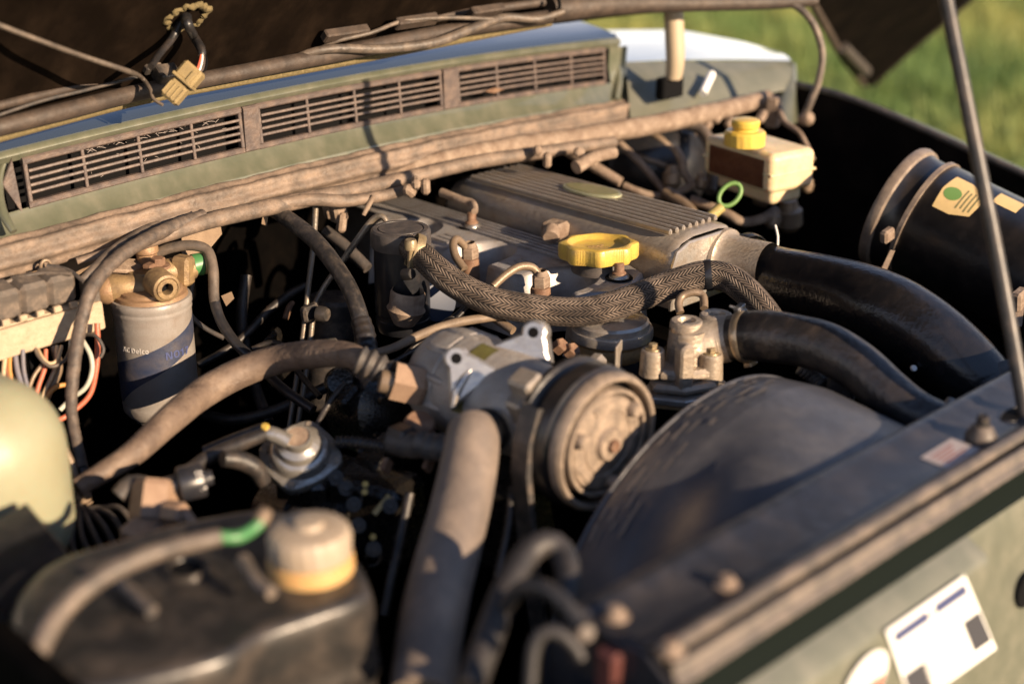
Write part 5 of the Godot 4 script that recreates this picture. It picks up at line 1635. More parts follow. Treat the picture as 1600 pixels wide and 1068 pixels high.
# ---------------------------------------------------------------- near side of the bay
func left_side() -> void:
	# fuel filter
	var fx := Vector3(-0.2089, 1.036, -0.4363)
	var top := Vector3(fx.x, 1.037, fx.z)
	var t := thing("fuel_filter", "beige fuel filter canister with navy diagonal stripe hanging from a brass head", "fuel filter", top - Vector3(0, 0.15, 0))
	var up := axis(top, Vector3.UP)
	var st := S()
	lathe(st, up, [Vector2(0.0, 0.004), Vector2(0.034, 0.003), Vector2(0.037, 0.0), Vector2(0.042, 0.0005), Vector2(0.0462, -0.0005), Vector2(0.0474, -0.003), Vector2(0.0474, -0.0085), Vector2(0.0462, -0.0105), Vector2(0.0462, -0.0125), Vector2(0.0468, -0.0145), Vector2(0.0462, -0.0165), Vector2(0.0458, -0.019), Vector2(0.0458, -0.127), Vector2(0.045, -0.1295), Vector2(0.0455, -0.132), Vector2(0.0448, -0.142), Vector2(0.041, -0.148), Vector2(0.034, -0.15), Vector2(0.033, -0.156), Vector2(0.0, -0.158)], 96)
	part(t, "can", st, "filter_can")
	# diagonal stripes: printed bands lying round the can (angle from the side that faces out of the bay)
	var face := atan2(0.72, -0.69)
	var band := func(lo: Callable, hi: Callable, a0: float, a1: float) -> void:
		var s := S()
		var rows: Array = []
		for k in 41:
			var f := lerpf(a0, a1, k / 40.0)
			var an := face - f
			var row := PackedVector3Array()
			for h in 7:
				var y: float = lerpf(lo.call(f), hi.call(f), h / 6.0)
				row.append(top + Vector3(cos(an) * 0.0461, y, sin(an) * 0.0461))
			rows.append(row)
		skin(s, rows)
		part(t, "stripe", s, "filter_navy")
	# seen from the front of the car the stripe climbs to the right
	band.call(func(f: float) -> float: return clampf(-0.091 + f * 0.025 - (0.012 * f * f if f < 0.0 else 0.0), -0.126, -0.02), func(f: float) -> float: return -0.057 + f * 0.0185, -1.75, 1.85)
	letters(t, "print", "AC Delco", top + Vector3(cos(face + 0.3) * 0.0462, -0.054, sin(face + 0.3) * 0.0462), Vector3(-sin(face + 0.3), 0, cos(face + 0.3)) * -1.0, Vector3.UP, 0.0062, "faded_print", true, 0.0462)
	letters(t, "print", "NO17", top + Vector3(cos(face - 0.82) * 0.0464, -0.062, sin(face - 0.82) * 0.0464), Vector3(-sin(face - 0.82), 0, cos(face - 0.82)) * -1.0, Vector3.UP, 0.0095, "blue_print", true, 0.0464)
	# brass head
	st = S()
	lathe(st, up, [Vector2(0.0435, 0.0), Vector2(0.0425, 0.0045), Vector2(0.0385, 0.006), Vector2(0.0375, 0.0095), Vector2(0.035, 0.011), Vector2(0.0, 0.012)], 64)
	part(t, "head_flange", st, "brass_dusty")
	st = S()
	tube(st, [Vector4(-0.254, 1.048, -0.4639, 0.01649), Vector4(-0.2439, 1.049, -0.4549, 0.01723), Vector4(-0.2351, 1.05, -0.4468, 0.01499), Vector4(-0.2225, 1.048, -0.4413, 0.01503), Vector4(-0.2068, 1.046, -0.4323, 0.01658), Vector4(-0.1998, 1.046, -0.4182, 0.01653)], 28, {"step": 0.004})
	lathe(st, axis(Vector3(-0.207, 1.052, -0.451), Vector3.UP), [Vector2(0.0, 0.012), Vector2(0.018, 0.012), Vector2(0.021, 0.008), Vector2(0.024, -0.004), Vector2(0.03, -0.02)], 36)
	tube(st, [Vector4(-0.2028, 1.054, -0.4551, 0.01369), Vector4(-0.1777, 1.056, -0.4472, 0.0153), Vector4(-0.1566, 1.056, -0.4416, 0.01539), Vector4(-0.1476, 1.056, -0.4404, 0.01466)], 24, {"step": 0.004})
	box(st, Transform3D(Basis(Vector3(0, 1, 0), 0.5).rotated(Vector3(0, 0, 1), -0.1), Vector3(-0.1641, 1.057, -0.4349)), Vector3(0.022, 0.036, 0.024), 0.004)
	part(t, "head", st, "brass")
	st = S()
	slab(st, frame(Vector3(-0.2114, 1.062, -0.468), Vector3(1, -0.25, 0.1), Vector3(0, 0.4, -1)), [Vector2(-0.03, -0.012), Vector2(0.034, -0.014), Vector2(0.03, 0.014), Vector2(-0.024, 0.016)], 0.006, 0.002)
	part(t, "head_web", st, "dust_brown")
	st = S()
	lathe(st, axis(Vector3(-0.2527, 1.048, -0.4601), Vector3(-0.2629, 1.049, -0.4655) - Vector3(-0.2439, 1.049, -0.4549)), [Vector2(0, 0.008), Vector2(0.015, 0.008), Vector2(0.0165, 0.006), Vector2(0.0175, 0.0), Vector2(0.0175, -0.006), Vector2(0.0165, -0.008)], 28)
	part(t, "blanking_plug", st, "brass_dusty")
	# forward port with open bore
	var pa: Vector3 = Vector3(-0.2144, 1.058, -0.3865)
	var pd := Vector3(-0.12, -0.06, 1.0)
	st = S()
	lathe(st, axis(pa - pd.normalized() * 0.03, pd), [Vector2(0.017, 0), Vector2(0.017, 0.026), Vector2(0.0162, 0.0285), Vector2(0.0135, 0.03), Vector2(0.0125, 0.028), Vector2(0.0122, 0.0305), Vector2(0.0072, 0.0305), Vector2(0.0068, 0.012)], 36)
	var po := part(t, "port", st, "brass")
	st = S()
	lathe(st, axis(pa - pd.normalized() * 0.012, pd), [Vector2(0, 0), Vector2(0.0072, 0)], 18)
	part(po, "port_bore", st, "black")
	# banjo on top and outlet with green sealing bands
	st = S()
	lathe(st, axis(Vector3(-0.1897, 1.052, -0.4716), Vector3(0, 1, 0)), [Vector2(0.0125, 0.0), Vector2(0.0125, 0.024), Vector2(0.0145, 0.026), Vector2(0.0145, 0.032), Vector2(0.011, 0.038), Vector2(0.0, 0.039)], 20)
	part(t, "banjo", st, "brass_dusty")
	st = S()
	lathe(st, axis(Vector3(-0.1852, 1.069, -0.4762), Vector3(0, 1, 0)), [Vector2(0.0126, -0.0035), Vector2(0.0138, -0.003), Vector2(0.0138, 0.003), Vector2(0.0126, 0.0035)], 24)
	lathe(st, axis(Vector3(-0.1428, 1.059, -0.4376), Vector3(1, 0.0, 0.25)), [Vector2(0.012, -0.006), Vector2(0.0135, -0.0055), Vector2(0.0138, 0.006), Vector2(0.012, 0.0065)], 24)
	part(t, "seal_band", st, "green_plastic")
	st = S()
	lathe(st, axis(Vector3(-0.1376, 1.06, -0.433), Vector3(1, 0.0, 0.25)), [Vector2(0.0125, 0.0), Vector2(0.0135, 0.002), Vector2(0.0135, 0.006), Vector2(0.01, 0.008), Vector2(0, 0.008)], 24)
	part(t, "outlet_collar", st, "zinc")
	st = S()
	bolt(st, Vector3(-0.1963, 1.07, -0.4356), Vector3(0.05, 1, 0.1), 0.0085)
	box(st, Transform3D(Basis(Vector3(0, 1, 0), 0.4), Vector3(-0.2009, 1.073, -0.4373)), Vector3(0.028, 0.006, 0.012), 0.0015)
	part(t, "bleed_screw", st, "rust")

	# relays and wiring tray
	var rl := [["square grey relay at the left edge of the photo", Vector3(-0.3879, 1.071, -0.425)], ["square grey relay between two others on the cream tray", Vector3(-0.3551, 1.072, -0.425)], ["square grey relay nearest the fuel filter", Vector3(-0.323, 1.073, -0.425)]]
	for k in 3:
		var r := thing("relay", rl[k][0], "relay", rl[k][1] - Vector3(0, 0.02, 0.018), "grey relays on the cream wiring tray")
		st = S()
		box(st, Transform3D(Basis(Vector3(1, 0, 0), 0.12), rl[k][1] - Vector3(0, -0.002, 0.016)), Vector3(0.0335, 0.036, 0.038), 0.005)
		part(r, "cover", st, "plastic_relay")
		st = S()
		box(st, Transform3D(Basis(Vector3(1, 0, 0), 0.12), rl[k][1] - Vector3(0, 0.021, 0.014)), Vector3(0.03, 0.006, 0.034), 0.001)
		part(r, "base", st, "cream_tray")
	t = thing("wiring_tray", "cream plastic wiring tray below the grey relays", "tray", Vector3(-0.3606, 1.026, -0.42))
	st = S()
	box(st, Transform3D(Basis(Vector3(0, 0, 1), 0.03), Vector3(-0.3708, 1.033, -0.428)), Vector3(0.18, 0.034, 0.026), 0.002)
	part(t, "wall", st, "cream_tray")
	st = S()
	for k in 9:
		box(st, Transform3D(Basis(Vector3(0, 0, 1), 0.03), Vector3(-0.3761, 1.038, -0.416) + Vector3(-0.08 + k * 0.02, 0.019, 0)), Vector3(0.009, 0.007, 0.006), 0.001)
	part(t, "rim_clip", st, "cream_tray")
	st = S()
	box(st, Transform3D(Basis(), Vector3(-0.2881, 1.047, -0.43)), Vector3(0.016, 0.055, 0.02), 0.002)
	for k in 3:
		box(st, Transform3D(Basis(), Vector3(-0.3004, 1.029, -0.42) + Vector3(k * 0.006, 0, 0)), Vector3(0.0035, 0.03 - k * 0.005, 0.006), 0.0008)
	part(t, "end_block", st, "plastic_relay")
	# wires: colour, sideways place, belly
	var wires := [
		["salmon red", "red_salmon", [Vector4(-0.298, 1.034, -0.4017, 0.00324), Vector4(-0.3039, 1.01, -0.3945, 0.00324), Vector4(-0.3127, 0.9835, -0.3884, 0.00324), Vector4(-0.3263, 0.9567, -0.3868, 0.00324), Vector4(-0.3559, 0.9394, -0.391, 0.00322), Vector4(-0.3687, 0.9416, -0.3896, 0.0032)]],
		["pale blue", "wire_pale", [Vector4(-0.3193, 1.021, -0.4001, 0.002862), Vector4(-0.3188, 1.006, -0.3841, 0.002853), Vector4(-0.3223, 0.9893, -0.3784, 0.002853), Vector4(-0.3319, 0.9727, -0.3786, 0.002853), Vector4(-0.3463, 0.9614, -0.3863, 0.002853), Vector4(-0.3608, 0.9515, -0.3875, 0.002844)]],
		["grey brown looped", "rubber_grey", [Vector4(-0.3125, 1.022, -0.4094, 0.00216), Vector4(-0.307, 1.024, -0.3901, 0.002147), Vector4(-0.3045, 1.011, -0.3804, 0.002147), Vector4(-0.3094, 1.002, -0.3804, 0.002147)]],
		["slate grey", "wire_slate", [Vector4(-0.3883, 1.019, -0.4206, 0.002808), Vector4(-0.3936, 1.001, -0.4086, 0.003149), Vector4(-0.3961, 0.982, -0.3934, 0.003139), Vector4(-0.403, 0.9679, -0.3773, 0.003119)]],
		["lilac grey", "wire_slate", [Vector4(-0.3815, 1.021, -0.4155, 0.002457), Vector4(-0.3885, 1.001, -0.4038, 0.002449), Vector4(-0.3927, 0.9801, -0.3889, 0.002441), Vector4(-0.397, 0.9659, -0.3779, 0.002434)]],
		["rust red", "red_salmon", [Vector4(-0.357, 1.016, -0.4116, 0.002481), Vector4(-0.3654, 0.9984, -0.4025, 0.002826), Vector4(-0.3779, 0.9806, -0.3974, 0.002817), Vector4(-0.3883, 0.963, -0.3903, 0.002808)]],
		["orange", "wire_orange", [Vector4(-0.3423, 0.974, -0.3968, 0.002505), Vector4(-0.3574, 0.9753, -0.3972, 0.002844), Vector4(-0.3705, 0.9668, -0.3976, 0.002835), Vector4(-0.3812, 0.9556, -0.3944, 0.002826)]],
		["cream looped", "wire_cream", [Vector4(-0.3633, 1.016, -0.4173, 0.001772), Vector4(-0.3658, 1.01, -0.4018, 0.002113), Vector4(-0.3621, 1.005, -0.3955, 0.002113), Vector4(-0.3529, 1.007, -0.3952, 0.00212), Vector4(-0.3412, 1.018, -0.4047, 0.001778)]],
		["brown looped", "hose_dusty", [Vector4(-0.3646, 1.022, -0.4222, 0.002126), Vector4(-0.3691, 1.013, -0.4065, 0.002113), Vector4(-0.3639, 1.004, -0.3893, 0.002106), Vector4(-0.3468, 1.007, -0.3893, 0.00212), Vector4(-0.3336, 1.018, -0.3973, 0.002133)]],
		["tan", "wire_cream", [Vector4(-0.402, 1.016, -0.4174, 0.00279), Vector4(-0.4083, 0.9963, -0.4129, 0.00279), Vector4(-0.4153, 0.9776, -0.3945, 0.002772)]],
		["ochre", "wire_orange", [Vector4(-0.3952, 1.017, -0.419, 0.002449), Vector4(-0.4015, 1.003, -0.4099, 0.002441), Vector4(-0.4065, 0.9788, -0.3941, 0.002434)]],
		["cream straight", "wire_cream", [Vector4(-0.3428, 1.016, -0.4126, 0.002497), Vector4(-0.3532, 0.9945, -0.4036, 0.002489), Vector4(-0.3701, 0.972, -0.4001, 0.002481), Vector4(-0.3831, 0.9523, -0.3944, 0.00212)]],
		["brown straight", "pipe_tan", [Vector4(-0.3438, 1.014, -0.4201, 0.004293), Vector4(-0.346, 0.9907, -0.4095, 0.005009), Vector4(-0.3616, 0.9694, -0.4054, 0.00428), Vector4(-0.3752, 0.9515, -0.4013, 0.0032)]],
		["yellow", "wire_yellow", [Vector4(-0.3199, 1.01, -0.41, 0.0018), Vector4(-0.3235, 0.9936, -0.4043, 0.00216), Vector4(-0.3291, 0.9768, -0.4005, 0.0018)]],
		["black", "black", [Vector4(-0.3683, 1.014, -0.4289, 0.002489), Vector4(-0.3735, 0.9931, -0.4149, 0.002481), Vector4(-0.374, 0.9819, -0.4018, 0.002473), Vector4(-0.3842, 0.9577, -0.3909, 0.002465)]],
		["brown slanting", "pipe_tan", [Vector4(-0.3666, 1.002, -0.4054, 0.002473), Vector4(-0.3793, 0.9904, -0.4041, 0.002465), Vector4(-0.3955, 0.9715, -0.3945, 0.002449)]],
		["white short", "wire_pale", [Vector4(-0.3307, 1.022, -0.4046, 0.001427), Vector4(-0.3371, 1.003, -0.4, 0.001427), Vector4(-0.3415, 0.9827, -0.3933, 0.001427)]],
		["red paired", "red_salmon", [Vector4(-0.393, 1.013, -0.4295, 0.002113), Vector4(-0.4015, 0.9924, -0.4191, 0.002457), Vector4(-0.4084, 0.9703, -0.3988, 0.002441)]],
	]
	for w in wires:
		hose("wire", w[0] + " wire hanging under the cream wiring tray", w[2], w[1], "loose wires under the wiring tray", 8, {}, "wire")
	# fat wrapped loom in front of the tray, and thinner cables above
	hose("wrapped_loom", "tape wrapped brown loom dropping in front of the relays and bending down", [Vector4(-0.1199, 1.112, -0.4518, 0.008515), Vector4(-0.1748, 1.109, -0.4434, 0.008317), Vector4(-0.235, 1.103, -0.4236, 0.008069), Vector4(-0.2738, 1.092, -0.4102, 0.007921), Vector4(-0.3009, 1.077, -0.3984, 0.007822), Vector4(-0.3177, 1.058, -0.3889, 0.007419), Vector4(-0.3352, 1.032, -0.3766, 0.007372), Vector4(-0.3541, 0.9963, -0.3606, 0.006976), Vector4(-0.368, 0.9679, -0.3437, 0.006238), Vector4(-0.3769, 0.94, -0.3221, 0.006197), Vector4(-0.383, 0.9188, -0.3015, 0.005815)], "loom_wrap", "", 24, {"wrap": 1, "pitch": 0.02, "step": 0.002}, "wiring loom")
	hose("wrapped_loom", "lower black end of the loom tied with a tan cable tie", [Vector4(-0.3818, 0.9192, -0.3035, 0.005137), Vector4(-0.3859, 0.9052, -0.2894, 0.005455), Vector4(-0.3924, 0.8949, -0.2825, 0.005097), Vector4(-0.4047, 0.8889, -0.2761, 0.004725)], "rubber_clean", "", 14, {"wob": 0.08}, "wiring loom")
	st = S()
	box(st, Transform3D(Basis(Vector3(0, 0, 1), -0.4), Vector3(-0.3974, 0.8977, -0.2739)), Vector3(0.012, 0.012, 0.008), 0.002)
	box(st, Transform3D(Basis(Vector3(0, 0, 1), 0.3), Vector3(-0.3971, 0.894, -0.2671)), Vector3(0.008, 0.002, 0.003), 0.0005)
	solo("cable_tie", "tan cable tie round the lower end of the loom", "cable tie", st, "pipe_tan")
	hose("second_loom", "second brown loom running beside the wrapped loom above the brass head", [Vector4(-0.1443, 1.104, -0.4858, 0.007786), Vector4(-0.1992, 1.103, -0.4638, 0.007561), Vector4(-0.2444, 1.097, -0.4444, 0.007381), Vector4(-0.2835, 1.091, -0.4188, 0.006481), Vector4(-0.3029, 1.081, -0.4171, 0.005009)], "hose_dusty", "", 14, {"wob": 0.03}, "wiring loom")
	hose("relay_cable", "thin tan cable arching over the relays", [Vector4(-0.397, 1.086, -0.4509, 0.002441), Vector4(-0.3605, 1.091, -0.4484, 0.002473), Vector4(-0.3345, 1.093, -0.4394, 0.002489), Vector4(-0.3133, 1.092, -0.4183, 0.002489)], "hose_dusty", "", 8, {}, "cable")
	hose("earth_lead", "thin brown earth lead with a ring end below the bonnet seal", [Vector4(-0.3222, 1.093, -0.4575, 0.0036), Vector4(-0.3132, 1.092, -0.4482, 0.00288), Vector4(-0.3071, 1.09, -0.4335, 0.002512), Vector4(-0.3031, 1.082, -0.4107, 0.002497)], "rubber_grey", "", 8, {}, "cable")
	st = S()
	var ring: Array = []
	for k in 17:
		var an := TAU * k / 16.0
		ring.append(r4(Vector3(-0.3211, 1.092, -0.4631) + Vector3(cos(an) * 0.006, sin(an) * 0.007, 0), 0.0022))
	tube(st, ring, 6)
	solo("ring_terminal", "small round ring terminal below the bonnet seal at the left", "terminal", st, "pipe_tan")
	hose("tan_hose", "tan hose arc behind the loom beside the cream washer bottle", [Vector4(-0.4076, 0.9554, -0.2854, 0.003663), Vector4(-0.4069, 0.9368, -0.2746, 0.004329), Vector4(-0.4086, 0.9182, -0.2661, 0.004329), Vector4(-0.4123, 0.9045, -0.2622, 0.003996)], "pipe_tan", "", 10)
	for k in 7:
		hose("black_lead", ["black lead fanning out below the cable tie, outermost left", "second black lead from the left below the cable tie", "third black lead from the left below the cable tie", "middle black lead below the cable tie", "third black lead from the right below the cable tie", "second black lead from the right below the cable tie", "black lead fanning out below the cable tie, outermost right"][k], [r4(Vector3(-0.4093, 0.8948, -0.2689) + Vector3(0, 0, 0.002 * k), 0.003), r4(Vector3(-0.4183, 0.8951, -0.2479) + Vector3(0.006 * k - 0.012, 0.0, 0), 0.0035), r4(Vector3(-0.4315, 0.8823, -0.2089) + Vector3(0.012 * k - 0.028, 0.004 * k - 0.004, 0), 0.0035), r4(Vector3(-0.4408, 0.8729, -0.153) + Vector3(0.013 * k - 0.03, -0.01, 0.002), 0.0035)], "rubber_grey", "black leads below the cable tie", 8, {}, "cable")

	# washer bottle and what lies before it
	t = thing("washer_bottle", "translucent cream plastic washer bottle at the left edge", "bottle", Vector3(-0.5291, 0.9793, -0.1469))
	st = S()
	bottle(st, Transform3D(Basis(Vector3(0, 1, 0), 0.12), Vector3(-0.5307, 0.9894, -0.2062)), Vector3(0.15, 0.21, 0.17), 0.072)
	part(t, "tank", st, "washer_plastic")
	t = thing("battery_cover", "black plastic battery cover with a bluish edge below the washer bottle", "battery cover", Vector3(-0.586, 0.9872, -0.02706))
	st = S()
	plate(st, [Vector3(-0.6033, 1.002, -0.08155), Vector3(-0.533, 1.004, -0.1046), Vector3(-0.5381, 0.9869, -0.0106), Vector3(-0.6184, 0.9902, 0.02965), Vector3(-0.664, 0.9896, 0.0159)], 0.012, 0.003)
	part(t, "lid", st, "black_gloss")
	st = S()
	plate(st, [Vector3(-0.6374, 0.9966, -0.007063), Vector3(-0.5402, 0.9859, -0.009094), Vector3(-0.5491, 0.9467, 0.0007925), Vector3(-0.6522, 0.9422, 0.008356)], 0.004, 0.001)
	part(t, "side", st, "black_gloss")

	# coolant header tank, near and out of focus
	t = thing("coolant_tank", "black dusty coolant header tank in the near left corner, out of focus", "coolant tank", Vector3(-0.5663, 0.9848, 0.2319))
	st = S()
	var outline := [Vector3(-0.6292, 1.005, 0.05421), Vector3(-0.5729, 1.005, -0.001058), Vector3(-0.5058, 1.005, 0.001666), Vector3(-0.4392, 1.005, 0.01552), Vector3(-0.3719, 1.005, 0.05414), Vector3(-0.3711, 1.005, 0.1495), Vector3(-0.3943, 1.005, 0.21), Vector3(-0.4185, 1.005, 0.2226), Vector3(-0.4952, 1.005, 0.2115), Vector3(-0.5474, 1.005, 0.2138), Vector3(-0.6353, 1.005, 0.1783), Vector3(-0.6486, 1.005, 0.1275)]
	var rows: Array = []
	var mid := Vector3.ZERO
	for p in outline:
		mid += p / outline.size()
	for lv in [[0.8, 0.001], [0.9, 0.0015], [0.955, 0.0], [0.985, -0.005], [1.0, -0.014], [1.005, -0.05], [1.0, -0.06], [1.02, -0.065], [1.02, -0.075], [1.0, -0.08], [1.0, -0.2]]:
		var row := PackedVector3Array()
		var n := outline.size()
		for i in n:
			for s in 6:
				var q := s / 6.0
				var p0: Vector3 = outline[(i + n - 1) % n]
				var p1: Vector3 = outline[i]
				var p2: Vector3 = outline[(i + 1) % n]
				var p3: Vector3 = outline[(i + 2) % n]
				var c := 0.5 * (2.0 * p1 + (p2 - p0) * q + (2.0 * p0 - 5.0 * p1 + 4.0 * p2 - p3) * q * q + (3.0 * p1 - p0 - 3.0 * p2 + p3) * q * q * q)
				var v: Vector3 = mid + (c - mid) * lv[0]
				v.y = 1.003 + lv[1]
				row.append(v)
		rows.append(row)
	skin(st, rows, true)
	var row0: PackedVector3Array = rows[0]
	for i in row0.size():
		tri(st, mid, row0[i], row0[(i + 1) % row0.size()], -1)
	part(t, "tank", st, "tank_black")
	st = S()
	lathe(st, axis(Vector3(-0.4928, 1.004, 0.09324), Vector3.UP), [Vector2(0.0, 0.003), Vector2(0.0135, 0.003), Vector2(0.0145, 0.006), Vector2(0.0175, 0.006), Vector2(0.0185, 0.0)], 28)
	var so := part(t, "sensor_socket", st, "tank_black")
	st = S()
	lathe(st, axis(Vector3(-0.4928, 1.004, 0.09324), Vector3.UP), [Vector2(0.0, 0.0036), Vector2(0.0138, 0.0036)], 28)
	part(so, "socket_hole", st, "black")
	st = S()
	tube(st, [Vector4(-0.4728, 1.031, 0.1473, 0.006049), Vector4(-0.4792, 1.026, 0.1737, 0.005941), Vector4(-0.48, 1.025, 0.196, 0.005371)], 12)
	part(t, "overflow_spout", st, "hose_dusty")
	st = S()
	tube(st, [Vector4(-0.549, 1.018, 0.08111, 0.006049), Vector4(-0.5494, 1.015, 0.1124, 0.006188), Vector4(-0.5495, 1.012, 0.1366, 0.00586)], 12)
	part(t, "moulded_rib", st, "rubber_grey")
	var cp: Vector3 = Vector3(-0.4165, 1.005, 0.158)
	var knurled := func(an: float, r: float, y: float) -> float: return r * (1.0 + (0.02 * sin(an * 22.0) if r > 0.03 and y > 0.02 else 0.0))
	st = S()
	lathe(st, axis(cp, Vector3.UP), [Vector2(0.0355, -0.002), Vector2(0.0355, 0.008), Vector2(0.0345, 0.012), Vector2(0.032, 0.0135)], 48)
	part(t, "filler_neck", st, "cap_cream", "orange translucent filler neck")
	st = S()
	lathe(st, axis(cp, Vector3.UP), [Vector2(0.032, 0.0135), Vector2(0.0338, 0.0145), Vector2(0.0338, 0.031), Vector2(0.031, 0.036), Vector2(0.026, 0.038), Vector2(0.013, 0.039), Vector2(0.011, 0.043), Vector2(0.0, 0.044)], 88, knurled)
	part(t, "cap", st, "cap_pale", "pale dusty knurled screw cap")
	t = thing("tank_bleed_hose", "dusty ribbed bleed hose curving over the black coolant tank with a green joint", "hose", Vector3(-0.6204, 0.9902, 0.147))
	st = S()
	tube(st, [Vector4(-0.6644, 1.001, 0.1584, 0.008101), Vector4(-0.6411, 1.023, 0.1389, 0.008033), Vector4(-0.61, 1.038, 0.1238, 0.007995), Vector4(-0.572, 1.047, 0.1182, 0.007946), Vector4(-0.5313, 1.052, 0.1244, 0.007604), Vector4(-0.4998, 1.055, 0.138, 0.007178), Vector4(-0.4881, 1.055, 0.1422, 0.006962)], 18, {"ribs": 0.03, "pitch": 0.004, "step": 0.001})
	part(t, "hose", st, "hose_dusty")
	st = S()
	tube(st, [Vector4(-0.4899, 1.055, 0.1405, 0.004973), Vector4(-0.4768, 1.052, 0.147, 0.004995), Vector4(-0.4628, 1.052, 0.1457, 0.005041), Vector4(-0.4529, 1.056, 0.1457, 0.004557)], 12)
	part(t, "joint", st, "green_plastic")
	st = S()
	tube(st, [Vector4(-0.4539, 1.055, 0.1453, 0.006076), Vector4(-0.4463, 1.06, 0.142, 0.006103), Vector4(-0.4444, 1.063, 0.1423, 0.004577)], 12)
	part(t, "tip", st, "pipe_tan")

	# refrigerant hose with its crimped end and big nut
	t = thing("refrigerant_hose", "fat dusty brown refrigerant hose arching from low left to a hexagon nut", "hose", Vector3(-0.2881, 0.9926, -0.1906))
	st = S()
	tube(st, [Vector4(-0.4294, 0.94, -0.2234, 0.009653), Vector4(-0.4007, 0.9476, -0.2223, 0.01106), Vector4(-0.3633, 0.9582, -0.2219, 0.01319), Vector4(-0.3059, 0.968, -0.2466, 0.01568), Vector4(-0.2424, 0.972, -0.2772, 0.01701), Vector4(-0.1924, 0.9827, -0.2752, 0.0173), Vector4(-0.1587, 0.9969, -0.2474, 0.01656), Vector4(-0.1479, 1.017, -0.1885, 0.01545), Vector4(-0.1425, 1.027, -0.1436, 0.01377), Vector4(-0.1434, 1.027, -0.1149, 0.01223)], 32, {"wob": 0.012, "step": 0.006})
	part(t, "hose", st, "hose_worn")
	st = S()
	tube(st, [Vector4(-0.1531, 1.034, -0.1131, 0.01418), Vector4(-0.1428, 1.027, -0.09939, 0.01485), Vector4(-0.1345, 1.02, -0.0876, 0.01418)], 24, {"ribs": 0.12, "pitch": 0.0105, "step": 0.001})
	part(t, "crimp", st, "rubber_grey")
	st = S()
	lathe(st, axis(Vector3(-0.1517, 1.019, -0.08128), Vector3(-0.134, 1.013, -0.06851) - Vector3(-0.1517, 1.019, -0.08128)), [Vector2(0, 0), Vector2(0.0115, 0.001), Vector2(0.0125, 0.003), Vector2(0.0125, 0.026)], 22)
	part(t, "ferrule", st, "pipe_tan")
	st = S()
	hexagon(st, axis(Vector3(-0.139, 1.018, -0.07579), Vector3(-0.1083, 1.006, -0.05447) - Vector3(-0.139, 1.018, -0.07579), Vector3(0, 1, 0.3)), 0.0225, 0.036)
	part(t, "nut", st, "nut_dusty")
	st = S()
	tube(st, [Vector4(-0.1118, 1.007, -0.05858, 0.0135), Vector4(-0.09859, 1.002, -0.0431, 0.0135), Vector4(-0.09023, 0.9969, -0.03231, 0.0135)], 18)
	part(t, "stub", st, "rubber_grey")

	# near fat hose from the compressor down out of frame
	t = thing("near_refrigerant_hose", "fat dark dusty hose falling from the compressor to the bottom edge", "hose", Vector3(-0.3634, 0.916, 0.2561))
	st = S()
	tube(st, [Vector4(-0.1564, 1.015, 0.06553, 0.02306), Vector4(-0.1636, 1.01, 0.07617, 0.02599), Vector4(-0.1801, 0.9962, 0.09036, 0.02754), Vector4(-0.2125, 0.9761, 0.1149, 0.02813), Vector4(-0.254, 0.9571, 0.145, 0.02845), Vector4(-0.2944, 0.9404, 0.1749, 0.02869), Vector4(-0.3322, 0.926, 0.206, 0.02832), Vector4(-0.3775, 0.9053, 0.2483, 0.02715)], 36, {"wob": 0.006, "step": 0.008})
	part(t, "hose", st, "hose_fore")
	st = S()
	lathe(st, axis(Vector3(-0.1223, 0.9982, 0.05544), Vector3(-0.09504, 0.9999, 0.05092) - Vector3(-0.1485, 0.9961, 0.06125)), [Vector2(0.02, -0.006), Vector2(0.023, -0.004), Vector2(0.023, 0.004), Vector2(0.02, 0.006)], 24)
	part(t, "collar", st, "black_gloss")

	# service port cluster and pressure switch low on the left
	t = thing("service_port", "dusty brown hexagon service port and elbow low beside the loom", "fitting", Vector3(-0.431, 0.9322, -0.08642))
	st = S()
	hexagon(st, axis(Vector3(-0.4131, 0.9438, -0.1054), Vector3(-0.3963, 0.9734, -0.1203) - Vector3(-0.4131, 0.9438, -0.1054), Vector3(1, 0.1, 0.4)), 0.0225, 0.038)
	part(t, "hexagon_body", st, "nut_dusty")
	st = S()
	hexagon(st, axis(Vector3(-0.4072, 0.9578, -0.08502), Vector3(-0.3993, 0.9604, -0.06382) - Vector3(-0.4072, 0.9578, -0.08502)), 0.012, 0.02)
	tube(st, [Vector4(-0.3994, 0.9601, -0.06819, 0.005419), Vector4(-0.3979, 0.9559, -0.06005, 0.005407), Vector4(-0.401, 0.9505, -0.05262, 0.004788)], 12)
	part(t, "side_nut", st, "nut_dusty")
	st = S()
	box(st, Transform3D(Basis(Vector3(0, 1, 0), 0.4).rotated(Vector3(1, 0, 0), 0.2), Vector3(-0.4272, 0.9421, -0.09567)), Vector3(0.042, 0.022, 0.03), 0.004)
	part(t, "foot_block", st, "nut_dusty")
	st = S()
	tube(st, [Vector4(-0.4261, 0.9602, -0.1418, 0.009248), Vector4(-0.4128, 0.9677, -0.1405, 0.01052), Vector4(-0.4042, 0.9665, -0.1316, 0.01052)], 18)
	part(t, "elbow", st, "rubber_grey")
	t = thing("pressure_switch", "small dark pressure switch can with pale print beside the hexagon port", "switch", Vector3(-0.3772, 0.9602, -0.09471))
	st = S()
	lathe(st, axis(Vector3(-0.3921, 0.9677, -0.1131), Vector3(-0.3586, 0.9712, -0.09764) - Vector3(-0.3921, 0.9677, -0.1131)), [Vector2(0, 0.0), Vector2(0.01, 0.0), Vector2(0.0105, 0.012), Vector2(0.0155, 0.013), Vector2(0.0172, 0.015), Vector2(0.0172, 0.036), Vector2(0.016, 0.038), Vector2(0.008, 0.039), Vector2(0.007, 0.046), Vector2(0, 0.046)], 36)
	part(t, "can", st, "steel_black")
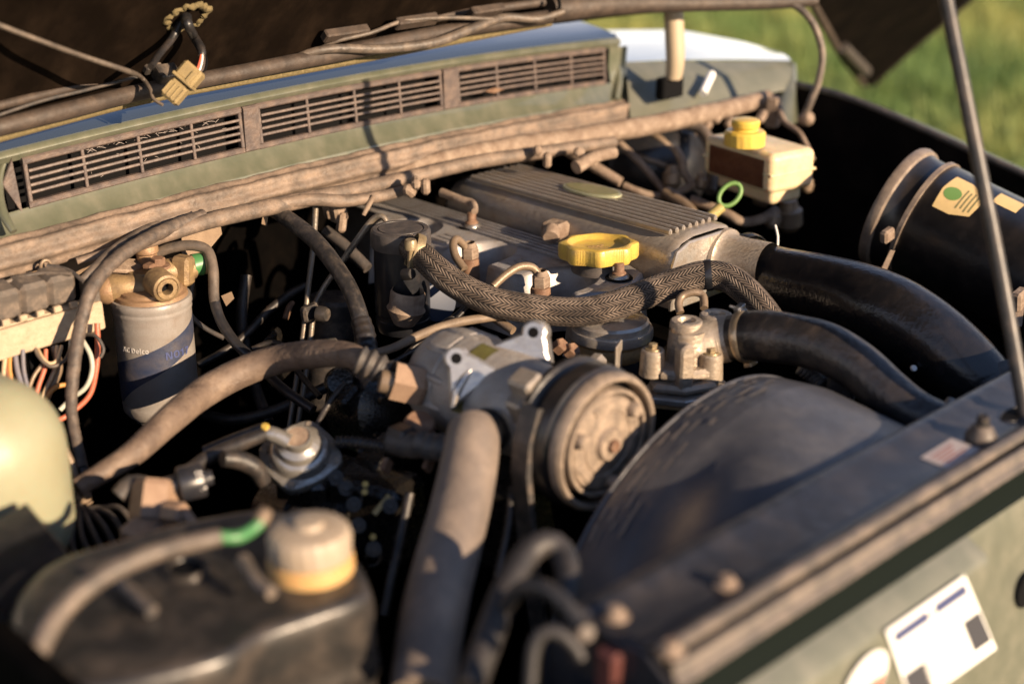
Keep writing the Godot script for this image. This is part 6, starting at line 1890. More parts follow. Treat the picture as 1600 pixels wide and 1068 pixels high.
	st = S()
	for k in 5:
		box(st, Transform3D(Basis(Vector3(0, 1, 0), 0.3).rotated(Vector3(0, 0, 1), 1.3), Vector3(-0.3712, 0.986, -0.08802) + Vector3(0.0005 * k, -0.0042 * k, 0.001 * k)), Vector3(0.0022, 0.0012, 0.0003), 0.0)
		box(st, Transform3D(Basis(Vector3(0, 1, 0), 0.3).rotated(Vector3(0, 0, 1), 1.3), Vector3(-0.3679, 0.9861, -0.08643) + Vector3(0.0005 * k, -0.004 * k, 0.001 * k)), Vector3(0.0016, 0.0024, 0.0003), 0.0)
	part(t, "print", st, "white_print")

	# fuel pump diaphragm housing on the injection pump
	var dc: Vector3 = Vector3(-0.2227, 0.9391, -0.1283)
	var dn := (Vector3(-0.2612, 0.9897, -0.1035) - dc).normalized()
	dn = Vector3(-0.33, 0.86, 0.38).normalized()
	t = thing("boost_diaphragm", "silver grey stepped diaphragm housing with round brown centre cap on the injection pump", "diaphragm housing", dc - Vector3(0, 0.03, 0))
	var dx := axis(dc, dn, Vector3(0.8, 0, 0.6))
	st = S()
	var four := func(an: float, r: float, _y: float) -> float:
		return r if r < 0.036 else r * (1.0 + 0.13 * pow(absf(cos(an * 2.0 - 0.5)), 5.0))
	lathe(st, dx, [Vector2(0.0385, -0.008), Vector2(0.0395, -0.006), Vector2(0.0395, 0.001), Vector2(0.0385, 0.003), Vector2(0.0365, 0.0035), Vector2(0.033, 0.0045), Vector2(0.0325, 0.007), Vector2(0.031, 0.013), Vector2(0.0275, 0.0165), Vector2(0.0245, 0.0175), Vector2(0.0235, 0.02), Vector2(0.022, 0.024), Vector2(0.0175, 0.0265), Vector2(0.0155, 0.028), Vector2(0.0152, 0.036), Vector2(0.0145, 0.0375), Vector2(0.0128, 0.0378), Vector2(0.0122, 0.0365)], 96, four)
	var dm := part(t, "dome", st, "alloy_silver")
	st = S()
	lathe(st, dx, [Vector2(0, 0.0362), Vector2(0.0122, 0.0362)], 24)
	part(dm, "centre_cap", st, "dust_brown")
	for k in 4:
		st = S()
		var an := (k * 90.0) / 57.2958 + 0.25
		lathe(st, axis(dx * Vector3(cos(an) * 0.0385, 0.0025, sin(an) * 0.0385), dn), [Vector2(0, 0.0028), Vector2(0.003, 0.0028), Vector2(0.0042, 0.0015), Vector2(0.0044, 0)], 14)
		part(dm, "screw", st, "alloy_brown")
	st = S()
	tube(st, [Vector4(-0.2442, 0.9667, -0.1163, 0.008589), Vector4(-0.2509, 0.9721, -0.1243, 0.008253), Vector4(-0.2581, 0.9762, -0.1319, 0.007917), Vector4(-0.2596, 0.9774, -0.1341, 0.005938)], 16)
	part(t, "inlet_spigot", st, "alloy_silver")
	st = S()
	lathe(st, axis(Vector3(-0.2604, 0.983, -0.1334), Vector3(-0.5, 0.7, 0.3)), [Vector2(0, 0.003), Vector2(0.0035, 0.003), Vector2(0.0045, 0)], 12)
	part(t, "paint_mark", st, "wire_yellow")

	# injection pump body
	t = thing("injection_pump", "oily black injection pump with bolts and yellow paint marks in the shade", "injection pump", Vector3(-0.2209, 0.821, -0.06208))
	st = S()
	lathe(st, axis(Vector3(-0.2082, 0.8552, -0.09836), Vector3(0.1, 0.1, 1)), [Vector2(0, -0.08), Vector2(0.05, -0.08), Vector2(0.052, -0.03), Vector2(0.047, -0.028), Vector2(0.047, 0.03), Vector2(0.04, 0.04), Vector2(0, 0.04)], 32)
	box(st, Transform3D(Basis(Vector3(0, 1, 0), 0.3), Vector3(-0.1794, 0.8838, -0.05647)), Vector3(0.06, 0.09, 0.09), 0.008)
	box(st, Transform3D(Basis(Vector3(0, 1, 0), 0.2), Vector3(-0.2007, 0.8951, -0.1278)), Vector3(0.08, 0.06, 0.07), 0.01)
	box(st, Transform3D(Basis(Vector3(0, 0, 1), 0.4), Vector3(-0.1488, 0.9284, -0.08114)), Vector3(0.05, 0.03, 0.04), 0.005)
	part(t, "body", st, "oily_black")
	for q in [Vector3(-0.2274, 0.9203, -0.03306), Vector3(-0.2235, 0.9308, -0.04997), Vector3(-0.2406, 0.8931, 0.01382), Vector3(-0.2349, 0.9053, -0.01716), Vector3(-0.2229, 0.9366, -0.06745), Vector3(-0.2068, 0.9232, 6.542e-05)]:
		st = S()
		bolt(st, q, Vector3(-0.5, 0.5, 0.7), 0.0046)
		part(t, "bolt", st, "steel_oily")
	st = S()
	for q in [Vector3(-0.2095, 0.9353, -0.03599), Vector3(-0.2125, 0.9285, -0.03367), Vector3(-0.238, 0.9044, 0.0102)]:
		lathe(st, axis(q, Vector3(-0.5, 0.5, 0.7)), [Vector2(0, 0.003), Vector2(0.003, 0.003), Vector2(0.0036, 0)], 10)
	part(t, "paint_mark", st, "yellow")
	st = S()
	tube(st, [Vector4(-0.2262, 0.9229, -0.04819, 0.001958), Vector4(-0.2169, 0.9308, -0.04363, 0.001958), Vector4(-0.2141, 0.9223, -0.03625, 0.001958), Vector4(-0.2201, 0.9107, -0.03569, 0.001958)], 8)
	part(t, "lever", st, "steel_oily")
	st = S()
	tube(st, [Vector4(-0.2428, 0.8804, 0.003693, 0.001598), Vector4(-0.2328, 0.8935, 0.006192, 0.001598), Vector4(-0.2305, 0.8852, 0.01298, 0.001598), Vector4(-0.2362, 0.8745, 0.01336, 0.001598), Vector4(-0.2433, 0.8721, 0.007825, 0.001598)], 8)
	part(t, "lever", st, "steel_oily")
	st = S()
	plate(st, [Vector3(-0.2224, 0.9173, -0.01163), Vector3(-0.2026, 0.9329, -0.008628), Vector3(-0.2008, 0.9293, -0.004919), Vector3(-0.2196, 0.9137, -0.007041)], 0.003, 0.0005)
	part(t, "lever_arm", st, "zinc_oily")
	hose("boost_hose", "black boost hose reaching the diaphragm housing from the left", [Vector4(-0.3347, 0.9472, -0.166, 0.007178), Vector4(-0.3121, 0.9589, -0.1581, 0.007858), Vector4(-0.2852, 0.9684, -0.1448, 0.007885), Vector4(-0.2606, 0.976, -0.1328, 0.006923)], "rubber", "", 16)
	hose("boost_hose", "upper black hose beside the diaphragm's inlet spigot", [Vector4(-0.3039, 0.9523, -0.1838, 0.005995), Vector4(-0.279, 0.964, -0.1664, 0.005995), Vector4(-0.2558, 0.9779, -0.1441, 0.004979)], "rubber_clean", "", 14)
	hose("short_hose", "short black hose end below the diaphragm's inlet", [Vector4(-0.3162, 0.9676, -0.1295, 0.008366), Vector4(-0.3005, 0.9619, -0.1262, 0.009721), Vector4(-0.2854, 0.9502, -0.1202, 0.009788), Vector4(-0.2776, 0.9323, -0.1177, 0.008542)], "rubber", "", 18)
	hose("corrugated_tube", "black corrugated tube between the diaphragm and the compressor hose", [Vector4(-0.1922, 0.9529, -0.1065, 0.006076), Vector4(-0.181, 0.9529, -0.09571, 0.006413), Vector4(-0.1689, 0.9526, -0.07642, 0.006392), Vector4(-0.1573, 0.951, -0.05687, 0.00637)], "rubber_clean", "", 18, {"ribs": 0.13, "pitch": 0.0052, "step": 0.0008})
	t = thing("suction_fitting", "black elbow and ferrule joining the near hose to the compressor", "fitting", Vector3(-0.164, 0.9698, 0.001025))
	st = S()
	tube(st, [Vector4(-0.1782, 0.9745, -0.03022, 0.01175), Vector4(-0.1715, 0.9764, -0.009845, 0.01361), Vector4(-0.1685, 0.9789, 0.006605, 0.01287)], 20)
	tube(st, [Vector4(-0.1739, 0.9853, 0.005336, 0.01283), Vector4(-0.1687, 0.9833, 0.01887, 0.01406), Vector4(-0.1637, 0.9843, 0.03061, 0.01401), Vector4(-0.1568, 0.9859, 0.04389, 0.01396)], 22, {"ribs": 0.04, "pitch": 0.012, "step": 0.0015})
	part(t, "ferrule", st, "rubber_grey")
	st = S()
	hexagon(st, axis(Vector3(-0.1716, 0.976, -0.03208), Vector3(-0.1685, 0.9789, 0.006605) - Vector3(-0.1716, 0.976, -0.03208)), 0.017, 0.022)
	part(t, "nut", st, "rubber")
	st = S()
	lathe(st, axis(Vector3(-0.1427, 0.9794, -0.02853), Vector3(-0.3, 0.8, 0.5)), [Vector2(0.0, 0.012), Vector2(0.014, 0.012), Vector2(0.017, 0.006), Vector2(0.017, -0.02)], 20)
	part(t, "port", st, "rust")
	for q in [[Vector3(-0.1881, 0.952, -0.02748), "lit dusty corner tab right of the corrugated tube"], [Vector3(-0.1684, 0.9622, 0.01582), "lit dusty corner tab beside the near hose"]]:
		st = S()
		box(st, Transform3D(Basis(Vector3(0, 1, 0), 0.3).rotated(Vector3(0, 0, 1), 0.7), q[0]), Vector3(0.014, 0.012, 0.006), 0.001)
		solo("lit_tab", q[1], "bracket", st, "rust", "lit tabs below the corrugated tube")
	# alternator behind, in shade
	t = thing("alternator", "dark alternator end in the shade behind the refrigerant nut", "alternator", Vector3(-0.09731, 0.9366, -0.1554))
	st = S()
	lathe(st, axis(Vector3(-0.07367, 0.9351, -0.1616), Vector3(-0.2, 0.3, 1)), [Vector2(0, 0.03), Vector2(0.03, 0.03), Vector2(0.05, 0.02), Vector2(0.055, 0.0), Vector2(0.055, -0.06)], 36)
	part(t, "end_frame", st, "oily_black")
	st = S()
	for k in 6:
		var an := k * 1.05 + 0.3
		lathe(st, axis(Vector3(-0.08511, 0.9433, -0.1473) + Vector3(cos(an) * 0.04, sin(an) * 0.04, 0.022), Vector3(-0.2, 0.3, 1)), [Vector2(0, 0.006), Vector2(0.004, 0.006), Vector2(0.005, 0)], 10)
	part(t, "bolt", st, "steel_oily")
	st = S()
	lathe(st, axis(Vector3(-0.1179, 0.9714, -0.1942), Vector3(-0.5, 0.5, 0.6)), [Vector2(0, 0.012), Vector2(0.014, 0.012), Vector2(0.018, 0.006), Vector2(0.018, -0.02)], 20)
	box(st, Transform3D(Basis(Vector3(0, 0, 1), 0.6), Vector3(-0.1201, 0.9574, -0.1737)), Vector3(0.03, 0.03, 0.02), 0.004)
	solo("shaded_sensor", "dark round sensor head below the fat brown hose", "sensor", st, "oily_black")
	hose("sensor_lead", "black lead with a lit brown end at the shaded sensor", [Vector4(-0.173, 0.9401, -0.1705, 0.003159), Vector4(-0.1596, 0.9597, -0.1683, 0.00351), Vector4(-0.1445, 0.9734, -0.1687, 0.003522), Vector4(-0.1304, 0.9832, -0.1679, 0.002826)], "rubber", "", 8, {}, "cable")

# box with generous rounded edges, from a squashed sphere grid
func bottle(st: SurfaceTool, xf: Transform3D, size: Vector3, r: float) -> void:
	var core := size / 2 - Vector3.ONE * r
	var rows: Array = []
	for i in 25:
		var th := PI * i / 24.0
		var row := PackedVector3Array()
		for j in 48:
			var ph := TAU * (j + 0.5) / 48.0
			var d := Vector3(sin(th) * cos(ph), cos(th), sin(th) * sin(ph))
			row.append(xf * (Vector3(signf(d.x) * core.x, (1.0 if d.y >= 0 else -1.0) * core.y, signf(d.z) * core.z) + d * r))
		rows.append(row)
	skin(st, rows, true)

# ---------------------------------------------------------------- far side of the bay
func right_side() -> void:
	# brake fluid reservoir
	var t := thing("brake_reservoir", "cream brake fluid reservoir with a two tier yellow cap", "reservoir", Vector3(0.7436, 1.025, -0.259))
	var st := S()
	var o: Vector3 = Vector3(0.8227, 1.078, -0.3099)
	var pts: Array = []
	var c00: Vector3 = Vector3(0.5894, 1.117, -0.1443)
	var c10: Vector3 = Vector3(0.6719, 1.124, -0.1284)
	var c01: Vector3 = Vector3(0.6415, 1.106, -0.2822)
	var c11: Vector3 = c01 + (c10 - c00)
	c01.y = c00.y
	c10.y = c00.y
	c11.y = c00.y
	var bx := (c10 - c00)
	var bz := (c01 - c00)
	var rx := bx.normalized()
	var rz := (bz - rx * bz.dot(rx)).normalized()
	var centre := c00 + bx * 0.5 + bz * 0.5 - Vector3(0, 0.028, 0)
	var rf := Transform3D(Basis(rx, Vector3.UP, rx.cross(Vector3.UP).normalized()), centre)
	var wide := bx.length() * 1.02
	var deep := absf(bz.dot(rf.basis.z)) * 1.02
	bottle(st, rf, Vector3(wide, 0.058, deep), 0.011)
	part(t, "tank", st, "reservoir_cream")
	st = S()
	bottle(st, rf.translated_local(Vector3(0, -0.0015, 0)), Vector3(wide + 0.0012, 0.004, deep + 0.0012), 0.0019)
	part(t, "weld_seam", st, "reservoir_cream")
	st = S()
	bottle(st, rf.translated_local(Vector3(-wide * 0.5 + 0.002, -0.002, 0)), Vector3(0.006, 0.042, deep * 0.8), 0.0028)
	part(t, "shaded_fluid", st, "fluid")  # dark red fluid, with the shade of this face put into the colour
	st = S()
	bottle(st, rf.translated_local(Vector3(0.004, -0.037, 0)), Vector3(wide * 0.7, 0.026, deep * 0.8), 0.008)
	part(t, "lower_chamber", st, "reservoir_cream")
	var kc: Vector3 = Vector3(0.6137, 1.125, -0.1999)
	st = S()
	lathe(st, axis(kc, Vector3.UP), [Vector2(0.029, -0.004), Vector2(0.029, 0.013), Vector2(0.0265, 0.0163), Vector2(0.0186, 0.0172), Vector2(0.0172, 0.0195), Vector2(0.02, 0.0223), Vector2(0.0205, 0.029), Vector2(0.0186, 0.032), Vector2(0.011, 0.0335), Vector2(0.0, 0.0335)], 48, func(an: float, r: float, y: float) -> float: return r * (1.0 + (0.02 * sin(an * 18.0) if y < 0.015 else 0.0)))
	part(t, "cap", st, "yellow_far")
	# servo, pipes and small fittings round it
	t = thing("brake_servo", "round black brake servo drum criss-crossed by dusty pipes", "brake servo", Vector3(0.6875, 0.9602, -0.4269))
	st = S()
	lathe(st, axis(Vector3(0.7239, 1.02, -0.4544), Vector3(-0.25, 0.1, 1)), [Vector2(0.0, 0.075), Vector2(0.03, 0.074), Vector2(0.06, 0.06), Vector2(0.08, 0.035), Vector2(0.09, 0.01), Vector2(0.096, 0.005), Vector2(0.097, -0.002), Vector2(0.09, -0.008), Vector2(0.085, -0.06)], 48)
	part(t, "drum", st, "black_gloss")
	st = S()
	for k in 7:
		var an := k * 0.55 - 0.6
		var q := Vector3(0.7239, 1.02, -0.4544)
		tube(st, [r4(q + Vector3(cos(an) * 0.052, sin(an) * 0.052, 0.058), 0.005), r4(q + Vector3(cos(an) * 0.072, sin(an) * 0.072, 0.04), 0.0055), r4(q + Vector3(cos(an) * 0.086, sin(an) * 0.086, 0.014), 0.005)], 8)
	part(t, "drum_rib", st, "pipe_tan")
	hose("brake_pipe", "dusty brake pipe slanting across the black servo drum", [Vector4(0.6169, 1.082, -0.4421, 0.005941), Vector4(0.6181, 1.057, -0.3974, 0.005887), Vector4(0.6156, 1.03, -0.3553, 0.005833), Vector4(0.6085, 1.008, -0.3205, 0.005779)], "dust_brown", "", 8, {}, "pipe")
	hose("brake_pipe", "dusty pipe lying along the foot of the black servo drum", [Vector4(0.5625, 1.035, -0.3795, 0.005779), Vector4(0.5759, 1.026, -0.3463, 0.005752), Vector4(0.5996, 1.024, -0.3225, 0.005752), Vector4(0.6393, 1.037, -0.3066, 0.00626)], "dust_brown", "", 8, {}, "pipe")
	hose("servo_hose", "wide dusty hose arching over the servo and down beside the reservoir", [Vector4(0.6777, 1.097, -0.4515, 0.009073), Vector4(0.7074, 1.103, -0.4113, 0.009032), Vector4(0.7265, 1.098, -0.3751, 0.009491), Vector4(0.7189, 1.079, -0.3425, 0.009901), Vector4(0.6969, 1.05, -0.318, 0.009811), Vector4(0.6691, 1.021, -0.2988, 0.009235)], "hose_dusty", "", 12)
	hose("servo_lead", "dusty bent lead hanging at the right of the servo drum", [Vector4(0.6474, 1.083, -0.3533, 0.006805), Vector4(0.6425, 1.067, -0.3346, 0.007257), Vector4(0.64, 1.053, -0.3292, 0.006773), Vector4(0.643, 1.038, -0.3184, 0.006773)], "dust_brown", "", 8, {}, "cable")
	hose("fluid_pipe", "dusty fluid pipe running from the dipstick to below the reservoir", [Vector4(0.5995, 1.027, -0.2794, 0.007088), Vector4(0.6132, 1.015, -0.2298, 0.007489), Vector4(0.6223, 1.005, -0.2011, 0.007453), Vector4(0.6513, 1.006, -0.1884, 0.007489), Vector4(0.685, 1.011, -0.1884, 0.008506)], "dust_brown", "", 10, {}, "pipe")
	hose("fluid_pipe", "short dusty pipe between the servo and the dipstick", [Vector4(0.5901, 1.032, -0.3211, 0.009541), Vector4(0.5885, 1.021, -0.2871, 0.0104), Vector4(0.5803, 1.013, -0.2605, 0.009361)], "pipe_tan", "", 10, {}, "pipe")
	hose("fluid_pipe", "dusty pipe crossing behind the intake plenum's far end", [Vector4(0.4966, 1.092, -0.4441, 0.007633), Vector4(0.5093, 1.071, -0.3902, 0.008506), Vector4(0.5238, 1.053, -0.3518, 0.007525)], "dust_brown", "", 10, {}, "pipe")
	var lumps_ := [[Vector3(0.7108, 1.025, -0.2308), 0.016, "dusty valve body under the reservoir"], [Vector3(0.714, 0.9998, -0.1843), 0.02, "oval dusty fitting low right of the reservoir"], [Vector3(0.6794, 1, -0.188), 0.012, "small dusty union under the reservoir"], [Vector3(0.6549, 1.038, -0.307), 0.01, "small dusty cap left of the reservoir"], [Vector3(0.6255, 1.045, -0.3392), 0.014, "pale dusty knob on the servo's face"], [Vector3(0.811, 1.02, -0.2211), 0.009, "tiny dusty clip at the inner wing right of the reservoir"]]
	for k in lumps_.size():
		st = S()
		var r: float = lumps_[k][1]
		lathe(st, axis(lumps_[k][0], Vector3(rng.randf_range(-0.4, 0.4), 1, rng.randf_range(-0.3, 0.3))), [Vector2(0, r * 1.3), Vector2(r * 0.6, r * 1.2), Vector2(r * 0.75, r * 0.6), Vector2(r, r * 0.4), Vector2(r, -r * 0.7), Vector2(r * 0.6, -r * 1.2), Vector2(0, -r * 1.3)], 16)
		solo("brake_fitting", lumps_[k][2], "fitting", st, "pipe_tan", "dusty fittings round the brake reservoir")
	st = S()
	box(st, Transform3D(Basis(Vector3(0, 1, 0), 0.3), Vector3(0.8669, 1.108, -0.3351)), Vector3(0.02, 0.05, 0.02), 0.003)
	tube(st, [Vector4(0.8759, 1.123, -0.3341, 0.005131), Vector4(0.8508, 1.101, -0.3015, 0.005063), Vector4(0.8391, 1.089, -0.2616, 0.004496), Vector4(0.8267, 1.056, -0.2261, 0.004455)], 8)
	solo("wiper_link", "dusty linkage above the brake reservoir by the wing post", "linkage", st, "dust_brown")
	var sc := thing("scuttle_clips", "cluster of lit dusty clips under the seal left of the yellow cap", "clips", Vector3(0.7664, 1.103, -0.3692))
	for q in [[Vector3(0.7689, 1.112, -0.3718), 0.016], [Vector3(0.7724, 1.103, -0.3486), 0.012], [Vector3(0.7456, 1.098, -0.3714), 0.012], [Vector3(0.8274, 1.108, -0.3283), 0.013]]:
		st = S()
		box(st, Transform3D(Basis(Vector3(0, 0, 1), q[1] * 60.0), q[0]), Vector3(q[1] * 1.6, q[1], q[1]), 0.003)
		part(sc, "clip", st, "dust_brown")

	# air cleaner drum
	t = thing("air_cleaner", "large black air cleaner drum with dusty hoops and a cream label", "air cleaner", Vector3(0.6254, 0.9647, 0.1523))
	var ax := axis(Vector3(0.7236, 1.0445, -0.01), Vector3(0.106, -0.276, 0.955), Vector3(0, 1, 0))
	st = S()
	lathe(st, ax, [Vector2(0.0, -0.002), Vector2(0.07, -0.002), Vector2(0.084, 0.0), Vector2(0.0865, 0.008), Vector2(0.0835, 0.014), Vector2(0.083, 0.036), Vector2(0.086, 0.041), Vector2(0.086, 0.5)], 96)
	part(t, "drum", st, "black_satin")
	st = S()
	lathe(st, ax, [Vector2(0.083, -0.006), Vector2(0.0895, -0.005), Vector2(0.0912, 0.0), Vector2(0.0895, 0.008), Vector2(0.085, 0.0105)], 96)
	part(t, "end_hoop", st, "hoop_dusty")
	st = S()
	lathe(st, ax, [Vector2(0.0855, 0.038), Vector2(0.0885, 0.0385), Vector2(0.0885, 0.045), Vector2(0.086, 0.0455)], 96)
	part(t, "clamp_hoop", st, "hoop_dusty")
	# label wrapped on the drum where it faces up and outwards
	var face: Vector3 = ax.affine_inverse() * Vector3(0.6901, 1.091, 0.09928)
	var fa := atan2(face.z, face.x)
	var patch := func(over: Node3D, called: String, m: String, along: Array, turn: Callable, r: float) -> MeshInstance3D:
		var s := S()
		var rs: Array = []
		for i in 15:
			var q := lerpf(-1.0, 1.0, i / 14.0)
			var row := PackedVector3Array()
			for h in 9:
				var v := lerpf(-1.0, 1.0, h / 8.0)
				var e: Vector2 = turn.call(q, v)
				var an := fa + e.x
				row.append(ax * Vector3(cos(an) * r, lerpf(along[0], along[1], 0.5 + 0.5 * e.y), sin(an) * r))
			rs.append(row)
		skin(s, rs)
		return part(over, called, s, m)
	var lb: Node3D = patch.call(t, "label", "paper", [0.062, 0.118], func(q: float, v: float) -> Vector2: return Vector2(q * 0.36 * (1.0 - 0.3 * maxf(0.0, v)), v * (1.0 - 0.12 * absf(q))), 0.0863)
	patch.call(lb, "label_emblem", "green_print", [0.066, 0.09], func(q: float, v: float) -> Vector2: return Vector2(-0.02 + q * 0.13, v * sqrt(maxf(0.02, 1.0 - q * q))), 0.0866)
	for k in 4:
		var z0 := 0.0915 + k * 0.0058
		patch.call(lb, "label_line", "badge_green", [z0, z0 + 0.0022], func(q: float, v: float) -> Vector2: return Vector2(-0.03 + q * (0.2 - 0.03 * (k % 2)), v), 0.0866)
	patch.call(t, "label", "paper", [0.125, 0.16], func(q: float, v: float) -> Vector2: return Vector2(0.34 + q * 0.16, v), 0.0863)
	t = thing("toggle_clip", "dusty toggle clip at the foot of the air cleaner's hoop", "clip", Vector3(0.5825, 1.024, 0.06389))
	st = S()
	box(st, Transform3D(Basis(Vector3(0, 0, 1), 0.2), Vector3(0.5978, 1.046, 0.05176)), Vector3(0.022, 0.018, 0.012), 0.003)
	part(t, "block", st, "dust_brown")
	st = S()
	plate(st, [Vector3(0.587, 1.031, 0.06401), Vector3(0.5914, 1.03, 0.06909), Vector3(0.5677, 1.008, 0.07304), Vector3(0.5627, 1.01, 0.0674)], 0.003, 0.0006)
	part(t, "lever", st, "pipe_tan")
	st = S()
	box(st, Transform3D(Basis(Vector3(0, 0, 1), 0.2), Vector3(0.5921, 1.008, 0.2459)), Vector3(0.024, 0.026, 0.014), 0.003)
	plate(st, [Vector3(0.5851, 0.9946, 0.2464), Vector3(0.5947, 1, 0.2524), Vector3(0.577, 0.9806, 0.2611), Vector3(0.5698, 0.9791, 0.255)], 0.003)
	solo("toggle_clip", "second dusty toggle clip at the right edge of the photo", "clip", st, "dust_brown")

# ---------------------------------------------------------------- pipes and small things in the middle
func small_things() -> void:
	hose("heater_pipe", "black heater hose bending down right of the fuel filter", [Vector4(-0.01469, 1.098, -0.4623, 0.009721), Vector4(-0.01162, 1.089, -0.4248, 0.01041), Vector4(-0.01422, 1.077, -0.3756, 0.01063), Vector4(-0.02147, 1.06, -0.3286, 0.01045), Vector4(-0.02645, 1.039, -0.2922, 0.01033), Vector4(-0.03397, 1.018, -0.2655, 0.01024), Vector4(-0.03837, 1.002, -0.2536, 0.01059)], "rubber_speck", "", 18, {"wob": 0.02})
	hose("heater_pipe", "ribbed black lower end of the heater hose", [Vector4(-0.03639, 1.008, -0.2582, 0.01173), Vector4(-0.04136, 0.9953, -0.2454, 0.01282), Vector4(-0.05063, 0.978, -0.23, 0.01349), Vector4(-0.06421, 0.9573, -0.2094, 0.01411)], "rubber_clean", "", 18, {"ribs": 0.03, "pitch": 0.01, "step": 0.002})
	hose("vertical_pipe", "left thin metal brake line running straight down", [Vector4(0.04493, 1.096, -0.4484, 0.003706), Vector4(0.02396, 1.051, -0.4294, 0.003686), Vector4(0.00182, 1.009, -0.4126, 0.003666), Vector4(-0.02542, 0.9517, -0.3927, 0.003645), Vector4(-0.05945, 0.8992, -0.367, 0.003605), Vector4(-0.08422, 0.8528, -0.3506, 0.003585)], "pipe_grey", "", 10, {"step": 0.02}, "pipe")
	hose("vertical_pipe", "thin metal brake line arching from the breather and running down", [Vector4(0.07436, 1.089, -0.342, 0.003605), Vector4(0.07117, 1.095, -0.3479, 0.004005), Vector4(0.06485, 1.089, -0.3582, 0.004017), Vector4(0.04934, 1.066, -0.3684, 0.004028), Vector4(0.02885, 1.031, -0.3837, 0.00405), Vector4(0.008865, 1.001, -0.3943, 0.003655), Vector4(-0.007685, 0.9803, -0.3913, 0.003645), Vector4(-0.02912, 0.9403, -0.3752, 0.003625), Vector4(-0.06304, 0.8884, -0.3496, 0.003585), Vector4(-0.07718, 0.8608, -0.3408, 0.003574)], "pipe_grey", "", 10, {}, "pipe")
	var st := S()
	box(st, Transform3D(Basis(Vector3(0, 0, 1), 0.1), Vector3(-0.02123, 0.981, -0.3823)), Vector3(0.024, 0.02, 0.012), 0.003)
	lathe(st, axis(Vector3(-0.01676, 0.983, -0.3642), Vector3(0.4, 0, 1)), [Vector2(0, 0.01), Vector2(0.008, 0.009), Vector2(0.01, 0.004), Vector2(0.01, -0.004)], 14)
	solo("pipe_clip", "black plastic clip pairing the two thin brake lines", "clip", st, "plastic_dark")
	hose("fuel_hose", "dusty fuel hose leaving the brass head and turning down", [Vector4(-0.1811, 1.071, -0.4738, 0.006157), Vector4(-0.1637, 1.079, -0.4609, 0.006541), Vector4(-0.1438, 1.082, -0.4438, 0.006541), Vector4(-0.1323, 1.076, -0.4292, 0.006541), Vector4(-0.1378, 1.059, -0.4104, 0.006503), Vector4(-0.1491, 1.037, -0.3945, 0.006465), Vector4(-0.1542, 1.026, -0.3856, 0.006067)], "hose_dusty", "", 12)
	hose("fuel_hose", "black lower run of the fuel hose slanting down behind the fat brown hose", [Vector4(-0.1526, 1.029, -0.3889, 0.006453), Vector4(-0.1568, 1.009, -0.3715, 0.006427), Vector4(-0.1561, 0.988, -0.3444, 0.006388), Vector4(-0.1496, 0.9708, -0.3139, 0.00635), Vector4(-0.1461, 0.9509, -0.2698, 0.005905), Vector4(-0.1367, 0.9351, -0.2223, 0.005833)], "rubber_clean", "", 12)
	hose("return_hose", "thin dark return hose behind the fuel filter's right edge", [Vector4(-0.1469, 1.045, -0.4416, 0.003483), Vector4(-0.1576, 1.017, -0.4361, 0.003483), Vector4(-0.1614, 1.001, -0.4311, 0.003483), Vector4(-0.153, 0.9863, -0.4152, 0.003096), Vector4(-0.1394, 0.9747, -0.3958, 0.003096)], "rubber_grey", "", 8)
	hose("shaded_hose", "dark hose crossing the shaded bulkhead with a lit brown spot", [Vector4(-0.1314, 0.914, -0.4742, 0.00486), Vector4(-0.07907, 0.933, -0.4641, 0.005324), Vector4(-0.02861, 0.9642, -0.4624, 0.005797), Vector4(0.008786, 0.9784, -0.4639, 0.00586), Vector4(0.03214, 0.9852, -0.4601, 0.00547)], "rubber", "", 10)
	hose("shaded_hose", "thin dark hose curling below the two brake lines", [Vector4(-0.08692, 0.9402, -0.4159, 0.004005), Vector4(-0.06757, 0.9477, -0.4013, 0.004005), Vector4(-0.06049, 0.944, -0.3775, 0.003983), Vector4(-0.06499, 0.9255, -0.3569, 0.00396), Vector4(-0.07389, 0.9085, -0.2965, 0.00387)], "rubber", "", 10)
	st = S()
	tube(st, [Vector4(-0.01584, 0.9542, -0.4446, 0.00414), Vector4(-0.005782, 0.9664, -0.449, 0.004152), Vector4(0.002202, 0.9709, -0.4512, 0.00333)], 8)
	tube(st, [Vector4(-0.02918, 0.9666, -0.4642, 0.003312), Vector4(-0.01789, 0.9702, -0.4628, 0.003736)], 8)
	solo("lit_pipe_end", "pair of lit orange brown pipe ends in the dark by the brake lines", "pipe", st, "rust")
	hose("dipping_pipe", "dusty pipe passing behind the compressor's top lug", [Vector4(-0.08438, 0.9921, -0.2031, 0.004374), Vector4(-0.05609, 0.9996, -0.1799, 0.005104), Vector4(-0.01955, 1.012, -0.1662, 0.005502), Vector4(0.01623, 1.02, -0.151, 0.005536), Vector4(0.05087, 1.022, -0.1341, 0.005198), Vector4(0.07971, 1.022, -0.1212, 0.004856)], "pipe_mud", "", 12, {}, "pipe")
	hose("dipping_pipe", "slanting dusty pipe end under the braided hose", [Vector4(0.06545, 1.018, -0.1476, 0.004509), Vector4(0.06775, 1.014, -0.1282, 0.00523), Vector4(0.06956, 1.008, -0.1085, 0.005198)], "pipe_tan", "", 10, {}, "pipe")
	hose("thin_lead", "thin black lead crossing the dark gap left of the compressor", [Vector4(-0.1185, 0.9647, -0.1614, 0.002489), Vector4(-0.07231, 0.9902, -0.1606, 0.00252), Vector4(-0.03508, 0.9996, -0.1597, 0.002552), Vector4(0.002784, 1.009, -0.1584, 0.002583), Vector4(0.04413, 1.03, -0.1596, 0.002615)], "rubber", "", 8, {}, "cable")
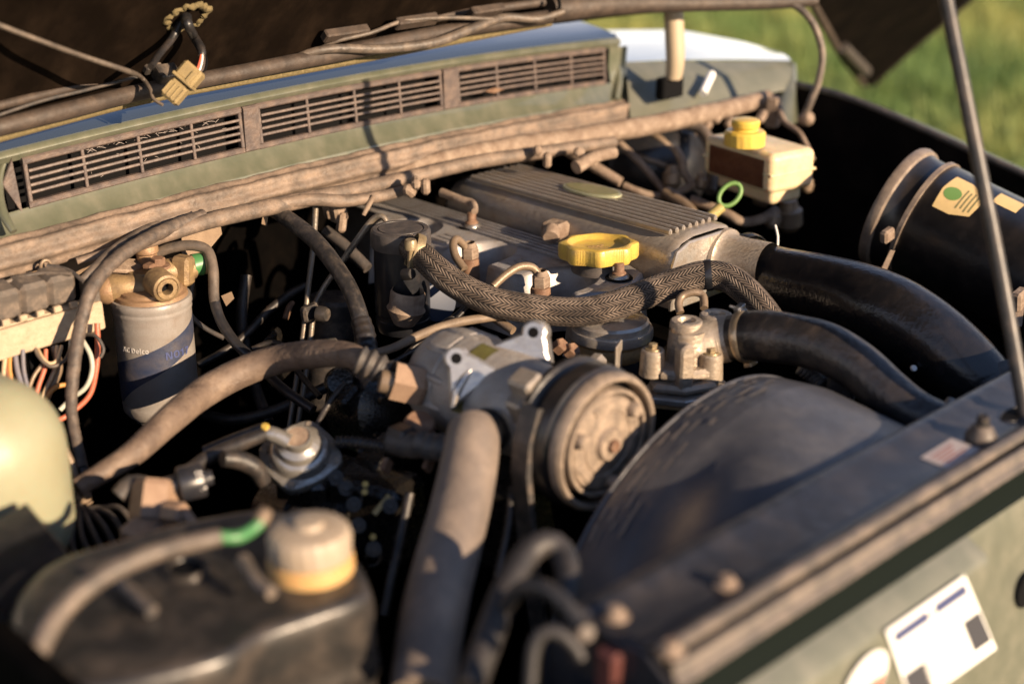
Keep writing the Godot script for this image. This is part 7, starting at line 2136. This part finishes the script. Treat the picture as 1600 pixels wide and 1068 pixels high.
	hose("thin_lead", "second thin black lead curving behind the breather's spigot", [Vector4(-0.03767, 0.9818, -0.1823, 0.002952), Vector4(0.004251, 1.002, -0.1829, 0.003362), Vector4(0.04662, 1.016, -0.1795, 0.003402), Vector4(0.07013, 1.023, -0.1907, 0.003443), Vector4(0.07438, 1.031, -0.2206, 0.003483), Vector4(0.06802, 1.035, -0.2438, 0.003504)], "rubber", "", 8, {}, "cable")
	st = S()
	lathe(st, axis(Vector3(0.1027, 0.9894, -0.2899), Vector3(-0.3, 0.2, 1)), [Vector2(0, 0.02), Vector2(0.024, 0.018), Vector2(0.03, 0.0), Vector2(0.03, -0.03)], 24)
	solo("blue_canister", "dark blue canister end in the shade behind the braided hose", "canister", st, "blue_plastic")
	# corrugated conduit and shaded bits beside the radiator hose
	hose("conduit", "black corrugated conduit behind the fan shroud's top", [Vector4(0.2278, 1.004, 0.1805, 0.008425), Vector4(0.2346, 0.9957, 0.1917, 0.008776), Vector4(0.2322, 0.9885, 0.2082, 0.00872)], "rubber_grey", "", 16, {"ribs": 0.12, "pitch": 0.005, "step": 0.0008})
	st = S()
	box(st, Transform3D(Basis(Vector3(0, 1, 0), 0.4), Vector3(0.2467, 0.9865, 0.2233)), Vector3(0.03, 0.03, 0.03), 0.004)
	solo("shaded_block", "black block between the corrugated conduit and the radiator hose", "block", st, "plastic_dark")
	st = S()
	lathe(st, axis(Vector3(0.3674, 0.9792, 0.2391), Vector3(-0.5, 0.3, 0.6)), [Vector2(0, 0.004), Vector2(0.0032, 0.003), Vector2(0.004, 0)], 16)
	solo("white_stud", "small round white stud in the dark below the fat intake hose", "stud", st, "sticker_white")
	# dark sheet behind the intake hose carrying the stud
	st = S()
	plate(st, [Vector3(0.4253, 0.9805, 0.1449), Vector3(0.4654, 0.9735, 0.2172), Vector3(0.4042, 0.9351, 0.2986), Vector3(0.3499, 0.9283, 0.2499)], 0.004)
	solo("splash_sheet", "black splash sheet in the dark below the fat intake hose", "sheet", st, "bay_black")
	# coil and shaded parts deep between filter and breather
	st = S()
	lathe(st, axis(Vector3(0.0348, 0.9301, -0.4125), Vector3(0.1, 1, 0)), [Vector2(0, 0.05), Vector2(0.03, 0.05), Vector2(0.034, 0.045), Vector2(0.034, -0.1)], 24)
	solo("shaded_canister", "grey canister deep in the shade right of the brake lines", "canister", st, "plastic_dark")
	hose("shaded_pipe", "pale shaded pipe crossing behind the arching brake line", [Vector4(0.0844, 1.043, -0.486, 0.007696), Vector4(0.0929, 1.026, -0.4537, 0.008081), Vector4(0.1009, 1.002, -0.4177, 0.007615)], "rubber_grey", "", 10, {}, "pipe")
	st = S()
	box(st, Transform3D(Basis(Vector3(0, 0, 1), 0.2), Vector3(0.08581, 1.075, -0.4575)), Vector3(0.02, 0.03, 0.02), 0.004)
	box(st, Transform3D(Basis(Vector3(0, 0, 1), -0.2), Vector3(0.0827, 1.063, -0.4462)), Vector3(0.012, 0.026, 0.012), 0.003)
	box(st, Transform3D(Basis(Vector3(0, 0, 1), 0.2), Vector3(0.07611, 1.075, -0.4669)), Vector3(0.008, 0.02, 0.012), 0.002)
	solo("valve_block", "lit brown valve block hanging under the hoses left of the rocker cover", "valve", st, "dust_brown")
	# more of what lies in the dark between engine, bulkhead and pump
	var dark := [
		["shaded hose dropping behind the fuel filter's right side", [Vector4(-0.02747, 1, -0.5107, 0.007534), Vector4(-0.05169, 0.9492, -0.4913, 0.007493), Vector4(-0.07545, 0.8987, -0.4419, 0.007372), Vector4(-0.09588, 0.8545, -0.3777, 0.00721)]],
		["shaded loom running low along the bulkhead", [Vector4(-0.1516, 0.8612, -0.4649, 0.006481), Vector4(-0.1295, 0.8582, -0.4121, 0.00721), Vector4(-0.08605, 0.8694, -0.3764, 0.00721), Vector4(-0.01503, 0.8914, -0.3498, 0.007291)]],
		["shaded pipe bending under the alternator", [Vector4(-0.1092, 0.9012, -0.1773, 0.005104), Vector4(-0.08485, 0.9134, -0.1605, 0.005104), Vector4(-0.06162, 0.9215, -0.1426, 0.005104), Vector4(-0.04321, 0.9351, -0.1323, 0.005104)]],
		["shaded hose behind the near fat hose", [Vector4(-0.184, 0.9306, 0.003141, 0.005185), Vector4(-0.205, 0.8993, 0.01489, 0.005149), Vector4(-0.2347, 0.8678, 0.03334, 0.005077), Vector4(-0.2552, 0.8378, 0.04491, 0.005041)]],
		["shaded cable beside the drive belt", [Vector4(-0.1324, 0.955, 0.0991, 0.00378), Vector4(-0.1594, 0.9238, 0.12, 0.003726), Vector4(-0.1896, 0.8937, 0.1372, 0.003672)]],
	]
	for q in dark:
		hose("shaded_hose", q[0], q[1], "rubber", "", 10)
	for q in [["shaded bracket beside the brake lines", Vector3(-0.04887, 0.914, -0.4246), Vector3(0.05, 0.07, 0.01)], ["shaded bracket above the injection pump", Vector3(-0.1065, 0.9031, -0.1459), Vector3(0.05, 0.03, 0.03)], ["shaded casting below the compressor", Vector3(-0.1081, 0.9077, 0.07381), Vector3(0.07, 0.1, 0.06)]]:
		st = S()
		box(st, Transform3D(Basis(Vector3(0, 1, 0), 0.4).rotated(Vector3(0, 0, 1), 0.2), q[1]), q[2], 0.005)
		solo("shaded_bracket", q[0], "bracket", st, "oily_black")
